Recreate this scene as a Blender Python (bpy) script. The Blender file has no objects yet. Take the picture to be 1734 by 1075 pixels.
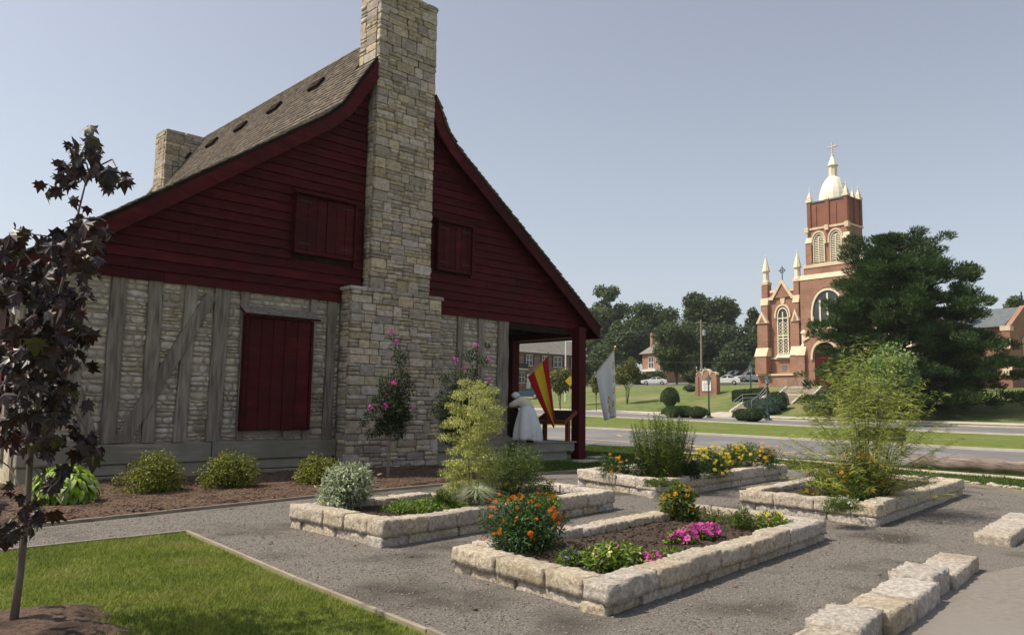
import bpy, math, random
import numpy as np
from mathutils import Vector, Matrix, noise as mnoise

SC = bpy.context.scene
COL = SC.collection
rnd = random.Random(7)
RNG = np.random.default_rng(11)
PI = math.pi

# ---------------------------------------------------------------- camera, world, sun, exposure
EYE = 1.6
FPX, CX, CY = 1330.0, 867.0, 537.5
ROLL, PITCH, AZX = 0.016, math.atan(148 / 1330.0), math.radians(46.5)
F0 = np.array([math.cos(AZX), math.sin(AZX), 0.0])
R0 = np.array([math.sin(AZX), -math.cos(AZX), 0.0])
UZ = np.array([0, 0, 1.0])
FW = F0 * math.cos(PITCH) + UZ * math.sin(PITCH)
UP_ = -F0 * math.sin(PITCH) + UZ * math.cos(PITCH)
RC = R0 * math.cos(ROLL) + UP_ * math.sin(ROLL)
UC = UP_ * math.cos(ROLL) - R0 * math.sin(ROLL)
cam_data = bpy.data.cameras.new('camera')
cam = bpy.data.objects.new('camera', cam_data)
COL.objects.link(cam)
m = Matrix.Identity(4)
for i in range(3):
    m[i][0], m[i][1], m[i][2] = RC[i], UC[i], -FW[i]
m[2][3] = EYE
cam.matrix_world = m
cam_data.sensor_fit = 'HORIZONTAL'
cam_data.sensor_width = 36.0
cam_data.lens = FPX / 1734.0 * 36.0
cam_data.clip_start = 0.05
cam_data.clip_end = 5000
SC.camera = cam

SUN_AZ = math.radians(-96.0)      # clockwise from the camera's forward direction
SUN_EL = math.radians(57.0)
def azvec(a):
    return np.array([math.cos(a - AZX), -math.sin(a - AZX), 0.0])
sv = azvec(SUN_AZ) * math.cos(SUN_EL) + UZ * math.sin(SUN_EL)
world = bpy.data.worlds.new('World')
SC.world = world
world.use_nodes = True
wn, wl = world.node_tree.nodes, world.node_tree.links
bg = wn['Background']
sky = wn.new('ShaderNodeTexSky')
sky.sky_type = 'NISHITA'
sky.sun_disc = False
sky.sun_elevation = SUN_EL
sky.sun_rotation = math.atan2(sv[0], sv[1])
sky.altitude = 100
sky.air_density = 1.0
sky.dust_density = 2.0
sky.ozone_density = 1.6
hs = wn.new('ShaderNodeHueSaturation')
hs.inputs['Saturation'].default_value = 0.50
wl.new(sky.outputs[0], hs.inputs['Color'])
wl.new(hs.outputs[0], bg.inputs['Color'])
bg.inputs['Strength'].default_value = 0.148
sun_data = bpy.data.lights.new('sun', 'SUN')
sun_data.energy = 4.9
sun_data.angle = math.radians(0.6)
sun_data.color = (1.0, 0.90, 0.74)
sun = bpy.data.objects.new('sun', sun_data)
COL.objects.link(sun)
sun.rotation_euler = Vector(sv).to_track_quat('Z', 'Y').to_euler()
sun.location = (0, 0, 60)
SC.view_settings.view_transform = 'Standard'
SC.view_settings.look = 'None'
SC.view_settings.gamma = 1.0
SC.view_settings.use_curve_mapping = False
SC.view_settings.exposure = 0.06
SC.cycles.max_bounces = 6
SC.cycles.diffuse_bounces = 3
SC.cycles.transparent_max_bounces = 6

# ---------------------------------------------------------------- survey helpers (photo measurements -> metres)
def ray(px, py):
    return RC * (px - CX) / FPX - UC * (py - CY) / FPX + FW
def gnd(px, py, z=0.0):
    d = ray(px, py); return np.array([0, 0, EYE]) + d * ((z - EYE) / d[2])
def atY(px, py, Y):
    d = ray(px, py); return np.array([0, 0, EYE]) + d * (Y / d[1])
def atX(px, py, X):
    d = ray(px, py); return np.array([0, 0, EYE]) + d * (X / d[0])
def atD(px, py, D):
    d = ray(px, py); return np.array([0, 0, EYE]) + d * (D / math.hypot(d[0], d[1]))
AZN = math.radians(50.6)
NV, UV = azvec(AZN), azvec(AZN - PI / 2)
def P(s, t, z=0.0):
    """church / street frame: s to the right along the street, t away across it"""
    p = -UV * s + NV * t
    return (p[0], p[1], z)
def toST(p):
    return -(p[0] * UV[0] + p[1] * UV[1]), p[0] * NV[0] + p[1] * NV[1]

ROWS = [(-400, [(860, 0)]), (23.5, [(860, 0)]),
        (30.5, [(1000, 725.7), (1734, 766.8)]),
        (50.0, [(1000, 704.5), (1330, 720), (1734, 737)]),
        (58.5, [(1000, 697), (1245, 709.6), (1734, 725.7)]),
        (61.5, [(1000, 693.5), (1245, 703), (1734, 717.5)]),
        (64.0, [(1000, 690), (1240, 698.5), (1734, 713)]),
        (76.5, [(1000, 674), (1197, 664), (1290, 654), (1400, 653), (1560, 662), (1734, 676)]),
        (90.0, [(1000, 662), (1197, 656), (1400, 650), (1734, 657)]),
        (100.0, [(1000, 656.5), (1200, 652), (1734, 654)]),
        (125.0, [(1000, 651), (1200, 648), (1734, 652)]),
        (200.0, [(1000, 646), (1200, 643), (1734, 645)]),
        (400.0, [(1000, 640), (1734, 650)])]
def _rowz(t, pts, az):
    if t <= 23.5: return 0.0
    px = CX + FPX * math.tan(az)
    px = min(max(px, 900), 1760)
    y = np.interp(px, [p[0] for p in pts], [p[1] for p in pts])
    if px < pts[0][0] and len(pts) > 1:
        y = pts[0][1] + (px - pts[0][0]) * (pts[1][1] - pts[0][1]) / (pts[1][0] - pts[0][0]) * 0.6
    a = math.atan((px - CX) / FPX)
    fwd = t / math.cos(a - AZN) * math.cos(a)
    hor = 685.5 + 0.016 * (px - CX)
    return EYE - (y - hor) * fwd / FPX
def terrain(s, t):
    if t <= 23.5: return 0.0
    az = AZN + math.atan2(s, t) if t > 0 else 0
    t = min(t, 400)
    for (t0, p0), (t1, p1) in zip(ROWS[1:], ROWS[2:]):
        if t <= t1:
            f = (t - t0) / (t1 - t0)
            return _rowz(t0, p0, az) * (1 - f) + _rowz(t1, p1, az) * f
    return 8.0
def tz(p):
    s, t = toST(p); return terrain(s, t)
def onground(px, D):
    """point on the terrain along picture column px at distance D"""
    a = math.atan((px - CX) / FPX)
    v = azvec(a) * D
    return np.array([v[0], v[1], tz(v)])

# ---------------------------------------------------------------- object helpers
def props(o, label=None, cat=None, group=None, kind=None):
    if label: o['label'] = label
    if cat: o['category'] = cat
    if group: o['group'] = group
    if kind: o['kind'] = kind
    return o
def thing(name, label, cat, loc=(0, 0, 0), group=None):
    o = bpy.data.objects.new(name, None)
    COL.objects.link(o)
    o.location = loc
    o.empty_display_size = 0.2
    o['wl'] = 0
    del o['wl']
    WL[o.name] = tuple(float(c) for c in loc)
    return props(o, label, cat, group)
WL = {}
def wloc(o):
    return np.array(WL.get(o.name, (0, 0, 0))) if o is not None else np.zeros(3)

def mesh_np(name, V, F, mat, parent=None, kind=None, smooth=False, loc=None):
    """V (n,3) world coordinates, F (m,k) indices; object origin at its thing's base"""
    V = np.asarray(V, dtype=np.float64)
    off = wloc(parent) if parent is not None else (np.array(loc, float) if loc is not None else np.zeros(3))
    V = V - off
    F = np.asarray(F, dtype=np.int32)
    me = bpy.data.meshes.new(name)
    k = F.shape[1]
    me.vertices.add(len(V)); me.vertices.foreach_set('co', V.astype(np.float32).ravel())
    me.loops.add(F.size); me.loops.foreach_set('vertex_index', F.ravel())
    me.polygons.add(len(F))
    me.polygons.foreach_set('loop_start', np.arange(0, F.size, k, dtype=np.int32))
    me.polygons.foreach_set('loop_total', np.full(len(F), k, dtype=np.int32))
    me.update(calc_edges=True)
    if smooth: me.polygons.foreach_set('use_smooth', np.ones(len(F), dtype=bool))
    return link(name, me, mat, parent, kind, off if parent is None else None)
def link(name, me, mat, parent=None, kind=None, loc=None):
    if mat is not None and not me.materials: me.materials.append(mat)
    o = bpy.data.objects.new(name, me)
    COL.objects.link(o)
    if parent is not None:
        o.parent = parent
        WL[o.name] = tuple(wloc(parent))
    elif loc is not None:
        o.location = loc
        WL[o.name] = tuple(float(c) for c in loc)
    if kind: o['kind'] = kind
    return o

class MB:
    """collects polygons in world coordinates and links them as ONE mesh object"""
    def __init__(s, fr=None):
        s.v, s.f, s.fr = [], [], fr
    def add(s, vs, fs):
        n = len(s.v)
        s.v += [tuple(s.fr(*p)) if s.fr else tuple(p) for p in vs]
        s.f += [tuple(i + n for i in q) for q in fs]
        return s
    def box(s, x0, x1, y0, y1, z0, z1):
        return s.add([(x0,y0,z0),(x1,y0,z0),(x1,y1,z0),(x0,y1,z0),(x0,y0,z1),(x1,y0,z1),(x1,y1,z1),(x0,y1,z1)],
                     [(3,2,1,0),(4,5,6,7),(0,1,5,4),(1,2,6,5),(2,3,7,6),(3,0,4,7)])
    def prism(s, poly, y0, y1):
        """polygon in x,z swept from y0 to y1"""
        n = len(poly)
        vs = [(p[0], y0, p[1]) for p in poly] + [(p[0], y1, p[1]) for p in poly]
        fs = [tuple(range(n)), tuple(range(2 * n - 1, n - 1, -1))] + [((i + 1) % n, i, i + n, (i + 1) % n + n) for i in range(n)]
        return s.add(vs, fs)
    def prismx(s, poly, x0, x1):
        """polygon in y,z swept along x"""
        n = len(poly)
        vs = [(x0, p[0], p[1]) for p in poly] + [(x1, p[0], p[1]) for p in poly]
        fs = [tuple(range(n - 1, -1, -1)), tuple(range(n, 2 * n))] + [(i, (i + 1) % n, (i + 1) % n + n, i + n) for i in range(n)]
        return s.add(vs, fs)
    def plan(s, poly, z0, z1):
        n = len(poly)
        vs = [(p[0], p[1], z0) for p in poly] + [(p[0], p[1], z1) for p in poly]
        fs = [tuple(range(n - 1, -1, -1)), tuple(range(n, 2 * n))] + [(i, (i + 1) % n, (i + 1) % n + n, i + n) for i in range(n)]
        return s.add(vs, fs)
    def tube(s, pts, r, n=6, r1=None):
        pts = [Vector(p) for p in pts]
        m = len(pts)
        rings, fs = [], []
        up = None
        for i, p in enumerate(pts):
            d = (pts[min(i + 1, m - 1)] - pts[max(i - 1, 0)]).normalized()
            if up is None:
                up = Vector((0, 0, 1)) if abs(d.z) < 0.9 else Vector((1, 0, 0))
            a = d.cross(up).normalized(); b = d.cross(a).normalized()
            rr = r if r1 is None else r + (r1 - r) * i / max(1, m - 1)
            if isinstance(r, (list, tuple)): rr = r[i]
            rings += [tuple(p + a * math.cos(2*PI*k/n) * rr + b * math.sin(2*PI*k/n) * rr) for k in range(n)]
        for i in range(m - 1):
            for k in range(n):
                fs.append((i*n+k, i*n+(k+1)%n, (i+1)*n+(k+1)%n, (i+1)*n+k))
        fs.append(tuple(range(n - 1, -1, -1))); fs.append(tuple(range((m-1)*n, m*n)))
        return s.add(rings, fs)
    def lathe(s, c, prof, n=12, rot=0.0, sx=1.0, sy=1.0):
        vs, fs = [], []
        for r, z in prof:
            vs += [(c[0] + sx * r * math.cos(rot + 2*PI*k/n), c[1] + sy * r * math.sin(rot + 2*PI*k/n), c[2] + z) for k in range(n)]
        for i in range(len(prof) - 1):
            for k in range(n):
                fs.append((i*n+k, i*n+(k+1)%n, (i+1)*n+(k+1)%n, (i+1)*n+k))
        fs.append(tuple(range(n - 1, -1, -1))); fs.append(tuple(range((len(prof)-1)*n, len(prof)*n)))
        return s.add(vs, fs)
    def build(s, name, mat, parent=None, kind=None, label=None, smooth=False, loc=None, group=None, cat=None):
        off = wloc(parent) if parent is not None else (np.array(loc, float) if loc is not None else np.zeros(3))
        me = bpy.data.meshes.new(name)
        me.from_pydata([tuple(np.array(p) - off) for p in s.v], [], s.f)
        me.update()
        if smooth: me.polygons.foreach_set('use_smooth', [True] * len(me.polygons))
        o = link(name, me, mat, parent, kind, off if parent is None else None)
        props(o, label, cat, group)
        return o
def bevel(o, w=0.01, seg=1):
    b = o.modifiers.new('bevel', 'BEVEL'); b.width = w; b.segments = seg; b.limit_method = 'ANGLE'
    return o

# ---------------------------------------------------------------- materials
MATS = {}
def pm(name, cols, scale=3.0, rough=0.85, bump=0.3, bscale=40.0, var=0.25, stretch=(1, 1, 1), detail=6, island=True,
       bdist=0.01, spec=0.3, translucent=0.0, patch=None, rot=None, metallic=0.0, hvar=0.0, wave=None):
    """procedural surface: noise driven colour ramp, per piece variation, fine relief; texture space is metres"""
    if name in MATS: return MATS[name]
    mt = bpy.data.materials.new(name); mt.use_nodes = True
    N, L = mt.node_tree.nodes, mt.node_tree.links
    b = N['Principled BSDF']; out = N['Material Output']
    geo = N.new('ShaderNodeNewGeometry')
    mp = N.new('ShaderNodeMapping'); mp.inputs['Scale'].default_value = stretch
    if rot: mp.inputs['Rotation'].default_value = rot
    L.new(geo.outputs['Position'], mp.inputs['Vector'])
    nz = N.new('ShaderNodeTexNoise'); nz.inputs['Scale'].default_value = scale; nz.inputs['Detail'].default_value = detail
    nz.inputs['Roughness'].default_value = 0.62
    L.new(mp.outputs[0], nz.inputs['Vector'])
    cr = N.new('ShaderNodeValToRGB')
    e = cr.color_ramp.elements
    n = len(cols)
    while len(e) < n: e.new(0.5)
    for i, c in enumerate(cols):
        e[i].position = 0.3 + 0.4 * i / max(1, n - 1); e[i].color = (*c, 1)
    L.new(nz.outputs['Fac'], cr.inputs['Fac'])
    col = cr.outputs[0]
    if patch:                                   # large soft patches of a second colour
        pc, ps, lo, hi = patch
        n2 = N.new('ShaderNodeTexNoise'); n2.inputs['Scale'].default_value = ps; n2.inputs['Detail'].default_value = 5
        L.new(geo.outputs['Position'], n2.inputs['Vector'])
        r2 = N.new('ShaderNodeMapRange'); r2.inputs['From Min'].default_value = lo; r2.inputs['From Max'].default_value = hi
        L.new(n2.outputs['Fac'], r2.inputs['Value'])
        mx = N.new('ShaderNodeMix'); mx.data_type = 'RGBA'
        L.new(r2.outputs[0], mx.inputs['Factor']); L.new(col, mx.inputs['A']); mx.inputs['B'].default_value = (*pc, 1)
        col = mx.outputs['Result']
    if var > 0 or hvar > 0:
        oi = N.new('ShaderNodeObjectInfo')
        ad = N.new('ShaderNodeMath'); ad.operation = 'ADD'
        L.new(oi.outputs['Random'], ad.inputs[0])
        if island: L.new(geo.outputs['Random Per Island'], ad.inputs[1])
        else: ad.inputs[1].default_value = 0
        fr = N.new('ShaderNodeMath'); fr.operation = 'FRACT'; L.new(ad.outputs[0], fr.inputs[0])
        mr = N.new('ShaderNodeMapRange'); mr.inputs['To Min'].default_value = 1 - var; mr.inputs['To Max'].default_value = 1 + var
        L.new(fr.outputs[0], mr.inputs['Value'])
        hsv = N.new('ShaderNodeHueSaturation')
        L.new(col, hsv.inputs['Color']); L.new(mr.outputs[0], hsv.inputs['Value'])
        if hvar > 0:
            m7 = N.new('ShaderNodeMath'); m7.operation = 'MULTIPLY'; m7.inputs[1].default_value = 7.13; L.new(fr.outputs[0], m7.inputs[0])
            f7 = N.new('ShaderNodeMath'); f7.operation = 'FRACT'; L.new(m7.outputs[0], f7.inputs[0])
            mh = N.new('ShaderNodeMapRange'); mh.inputs['To Min'].default_value = 0.5 - hvar; mh.inputs['To Max'].default_value = 0.5 + hvar
            L.new(f7.outputs[0], mh.inputs['Value']); L.new(mh.outputs[0], hsv.inputs['Hue'])
            ms = N.new('ShaderNodeMapRange'); ms.inputs['To Min'].default_value = 0.65; ms.inputs['To Max'].default_value = 1.25
            L.new(f7.outputs[0], ms.inputs['Value']); L.new(ms.outputs[0], hsv.inputs['Saturation'])
        col = hsv.outputs[0]
    L.new(col, b.inputs['Base Color'])
    b.inputs['Roughness'].default_value = rough
    b.inputs['Specular IOR Level'].default_value = spec
    b.inputs['Metallic'].default_value = metallic
    if bump > 0:
        n3 = N.new('ShaderNodeTexNoise'); n3.inputs['Scale'].default_value = bscale; n3.inputs['Detail'].default_value = 8
        n3.inputs['Roughness'].default_value = 0.7
        L.new(mp.outputs[0], n3.inputs['Vector'])
        bp = N.new('ShaderNodeBump'); bp.inputs['Strength'].default_value = bump; bp.inputs['Distance'].default_value = bdist
        L.new(n3.outputs['Fac'], bp.inputs['Height']); L.new(bp.outputs[0], b.inputs['Normal'])
    if translucent > 0:
        tr = N.new('ShaderNodeBsdfTranslucent'); L.new(col, tr.inputs['Color'])
        ms2 = N.new('ShaderNodeMixShader'); ms2.inputs[0].default_value = translucent
        L.new(b.outputs[0], ms2.inputs[1]); L.new(tr.outputs[0], ms2.inputs[2]); L.new(ms2.outputs[0], out.inputs['Surface'])
    MATS[name] = mt
    return mt

M = {}
M['gravel'] = pm('gravel', [(.05,.044,.039),(.17,.152,.134),(.36,.325,.285)], scale=62, rough=.95, bump=1.0, bscale=60, bdist=.02, var=0, detail=10, patch=((.065,.055,.045), .8, .53, .70))
M['pebble'] = pm('pebble', [(.10,.092,.084),(.27,.25,.23)], scale=9, var=.45, bump=0)
M['asphalt_tan'] = pm('asphalt_tan', [(.16,.14,.12),(.235,.21,.185)], scale=14, rough=.9, bump=.5, bscale=90, bdist=.006, var=0, patch=((.21,.19,.17), .8, .45, .6))
M['road'] = pm('road', [(.13,.125,.13),(.175,.168,.172)], scale=1.2, rough=.9, bump=.3, bscale=50, var=0, patch=((.20,.19,.19), .25, .45, .65))
M['mulch'] = pm('mulch', [(.05,.030,.021),(.12,.078,.056),(.19,.13,.095)], scale=28, rough=1, bump=1.0, bscale=35, bdist=.03, var=0, patch=((.05,.032,.024), 2.2, .5, .62))
M['chip'] = pm('chip', [(.09,.045,.028),(.23,.14,.09)], scale=20, var=.5, bump=0)
M['soil'] = pm('soil', [(.035,.024,.018),(.075,.052,.038),(.13,.09,.066)], scale=30, rough=1, bump=1.0, bscale=45, bdist=.03, var=0)
M['lawn'] = pm('lawn', [(.06,.092,.012),(.11,.148,.022),(.18,.19,.045)], scale=2.2, rough=1, bump=.7, bscale=30, bdist=.03, var=0, detail=12, patch=((.17,.165,.06), .35, .52, .72))
M['lawn_far'] = pm('lawn_far', [(.075,.11,.028),(.125,.16,.045),(.185,.20,.075)], scale=.9, rough=1, bump=.8, bscale=9, bdist=.12, var=0, detail=13, patch=((.22,.20,.09), .12, .5, .68))
M['blade'] = pm('blade', [(.10,.148,.014),(.175,.22,.026),(.26,.265,.06)], scale=1.6, rough=.6, bump=0, var=.35, translucent=.35, patch=((.22,.20,.07), .8, .58, .75))
M['blade_dark'] = pm('blade_dark', [(.045,.085,.012),(.09,.13,.02)], scale=1.2, rough=.7, bump=0, var=.35, translucent=.3)
M['board'] = pm('board', [(.22,.18,.13),(.34,.29,.22)], scale=4, stretch=(1,1,6), bump=.3, var=.1)
M['buff_stone'] = pm('buff_stone', [(.26,.205,.155),(.41,.335,.26),(.54,.455,.36)], scale=10, rough=.95, bump=.8, bscale=26, bdist=.02, var=.30, hvar=.012)
M['mortar'] = pm('mortar', [(.30,.265,.21),(.38,.335,.27)], scale=8, bump=.5, var=0)
M['block'] = pm('block', [(.30,.245,.19),(.54,.465,.375),(.76,.68,.57)], scale=22, rough=.95, bump=1.0, bscale=22, bdist=.05, var=.10, patch=((.40,.325,.245), 3.2, .54, .74), hvar=.006, detail=12)
M['lime_stone'] = pm('lime_stone', [(.28,.235,.185),(.45,.39,.32),(.58,.51,.43)], scale=9, rough=.95, bump=.7, bscale=26, bdist=.02, var=.22, patch=((.27,.21,.12), 1.3, .58, .70), hvar=.015)
M['lime_mortar'] = pm('lime_mortar', [(.30,.26,.215),(.40,.35,.295)], scale=6, bump=.9, bscale=14, bdist=.03, var=0)
M['foundation'] = pm('foundation', [(.24,.215,.165),(.34,.31,.245)], scale=3, bump=.5, bscale=18, bdist=.02, var=.1, patch=((.22,.20,.155), 1.2, .45, .65))
M['timber'] = pm('timber', [(.10,.080,.064),(.235,.20,.168),(.36,.315,.27)], scale=6, stretch=(2.2,2.2,.22), bump=1.0, bscale=16, bdist=.03, var=.18)
M['sill'] = pm('sill', [(.15,.130,.102),(.26,.228,.182),(.34,.305,.25)], scale=4, stretch=(.3,2,2.5), bump=.8, bscale=16, bdist=.02, var=.08, patch=((.19,.18,.135), .8, .5, .65))
M['deck'] = pm('deck', [(.19,.18,.155),(.31,.295,.255)], scale=6, stretch=(.4,2,2), bump=.6, bscale=16, var=.15)
M['red'] = pm('red', [(.036,.0042,.0055),(.062,.0062,.0078),(.092,.013,.014)], scale=5, rough=.6, bump=.5, bscale=30, var=.22, patch=((.046,.0075,.009), .8, .5, .7), stretch=(.5,1,2), spec=.10)
M['dark_red'] = pm('dark_red', [(.055,.006,.008),(.082,.0085,.010)], scale=3, rough=.6, bump=.3, bscale=30, var=.10, spec=.12, stretch=(2,2,.4))
M['iron'] = pm('iron', [(.012,.012,.012),(.03,.028,.026)], scale=20, rough=.5, bump=.2, var=0)
M['shingle'] = pm('shingle', [(.07,.053,.042),(.145,.116,.092),(.23,.19,.155)], scale=7, stretch=(1,1,1), rough=.95, bump=.8, bscale=22, bdist=.02, var=.38)
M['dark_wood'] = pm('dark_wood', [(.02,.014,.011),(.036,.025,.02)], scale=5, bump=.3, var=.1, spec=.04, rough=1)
M['white_cloth'] = pm('white_cloth', [(.76,.76,.77),(.84,.84,.85)], scale=5, rough=.9, bump=.3, bscale=18, bdist=.02, var=0, translucent=.25)
M['cream_cloth'] = pm('cream_cloth', [(.60,.55,.46),(.70,.65,.56)], scale=5, rough=.9, bump=.3, bscale=18, bdist=.02, var=0)
M['dark_cloth'] = pm('dark_cloth', [(.02,.018,.02),(.035,.03,.035)], scale=5, rough=.95, bump=.3, var=0)
M['skin'] = pm('skin', [(.42,.25,.17),(.50,.31,.22)], scale=9, rough=.6, bump=.1, var=0)
M['hair'] = pm('hair', [(.03,.02,.014),(.06,.04,.028)], scale=30, rough=.6, bump=.3, var=0)
M['flag_red'] = pm('flag_red', [(.42,.012,.02),(.48,.016,.026)], scale=3, rough=.8, bump=.1, var=0, translucent=.3)
M['flag_yellow'] = pm('flag_yellow', [(.72,.50,.03),(.78,.56,.04)], scale=3, rough=.8, bump=.1, var=0, translucent=.3)
M['flag_gold'] = pm('flag_gold', [(.62,.38,.04),(.70,.45,.06)], scale=3, rough=.8, bump=.1, var=0)
M['brass'] = pm('brass', [(.5,.36,.12),(.6,.44,.16)], scale=5, rough=.4, bump=0, var=0, metallic=.6)
M['pole_wood'] = pm('pole_wood', [(.40,.30,.14),(.52,.40,.22)], scale=5, rough=.6, bump=0, var=0)
M['cedar'] = pm('cedar', [(.14,.035,.02),(.22,.06,.035)], scale=4, bump=.3, var=.1)
M['cream'] = pm('cream', [(.68,.60,.44),(.78,.70,.54)], scale=2, rough=.7, bump=.1, var=.05)
M['cream_stone'] = pm('cream_stone', [(.60,.46,.32),(.74,.60,.44)], scale=1.5, rough=.85, bump=.2, var=.06)
M['dome'] = pm('dome', [(.76,.71,.60),(.84,.79,.69)], scale=.8, rough=.55, bump=0, var=.02)
M['dark_glass'] = pm('dark_glass', [(.02,.022,.025),(.05,.052,.055)], scale=1, rough=.15, bump=0, var=.1, spec=.6)
M['slate'] = pm('slate', [(.10,.12,.13),(.17,.19,.20)], scale=1.5, rough=.6, bump=.2, var=.1)
M['grey_roof'] = pm('grey_roof', [(.17,.155,.14),(.25,.23,.21)], scale=1, rough=.9, bump=.3, bscale=8, var=.08)
M['white_paint'] = pm('white_paint', [(.70,.69,.66),(.80,.79,.76)], scale=2, rough=.6, bump=0, var=.03)
M['car_white'] = pm('car_white', [(.76,.76,.77),(.80,.80,.81)], scale=1, rough=.25, bump=0, var=0, spec=.6)
M['car_blue'] = pm('car_blue', [(.02,.06,.12),(.03,.08,.15)], scale=1, rough=.25, bump=0, var=0, spec=.6)
M['car_dark'] = pm('car_dark', [(.05,.012,.015),(.06,.015,.02)], scale=1, rough=.25, bump=0, var=0, spec=.6)
M['car_silver'] = pm('car_silver', [(.42,.44,.46),(.48,.5,.52)], scale=1, rough=.3, bump=0, var=0, spec=.6)
M['tyre'] = pm('tyre', [(.015,.015,.015),(.03,.03,.03)], scale=5, rough=.9, bump=0, var=0)
M['rim'] = pm('rim', [(.45,.45,.46),(.55,.55,.56)], scale=5, rough=.35, bump=0, var=0, metallic=.5)
M['lamp_green'] = pm('lamp_green', [(.018,.05,.045),(.035,.08,.07)], scale=4, rough=.5, bump=.1, var=0)
M['lamp_glass'] = pm('lamp_glass', [(.45,.47,.48),(.55,.57,.58)], scale=4, rough=.2, bump=0, var=0, spec=.6)
M['rail_metal'] = pm('rail_metal', [(.38,.40,.42),(.46,.48,.5)], scale=4, rough=.4, bump=0, var=0, metallic=.4)
M['concrete'] = pm('concrete', [(.40,.35,.29),(.52,.46,.385)], scale=1.3, rough=.9, bump=.3, bscale=25, var=.08)
M['step'] = pm('step', [(.30,.25,.20),(.40,.34,.28)], scale=1.6, rough=.9, bump=.2, var=.12)
M['kerb'] = pm('kerb', [(.42,.38,.32),(.54,.50,.43)], scale=1.3, rough=.9, bump=.3, var=.06)
M['yellow_paint'] = pm('yellow_paint', [(.50,.34,.12),(.62,.44,.18)], scale=3, rough=.8, bump=0, var=0)
M['sign_yellow'] = pm('sign_yellow', [(.75,.45,.01),(.8,.5,.02)], scale=3, rough=.4, bump=0, var=0)
M['sign_green'] = pm('sign_green', [(.012,.03,.026),(.02,.045,.04)], scale=6, rough=.4, bump=0, var=0)
M['log'] = pm('log', [(.12,.085,.07),(.24,.185,.155),(.36,.30,.26)], scale=3.5, stretch=(4,.5,4), bump=1.0, bscale=9, bdist=.05, var=0)
M['bark'] = pm('bark', [(.05,.04,.03),(.10,.08,.065)], scale=8, stretch=(2,2,.5), bump=.8, bscale=18, bdist=.02, var=0)
M['bark_pale'] = pm('bark_pale', [(.20,.155,.115),(.34,.28,.22)], scale=8, stretch=(2,2,.5), bump=.4, bscale=18, var=0)
M['bark_maple'] = pm('bark_maple', [(.10,.075,.06),(.19,.15,.12)], scale=10, stretch=(2,2,.6), bump=.5, bscale=24, var=0)
def leafm(name, a, b, var=.4, tr=.3, rough=.55, scale=1.5, hvar=.012, spec=.25):
    M[name] = pm(name, [a, b], scale=scale, rough=rough, bump=0, var=var, translucent=tr, hvar=hvar, spec=spec)
leafm('oak', (.045,.078,.022), (.088,.125,.038), scale=.25)
leafm('oak_dark', (.034,.062,.020), (.070,.105,.034), scale=.25)
leafm('oak_pale', (.065,.10,.03), (.12,.155,.05), scale=.25)
leafm('olive_leaf', (.10,.12,.025), (.17,.18,.05), scale=.8)
leafm('pine', (.022,.052,.014), (.080,.135,.036), scale=.6, tr=.15)
leafm('fresh', (.13,.21,.05), (.27,.35,.11), scale=.6)
leafm('boxwood', (.018,.042,.010), (.045,.080,.02), scale=3)
leafm('blue_spruce', (.035,.075,.055), (.08,.13,.10), scale=2)
leafm('maple_leaf', (.016,.007,.008), (.042,.018,.018), scale=7, tr=.15, rough=.42, var=.6, spec=.4)
leafm('maple_green', (.03,.026,.009), (.06,.05,.018), scale=4, tr=.25, rough=.4)
leafm('hosta', (.15,.26,.015), (.32,.44,.04), scale=6, tr=.25, rough=.45)
leafm('holly', (.09,.125,.010), (.26,.25,.025), scale=3, tr=.2)
leafm('sage', (.22,.27,.15), (.44,.48,.30), scale=8, tr=.2)
leafm('fennel', (.28,.31,.07), (.54,.55,.17), scale=3, tr=.3)
leafm('green_herb', (.06,.10,.015), (.13,.18,.03), scale=4, tr=.3)
leafm('myrtle', (.022,.042,.014), (.060,.085,.03), scale=4, tr=.25)
leafm('willow', (.19,.23,.03), (.38,.41,.09), scale=2.5, tr=.35)
leafm('tallgreen', (.075,.12,.016), (.16,.21,.04), scale=4, tr=.3)
leafm('groundcover', (.09,.16,.015), (.19,.27,.04), scale=5, tr=.25)
leafm('marigold_leaf', (.025,.065,.012), (.06,.12,.025), scale=8, tr=.2)
def petal(name, a, b):
    M[name] = pm(name, [a, b], scale=30, rough=.7, bump=.2, bscale=60, var=.18, translucent=.25)
petal('orange_petal', (.62,.12,.005), (.80,.24,.01))
petal('gold_petal', (.75,.36,.005), (.85,.50,.01))
petal('yellow_petal', (.78,.62,.03), (.85,.74,.10))
petal('pale_yellow_petal', (.74,.68,.20), (.82,.78,.38))
petal('magenta_petal', (.55,.05,.30), (.72,.14,.50))
petal('violet_petal', (.09,.05,.33), (.18,.12,.50))
petal('coneflower_petal', (.40,.20,.22), (.5,.28,.3))
petal('white_petal', (.7,.7,.6), (.8,.8,.7))

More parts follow.
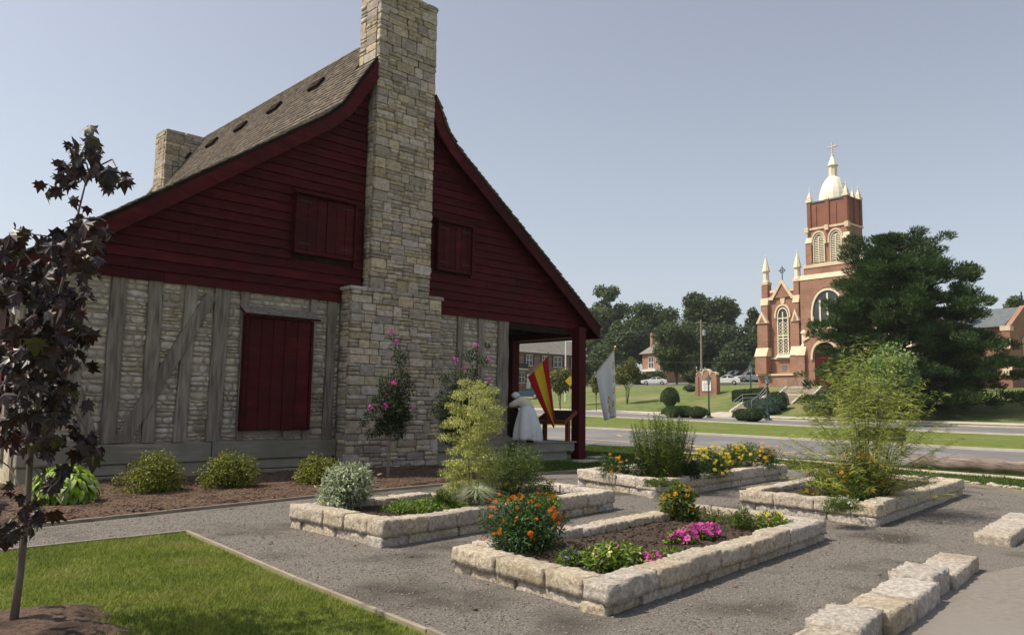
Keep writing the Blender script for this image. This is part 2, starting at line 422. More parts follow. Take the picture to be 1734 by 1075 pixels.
def brick_mat(name, c1, c2, mort, rowh=.075, bw=.22, spec=.2):
    mt = bpy.data.materials.new(name); mt.use_nodes = True
    N, L = mt.node_tree.nodes, mt.node_tree.links
    b = N['Principled BSDF']
    geo = N.new('ShaderNodeNewGeometry')
    def dot(v):
        d = N.new('ShaderNodeVectorMath'); d.operation = 'DOT_PRODUCT'; L.new(geo.outputs['Position'], d.inputs[0]); d.inputs[1].default_value = v; return d
    a = dot(tuple(UV)); c = dot(tuple(NV)); z = dot((0, 0, 1))
    s = N.new('ShaderNodeMath'); s.operation = 'ADD'; L.new(a.outputs['Value'], s.inputs[0]); L.new(c.outputs['Value'], s.inputs[1])
    cb = N.new('ShaderNodeCombineXYZ'); L.new(s.outputs[0], cb.inputs[0]); L.new(z.outputs['Value'], cb.inputs[1])
    br = N.new('ShaderNodeTexBrick'); L.new(cb.outputs[0], br.inputs['Vector'])
    br.inputs['Color1'].default_value = (*c1, 1); br.inputs['Color2'].default_value = (*c2, 1); br.inputs['Mortar'].default_value = (*mort, 1)
    br.inputs['Scale'].default_value = 1; br.inputs['Brick Width'].default_value = bw; br.inputs['Row Height'].default_value = rowh
    br.inputs['Mortar Size'].default_value = .010; br.inputs['Bias'].default_value = -.1
    nz = N.new('ShaderNodeTexNoise'); nz.inputs['Scale'].default_value = .7; nz.inputs['Detail'].default_value = 8; L.new(geo.outputs['Position'], nz.inputs['Vector'])
    mr = N.new('ShaderNodeMapRange'); mr.inputs['To Min'].default_value = .55; mr.inputs['To Max'].default_value = 1.45; L.new(nz.outputs['Fac'], mr.inputs['Value'])
    h = N.new('ShaderNodeHueSaturation'); L.new(br.outputs['Color'], h.inputs['Color']); L.new(mr.outputs[0], h.inputs['Value'])
    L.new(h.outputs[0], b.inputs['Base Color']); b.inputs['Roughness'].default_value = .9
    b.inputs['Specular IOR Level'].default_value = spec
    return mt
M['church_brick'] = brick_mat('church_brick', (.25,.105,.068), (.35,.165,.11), (.38,.28,.21))
M['belfry_brick'] = brick_mat('belfry_brick', (.21,.075,.050), (.27,.10,.068), (.26,.16,.12))
M['house_brick'] = brick_mat('house_brick', (.20,.085,.065), (.27,.12,.09), (.28,.2,.16))

# ---------------------------------------------------------------- stone pieces and foliage
def lattice(nx, ny, nz):
    idx, V = {}, []
    for i in range(nx + 1):
        for j in range(ny + 1):
            for k in range(nz + 1):
                if i in (0, nx) or j in (0, ny) or k in (0, nz):
                    idx[(i, j, k)] = len(V); V.append((i / nx - .5, j / ny - .5, k / nz - .5))
    F = []
    for i in range(nx):
        for j in range(ny):
            F.append([idx[(i, j, 0)], idx[(i, j+1, 0)], idx[(i+1, j+1, 0)], idx[(i+1, j, 0)]])
            F.append([idx[(i, j, nz)], idx[(i+1, j, nz)], idx[(i+1, j+1, nz)], idx[(i, j+1, nz)]])
    for i in range(nx):
        for k in range(nz):
            F.append([idx[(i, 0, k)], idx[(i+1, 0, k)], idx[(i+1, 0, k+1)], idx[(i, 0, k+1)]])
            F.append([idx[(i, ny, k)], idx[(i, ny, k+1)], idx[(i+1, ny, k+1)], idx[(i+1, ny, k)]])
    for j in range(ny):
        for k in range(nz):
            F.append([idx[(0, j, k)], idx[(0, j, k+1)], idx[(0, j+1, k+1)], idx[(0, j+1, k)]])
            F.append([idx[(nx, j, k)], idx[(nx, j+1, k)], idx[(nx, j+1, k+1)], idx[(nx, j, k+1)]])
    return np.array(V), np.array(F)
def unit_chunk(rs, round_=.10, jit=.05, n=2):
    V, F = lattice(n, n, n)
    r = np.random.default_rng(rs)
    e = (np.abs(V) > .49).sum(1)
    V = V * np.where(e == 3, 1 - round_ * 1.3, np.where(e == 2, 1 - round_ * .55, 1.0))[:, None]
    V = V + r.normal(0, jit, V.shape) * .5
    return V, F
CH = {}
def chunk_mesh(kind, k, mat):
    key = (kind, k, mat.name)
    if key not in CH:
        if kind == 'ashlar': V, F = unit_chunk(100 + k, .045, .035)
        elif kind == 'rubble': V, F = unit_chunk(200 + k, .22, .07)
        elif kind == 'shingle': V, F = unit_chunk(300 + k, .0, .05, 1)
        me = bpy.data.meshes.new(kind)
        me.from_pydata([tuple(v) for v in V], [], [tuple(f) for f in F]); me.materials.append(mat)
        if kind == 'rubble': me.polygons.foreach_set('use_smooth', [True] * len(me.polygons))
        CH[key] = (me, V, F)
    return CH[key]
def pieces(name, kind, mat, specs, parent, limit=300):
    """specs: (size_on_view, centre, scale, rotation matrix or None). The largest become parts, the rest one stuff part"""
    specs = sorted(specs, key=lambda q: -q[0])
    base = wloc(parent)
    for i, (_, c, sc, R) in enumerate(specs[:limit]):
        me = chunk_mesh(kind, i % 8, mat)[0]
        o = bpy.data.objects.new(name, me); COL.objects.link(o); o.parent = parent
        o.location = tuple(np.array(c) - base); o.scale = sc
        if R is not None: o.rotation_euler = Matrix(R).to_euler()
    VV, FF, n = [], [], 0
    for i, (_, c, sc, R) in enumerate(specs[limit:]):
        _, V, F = chunk_mesh(kind, i % 8, mat)
        W = V * np.array(sc)
        if R is not None: W = W @ np.array(R).T
        VV.append(W + np.array(c)); FF.append(F + n); n += len(V)
    if VV: mesh_np(name + '_field', np.vstack(VV), np.vstack(FF), mat, parent, 'stuff')

def leaf_quads(Pc, D, Nn, Ln, Wd, fold=0.15):
    """one diamond leaf each: base point, direction, normal, length, width"""
    D = D / (np.linalg.norm(D, axis=1, keepdims=True) + 1e-9)
    S = np.cross(D, Nn); S /= (np.linalg.norm(S, axis=1, keepdims=True) + 1e-9)
    Nn = np.cross(S, D)
    Ln = np.asarray(Ln).reshape(-1, 1); Wd = np.asarray(Wd).reshape(-1, 1)
    a = Pc; t = Pc + D * Ln - Nn * Ln * fold
    mid = Pc + D * Ln * .45
    V = np.stack([a, mid + S * Wd * .5, t, mid - S * Wd * .5], axis=1).reshape(-1, 3)
    F = np.arange(len(V)).reshape(-1, 4)
    return V, F
def unit(n, r=None):
    r = r or RNG
    v = r.normal(size=(n, 3)); return v / np.linalg.norm(v, axis=1, keepdims=True)
def clump_leaves(centres, radii, n, L, W, flat=1.0, up=.3, shell=.55, r=None):
    """leaves spread through a set of clumps, denser towards each clump's skin"""
    r = r or RNG
    centres = np.asarray(centres, float); radii = np.asarray(radii, float)
    w = radii ** 2; w = w / w.sum()
    ci = r.choice(len(centres), n, p=w)
    u = unit(n, r)
    rad = radii[ci] * (shell + (1 - shell) * r.random(n) ** .6) * (0.85 + .3 * r.random(n))
    off = u * rad[:, None]; off[:, 2] *= flat
    Pn = centres[ci] + off
    Nn = u * .8 + unit(n, r) * .8 + np.array([0, 0, up])
    D = unit(n, r) + u * .6 + np.array([0, 0, -.25])
    s = 0.6 + .8 * r.random(n)
    return leaf_quads(Pn, D, Nn, L * s, W * s)
def merge(parts):
    V, F, n = [], [], 0
    for v, f in parts:
        V.append(v); F.append(f + n); n += len(v)
    return np.vstack(V), np.vstack(F)

# ================================================================ GROUND AND STREET
SCOL = sorted(set([-900, -600, -400, -300, -220] + list(range(-170, 61, 3)) + [80, 110, 160, 240, 400, 700, 900]))
def strip(name, tl, mat, dz=0.0, scols=None, kind='structure'):
    sc_ = scols or SCOL
    V = [P(s, t, terrain(s, t) + dz) for t in tl for s in sc_]
    n = len(sc_)
    F = [(i*n+j, i*n+j+1, (i+1)*n+j+1, (i+1)*n+j) for i in range(len(tl)-1) for j in range(n-1)]
    return mesh_np(name, V, F, mat, kind=kind, smooth=True)
TL0 = [-300, -150, -60, -20, 0, 10, 23.5, 25.5, 28, 30.5]
TL1 = [30.5, 33, 36, 39, 42, 45, 48, 50, 53, 56, 58.5, 60.2]
TL2 = [60.2, 61.6, 62.8, 64, 67, 70, 73, 76.5, 80, 85, 90, 95, 100, 106, 112, 118, 125, 140, 160, 180, 200, 260, 330, 400, 600, 1000, 1500]
strip('ground', TL0 + TL1[1:], M['lawn'])
strip('church_lawn', TL2, M['lawn_far'])
strip('near_road', [23.5, 25.5, 28, 30.5], M['road'], .03)
strip('far_road', [50, 53, 56, 58.5], M['road'], .03)
strip('sidewalk', [60.2, 61.6], M['concrete'], .03)
LOT = [s for s in SCOL if -170 <= s <= -52]
strip('parking_lot_pavement', [106, 112, 118, 125], M['road'], .04, LOT)
def ribbon(name, t, w, h, mat, sc_=None, label=None):
    sc_ = sc_ or SCOL
    b = MB()
    n = len(sc_)
    V = []
    for s in sc_:
        z = terrain(s, t)
        V += [P(s, t - w/2, z - .1), P(s, t - w/2, z + h), P(s, t + w/2, z + h), P(s, t + w/2, z - .1)]
    F = []
    for j in range(n - 1):
        for k in range(3):
            F.append((j*4+k, j*4+k+1, (j+1)*4+k+1, (j+1)*4+k))
    b.add(V, F)
    return b.build(name, mat, kind='structure')
ribbon('kerb', 30.62, .22, .12, M['kerb'])
ribbon('kerb', 49.9, .18, .09, M['kerb'])
ribbon('kerb', 58.62, .25, .14, M['kerb'])
# painted lines on the near road
def paint(name, p0, p1, w):
    p0, p1 = np.array(p0), np.array(p1)
    d = (p1 - p0) / np.linalg.norm(p1 - p0); n = np.array([-d[1], d[0], 0])
    m_ = max(1, int(np.linalg.norm(p1 - p0) / 3))
    V, F = [], []
    for i in range(m_ + 1):
        q = p0 + (p1 - p0) * i / m_
        for k in (-1, 1):
            r = q + n * w / 2 * k; V.append((r[0], r[1], tz(r) + .036))
    for i in range(m_): F.append((2*i, 2*i+2, 2*i+3, 2*i+1))
    o = mesh_np(name, V, F, M['yellow_paint'], kind='structure')
    return o
paint('road_line', P(-62, 25.3), P(10, 25.3), .13)
for px0, py0, px1, py1 in [(1165, 753.5, 1177, 757.7), (1276, 761, 1304, 769.5), (1045, 742, 1053, 745), (1400, 770, 1445, 781)]:
    paint('road_line', gnd(px0, py0, .1), gnd(px1, py1, .06), .12)
# paved apron between the far kerb and the church stairway
V = []
for s in np.linspace(-52.5, -40.6, 14):
    for t in (58.8, 60.2, 61.6, 63.0, 64.0):
        V.append(P(s, t, terrain(s, t) + (.045 if t < 63.5 else .045)))
F = [(i*5+k, (i+1)*5+k, (i+1)*5+k+1, i*5+k+1) for i in range(13) for k in range(4) if not (k >= 2 and i < 7)]
mesh_np('paved_apron', V, F, M['concrete'], kind='structure')

# garden surfaces (sheets one above the other)
def sheet(name, poly, z, mat, res=0):
    return mesh_np(name, [(p[0], p[1], z) for p in poly], [tuple(range(len(poly)))], mat, kind='structure')
LAWN_EDGE = [(12.3, 12.86), (12.91, 12.83), (14.44, 12.89), (17.4, 11.6), (20.07, 10.32), (20.19, 9.81), (19.83, 6.6), (18.57, 4.53), (17.5, 2.0), (16.2, -1.5)]
GRAVEL = [(-7, -7), (16.2, -7)] + LAWN_EDGE[::-1] + [(11.5, 12.55), (9.9, 12.3), (7.3, 12.05), (4.27, 11.55), (2.2, 11.2), (-7, 10.0)]
sheet('gravel_path', GRAVEL, .004, M['gravel'])
sheet('asphalt_pavement', [(5.2, -6.9), (16.1, -6.9), (16.1, -1.6), (17.2, 1.6), (15.6, 2.55), (12.4, 2.45), (10.4, 2.3), (8.8, 2.62), (7.2, 2.5), (5.9, 2.25), (5.3, 1.6)], .008, M['asphalt_tan'])
LAWN_L = [(-6.9, -6.9), (2.55, -6.9), (3.02, 0.0), (3.5, 4.51), (3.6, 6.55), (3.87, 9.70), (3.07, 9.66), (1.93, 9.6), (-6.9, 8.9)]
sheet('front_lawn', LAWN_L, .010, M['lawn'])
MULCH = [(-6.9, 10.02), (2.2, 11.21), (4.27, 11.56), (7.3, 12.06), (9.9, 12.31), (11.5, 12.56), (12.3, 12.9), (12.75, 16.45), (3.0, 16.45), (2.6, 20), (-6.9, 20)]
# mulch bed with a low, lumpy surface
def inside(poly, x, y):
    c = False
    for i in range(len(poly)):
        (x0, y0), (x1, y1) = poly[i][:2], poly[i - 1][:2]
        if (y0 > y) != (y1 > y) and x < (x1 - x0) * (y - y0) / (y1 - y0 + 1e-12) + x0: c = not c
    return c
def edge_dist(poly, x, y):
    d = 9
    for i in range(len(poly)):
        a = np.array(poly[i][:2]); b_ = np.array(poly[i-1][:2]); p = np.array((x, y))
        t = max(0, min(1, np.dot(p - a, b_ - a) / (np.dot(b_ - a, b_ - a) + 1e-9)))
        d = min(d, np.linalg.norm(p - a - t * (b_ - a)))
    return d
def lumpy(name, poly, z0, h, mat, step=.1, amp=.012, parent=None, kind='structure', box=None):
    xs = [p[0] for p in poly]; ys = [p[1] for p in poly]
    x0, x1, y0, y1 = box or (min(xs), max(xs), min(ys), max(ys))
    nx, ny = int((x1-x0)/step)+1, int((y1-y0)/step)+1
    gx, gy = np.linspace(x0, x1, nx+1), np.linspace(y0, y1, ny+1)
    idx, V, F = {}, [], []
    ins = {}
    for i in range(nx):
        for j in range(ny):
            if inside(poly, (gx[i]+gx[i+1])/2, (gy[j]+gy[j+1])/2):
                q = []
                for a, b_ in ((i,j),(i+1,j),(i+1,j+1),(i,j+1)):
                    if (a, b_) not in idx:
                        idx[(a, b_)] = len(V)
                        x, y = gx[a], gy[b_]
                        e = min(1, edge_dist(poly, x, y) / .25)
                        z = z0 + h * e + amp * 2 * mnoise.noise(Vector((x*3, y*3, 1))) + amp * mnoise.noise(Vector((x*11, y*11, 4)))
                        V.append((x, y, max(z, .009) if parent is None else z))
                    q.append(idx[(a, b_)])
                F.append(q)
    return mesh_np(name, V, F, mat, parent, kind, smooth=True)
lumpy('mulch_bed', MULCH, .02, .05, M['mulch'], step=.12, amp=.012)

# board edging: each length of board is a piece of its edging
def edging(name, label, pts, w, h, mat=M['board'], seg=2.4, z0=0.0, group=None):
    t = thing(name, label, 'garden edging', (*pts[0], 0), group)
    for (ax, ay), (bx_, by_) in zip(pts, pts[1:]):
        L_ = math.hypot(bx_-ax, by_-ay); n = max(1, round(L_ / seg)); d = ((bx_-ax)/L_, (by_-ay)/L_); q = (-d[1]*w/2, d[0]*w/2)
        for i in range(n):
            a = i * L_ / n + .004; e = (i + 1) * L_ / n - .004
            j0, j1 = rnd.uniform(-.006, .006), rnd.uniform(-.006, .006)
            P0 = (ax + d[0]*a, ay + d[1]*a); P1 = (ax + d[0]*e, ay + d[1]*e)
            poly = [(P0[0]-q[0]+j0*d[1], P0[1]-q[1]+j0*d[0]), (P1[0]-q[0]+j1*d[1], P1[1]-q[1]), (P1[0]+q[0], P1[1]+q[1]), (P0[0]+q[0], P0[1]+q[1])]
            bevel(MB().plan(poly, z0 - .05, z0 + h + rnd.uniform(-.006, .006)).build('board', mat, t), .004)
    return t
edging('board_edging', 'thin weathered boards edging the front lawn corner beside the gravel', [(-1.5, 9.42), (1.93, 9.62), (3.07, 9.68), (3.87, 9.72), (3.62, 6.55), (3.52, 4.51), (3.04, 0.0)], .035, .045)
edging('board_edging', 'thin board edging between the mulch bed by the house wall and the gravel path', [(-1.0, 10.75), (2.2, 11.2), (4.27, 11.54), (7.3, 12.04), (9.9, 12.28), (11.5, 12.53), (12.3, 12.87)], .04, .05)
edging('board_edging', 'grey board edging between the gravel and the grass behind the far flower beds', [(12.4, 12.89), (14.44, 12.92), (17.4, 11.63), (20.09, 10.35)], .04, .07)
edging('board_edging', 'pale board edging along the gravel near the fieldstones at the right', [(20.21, 9.81), (19.86, 6.6), (18.62, 4.5), (17.55, 2.0)], .05, .05)
# thin concrete edging in the grass beyond
b = MB()
pts = [gnd(1100, 762), gnd(1173, 769.5), gnd(1345, 781), gnd(1577, 800.5), gnd(1712, 810.5), gnd(1760, 815)]
b.tube([(p[0], p[1], .02) for p in pts], .06, 6)
props(b.build('kerb_strip', M['concrete'], loc=pts[0]), 'thin pale concrete strip lying in the grass before the log rail', 'kerb strip')

# ---- grass blades where they can be told apart, fallen chips, pebbles
def pick(poly, n, box=None):
    xs = [p[0] for p in poly]; ys = [p[1] for p in poly]
    x0, x1, y0, y1 = box or (min(xs), max(xs), min(ys), max(ys))
    out = []
    A = RNG.random((n * 4, 2)) * [x1 - x0, y1 - y0] + [x0, y0]
    pl = [q[:2] for q in poly]
    X, Y = A[:, 0], A[:, 1]
    c = np.zeros(len(A), bool)
    for i in range(len(pl)):
        (ax, ay), (bx_, by_) = pl[i], pl[i - 1]
        cond = ((ay > Y) != (by_ > Y)) & (X < (bx_ - ax) * (Y - ay) / (by_ - ay + 1e-12) + ax)
        c ^= cond
    return A[c][:n]
def blades(name, XY, z, h, w, mat, lean=.5):
    n = len(XY)
    a = RNG.random(n) * 2 * PI
    cl = np.array([mnoise.noise(Vector((x*.9, y*.9, 0))) for x, y in XY])
    hh = h * (.5 + RNG.random(n)) * (1 + .5 * cl)
    dx, dy = np.cos(a), np.sin(a)
    la = RNG.random(n) * lean * hh
    b0 = np.stack([XY[:, 0] - dy*w/2, XY[:, 1] + dx*w/2, np.full(n, z)], 1)
    b1 = np.stack([XY[:, 0] + dy*w/2, XY[:, 1] - dx*w/2, np.full(n, z)], 1)
    t = np.stack([XY[:, 0] + dx*la*1.6, XY[:, 1] + dy*la*1.6, z + hh], 1)
    V = np.stack([b0, b1, t], 1).reshape(-1, 3)
    return mesh_np(name, V, np.arange(len(V)).reshape(-1, 3), mat, kind='stuff')
LAWN_IN = [(.2, 3.2), (3.36, 3.4), (3.46, 4.51), (3.56, 6.55), (3.82, 9.65), (3.07, 9.6), (1.93, 9.55), (-.4, 9.3)]
props(blades('grass', pick(LAWN_IN, 150000), .01, .032, .006, M['blade'], 1.0), 'short mown grass of the front lawn', 'grass')
EDGE_IN = [(12.6, 12.95), (14.44, 12.98), (17.4, 11.7), (20.15, 10.4), (20.3, 9.81), (19.95, 6.6), (18.7, 4.5), (18.0, 2.0), (23, 1.0), (26.0, 8), (26.5, 15), (26, 22), (19.5, 18.5), (19, 16.1), (18.5, 15.3), (12.8, 15.9)]
props(blades('grass', pick(EDGE_IN, 110000), .0, .06, .016, M['blade_dark'], .7), 'mown grass between the porch, the gravel and the road', 'grass')
def bits(name, XY, z, size, mat, flat=.4, label=None, cat=None):
    n = len(XY)
    V0 = np.array([(1,0,0),(0,1,0),(-1,0,0),(0,-1,0),(0,0,1),(0,0,-1)], float)
    F0_ = np.array([(0,1,4),(1,2,4),(2,3,4),(3,0,4),(1,0,5),(2,1,5),(3,2,5),(0,3,5)])
    a = RNG.random(n) * 2 * PI; s = size * (.4 + RNG.random(n) ** 2 * 1.2)
    el = .5 + RNG.random(n)
    W = np.repeat(V0[None], n, 0) * np.stack([s * el, s / el, s * flat], 1)[:, None, :]
    c, s_ = np.cos(a)[:, None], np.sin(a)[:, None]
    X = W[..., 0] * c - W[..., 1] * s_; Y = W[..., 0] * s_ + W[..., 1] * c
    tilt = (RNG.random(n)[:, None] - .5) * .8
    V = np.stack([X + XY[:, :1], Y + XY[:, 1:2], W[..., 2] + tilt * X + (z if np.isscalar(z) else z[:, None])], -1).reshape(-1, 3)
    F = (F0_[None] + (np.arange(n) * 6)[:, None, None]).reshape(-1, 3)
    return props(mesh_np(name, V, F, mat, kind='stuff'), label, cat)
GIN = [(3.1, 0.3), (3.6, 4.5), (3.7, 6.5), (3.95, 9.8), (2, 9.8), (2, 11), (4.3, 11.4), (7.3, 11.9), (11.5, 12.4), (18, 11), (19.5, 9.5), (19.3, 6.6), (17.0, 2.6), (9, 3.0), (5.3, 2.2), (5, 1)]
bits('gravel', pick(GIN, 60000), .006, .0085, M['pebble'], .6, 'loose grey gravel of the garden path', 'gravel')
MIN_ = [(1, 11.1), (2.2, 11.3), (4.27, 11.65), (7.3, 12.15), (9.9, 12.4), (12.2, 12.9), (12.6, 16.3), (3.0, 16.3), (1, 15)]
q = pick(MIN_, 14000)
bits('mulch', q, .072 + np.array([.024*mnoise.noise(Vector((x*3, y*3, 1))) + .012*mnoise.noise(Vector((x*11, y*11, 4))) for x, y in q]), .024, M['chip'], .25, 'brown shredded bark mulch along the house wall', 'mulch')

# ================================================================ THE HOUSE (gable wall on the plane Y = YW)
YW = 16.5
XL, XR = 3.42, 15.5
HO = thing('timber_house', 'dark red clapboard gable house of stone and hewn timber with a tall chimney', 'house', (9.5, YW, 0))
XC = 11.38
# outer roof profile (x, z), left eave to right eave
PROF = [(2.86, 3.93), (4.0, 4.73), (6.0, 6.14), (8.0, 7.55), (9.2, 8.42), (9.55, 8.76), (9.75, 9.06), (9.98, 9.43), (10.50, 10.24), (XC, 11.52),
        (12.38, 9.80), (12.5, 9.60), (12.85, 8.93), (13.1, 8.66), (13.45, 8.37), (15.2, 7.1), (17.2, 5.64), (19.25, 4.12)]
def proz(x):
    return float(np.interp(x, [p[0] for p in PROF], [p[1] for p in PROF]))
YB = 30.0
def offset_profile(d):
    out = []
    for i, p in enumerate(PROF):
        a = np.array(PROF[max(i-1, 0)]); c = np.array(PROF[min(i+1, len(PROF)-1)])
        t = (c - a) / np.linalg.norm(c - a); n = np.array([t[1], -t[0]])
        if i == len(PROF)//2 - 0 and False: n = np.array([0, -1.0])
        q = np.array(p) + n * d
        if abs(p[0] - XC) < .01: q = np.array([XC, p[1] - d * 1.75])
        out.append(tuple(q))
    return out
inner = offset_profile(.09)
b = MB()
n = len(PROF)
for y0, y1 in ((16.16, 30.3),):
    vs = [(p[0], y0, p[1]) for p in PROF] + [(p[0], y0, p[1]) for p in inner] + [(p[0], y1, p[1]) for p in PROF] + [(p[0], y1, p[1]) for p in inner]
    fs = []
    for i in range(n - 1):
        fs += [(i, i+1, n+i+1, n+i), (i, 2*n+i, 2*n+i+1, i+1), (n+i, n+i+1, 3*n+i+1, 3*n+i), (2*n+i, 3*n+i, 3*n+i+1, 2*n+i+1)]
    fs += [(0, n, 3*n, 2*n), (n-1, 3*n-1, 4*n-1, 2*n-1)]
    b.add(vs, fs)
ROOF = b.build('roof', M['dark_wood'], HO)
# rake boards, one per slope, each in two lengths
def rake(i0, i1, name='rake_board'):
    up, lo = offset_profile(.07), offset_profile(.345)
    poly_u = up[i0:i1+1]; poly_l = lo[i0:i1+1]
    if i0 == 0: poly_l = [(poly_u[0][0] + .02, poly_u[0][1] - .30)] + poly_l[1:]
    if i1 == len(PROF) - 1: poly_l = poly_l[:-1] + [(poly_u[-1][0] - .05, poly_u[-1][1] - .32)]
    bb = MB(); m_ = len(poly_u)
    vs = [(x, 16.13, z) for x, z in poly_u] + [(x, 16.13, z) for x, z in poly_l] + [(x, 16.19, z) for x, z in poly_u] + [(x, 16.19, z) for x, z in poly_l]
    fs = []
    for i in range(m_ - 1):
        fs += [(i, m_+i, m_+i+1, i+1), (2*m_+i, 2*m_+i+1, 3*m_+i+1, 3*m_+i), (i, i+1, 2*m_+i+1, 2*m_+i), (m_+i, 3*m_+i, 3*m_+i+1, m_+i+1)]
    fs += [(0, 2*m_, 3*m_, m_), (m_-1, 2*m_-1, 4*m_-1, 3*m_-1)]
    bb.add(vs, fs); return bb.build(name, M['red'], HO)
rake(0, 4); rake(4, 8); rake(10, 14); rake(14, 17)
# eave fascias
MB().box(2.84, 2.90, 16.2, 30.2, 3.56, 3.88).build('fascia', M['red'], HO)
MB().box(19.17, 19.22, 16.2, 30.2, 3.74, 4.06).build('fascia', M['red'], HO)
# shingles
specs = []
tops = []
def run_shingles(pts, sgn):
    # pts from eave to ridge
    row = 0
    for (xa, za), (xb, zb) in zip(pts, pts[1:]):
        L_ = math.hypot(xb-xa, zb-za); ux, uz = (xb-xa)/L_, (zb-za)/L_
        nr = max(1, round(L_ / .165))
        for r in range(nr):
            d = (r + .5) * L_ / nr
            cx, cz = xa + ux*d, za + uz*d
            y = 16.12 + (0 if row % 2 else -.02)
            wide = 1 if (sgn < 0 and cx > 9.1) else 3.2
            while y < 30.28:
                w = rnd.uniform(.10, .19) * wide
                w = min(w, 30.32 - y)
                if 10.45 < cx < 12.42 and y < 17.0:
                    y += w; continue
                lift = rnd.uniform(0, .008)
                nx, nz = -uz * (1 if ux > 0 else -1), abs(ux)
                c = (cx + nx*(.022+lift) , y + w/2, cz + nz*(.022+lift))
                a = math.atan2(uz, ux)
                tilt = a - .11 * (1 if ux > 0 else -1) + rnd.uniform(-.012, .012)
                R = Matrix.Rotation(-tilt, 3, 'Y')
                D = math.hypot(c[0], c[1])
                specs.append(((w * .16) / D**2 * (1 if wide == 1 else .1), c, (L_/nr + .03, w - .010, .026), np.array(R)))
                y += w
            row += 1
run_shingles(PROF[:10], -1)
run_shingles(PROF[:8:-1], 1)
pieces('shingle', 'shingle', M['shingle'], specs, ROOF)
# five small roof vents
for y in (19.3, 21.8, 24.15, 26.4, 28.75):
    vb = MB()
    R = Matrix.Rotation(-math.atan2(1.55, 1.06), 3, 'Y')
    for V_, F_ in [lattice(1, 1, 1)]:
        W = (V_ * np.array([.34, .58, .11])) @ np.array(R).T + np.array([10.62 - .05, y, proz(10.62) + .05])
        vb.add([tuple(w) for w in W], [tuple(f) for f in F_])
    vb.build('roof_vent', M['dark_wood'], ROOF)

# walls: mortar core behind the pieces, gable core behind the boards
MB().box(XL, XR, YW + .022, YW + .40, .33, 4.05).build('wall', M['lime_mortar'], HO)
gp = [(XL, 4.02)] + [(x, z - .14) for x, z in PROF if XL < x < 19.0] + [(19.0, 4.02)]
gp[0] = (XL, 4.02)
MB().prism([(XL, 4.02), (XL, proz(XL) - .15)] + [(x, z - .16) for x, z in PROF if XL + .1 < x < 19.0] + [(19.0, proz(19.0) - .15), (19.0, 4.02)][::1], YW - .02, YW + .35).build('gable_wall', M['dark_wood'], HO)
MB().box(XL, XR, 29.6, 30.0, 0, 4.02).build('wall', M['lime_mortar'], HO)
MB().prism([(XL, 4.02), (XL, proz(XL) - .15)] + [(x, z - .16) for x, z in PROF if XL + .1 < x < 19.0] + [(19.0, proz(19.0) - .15), (19.0, 4.02)], 29.65, 29.95).build('gable_wall', M['red'], HO)
MB().box(XL - .0, XL + .35, YW + .42, 29.58, 0, 4.3).build('wall', M['lime_stone'], HO)
MB().box(XR - .35, XR, YW + .42, 29.58, 0, 6.2).build('wall', M['lime_stone'], HO)
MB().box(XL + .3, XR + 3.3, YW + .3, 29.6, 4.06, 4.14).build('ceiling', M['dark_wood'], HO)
# west wall (a sliver in view): posts and a shutter
for y in (16.62, 17.5, 18.6, 19.9, 21.3, 23, 25, 27):
    MB().box(XL - .05, XL - .005, y, y + .22, .35, 3.75).build('timber_post', M['timber'], HO)
w_ = MB().box(XL - .10, XL - .055, 17.75, 18.55, 1.3, 3.3).build('window_shutter', M['red'], HO)
MB().box(XL - .16, XL - .104, 17.70, 18.60, 3.32, 3.44).build('hood', M['red'], w_)

# foundation blocks
x = XL
while x < 9.85:
    w = rnd.uniform(.55, 1.25); x1 = min(x + w, 9.86)
    if 9.86 - x1 < .3: x1 = 9.86
    for z0, z1 in ((-.12, .12), (.13, .335)) if rnd.random() < .6 else ((-.12, .335),):
        bevel(MB().box(x + .006, x1 - .006, YW - .07 - rnd.uniform(0, .02), YW + .05, z0 + .004, z1 - .004).build('foundation_stone', M['foundation'], HO), .012)
    x = x1
for xa, xb in ((12.7, 13.6), (13.6, 14.6), (14.6, XR)):
    bevel(MB().box(xa + .006, xb - .006, YW - .08, YW + .05, -.12, .33).build('foundation_stone', M['foundation'], HO), .012)
# sill beams with a splice, and a second course
bevel(MB().box(XL - .02, 6.93, YW - .13, YW + .12, .34, .72).build('sill_beam', M['sill'], HO), .012)
bevel(MB().box(6.95, 9.90, YW - .13, YW + .12, .35, .73).build('sill_beam', M['sill'], HO), .012)
bevel(MB().box(12.62, XR + .02, YW - .13, YW + .12, .35, .73).build('sill_beam', M['sill'], HO), .012)
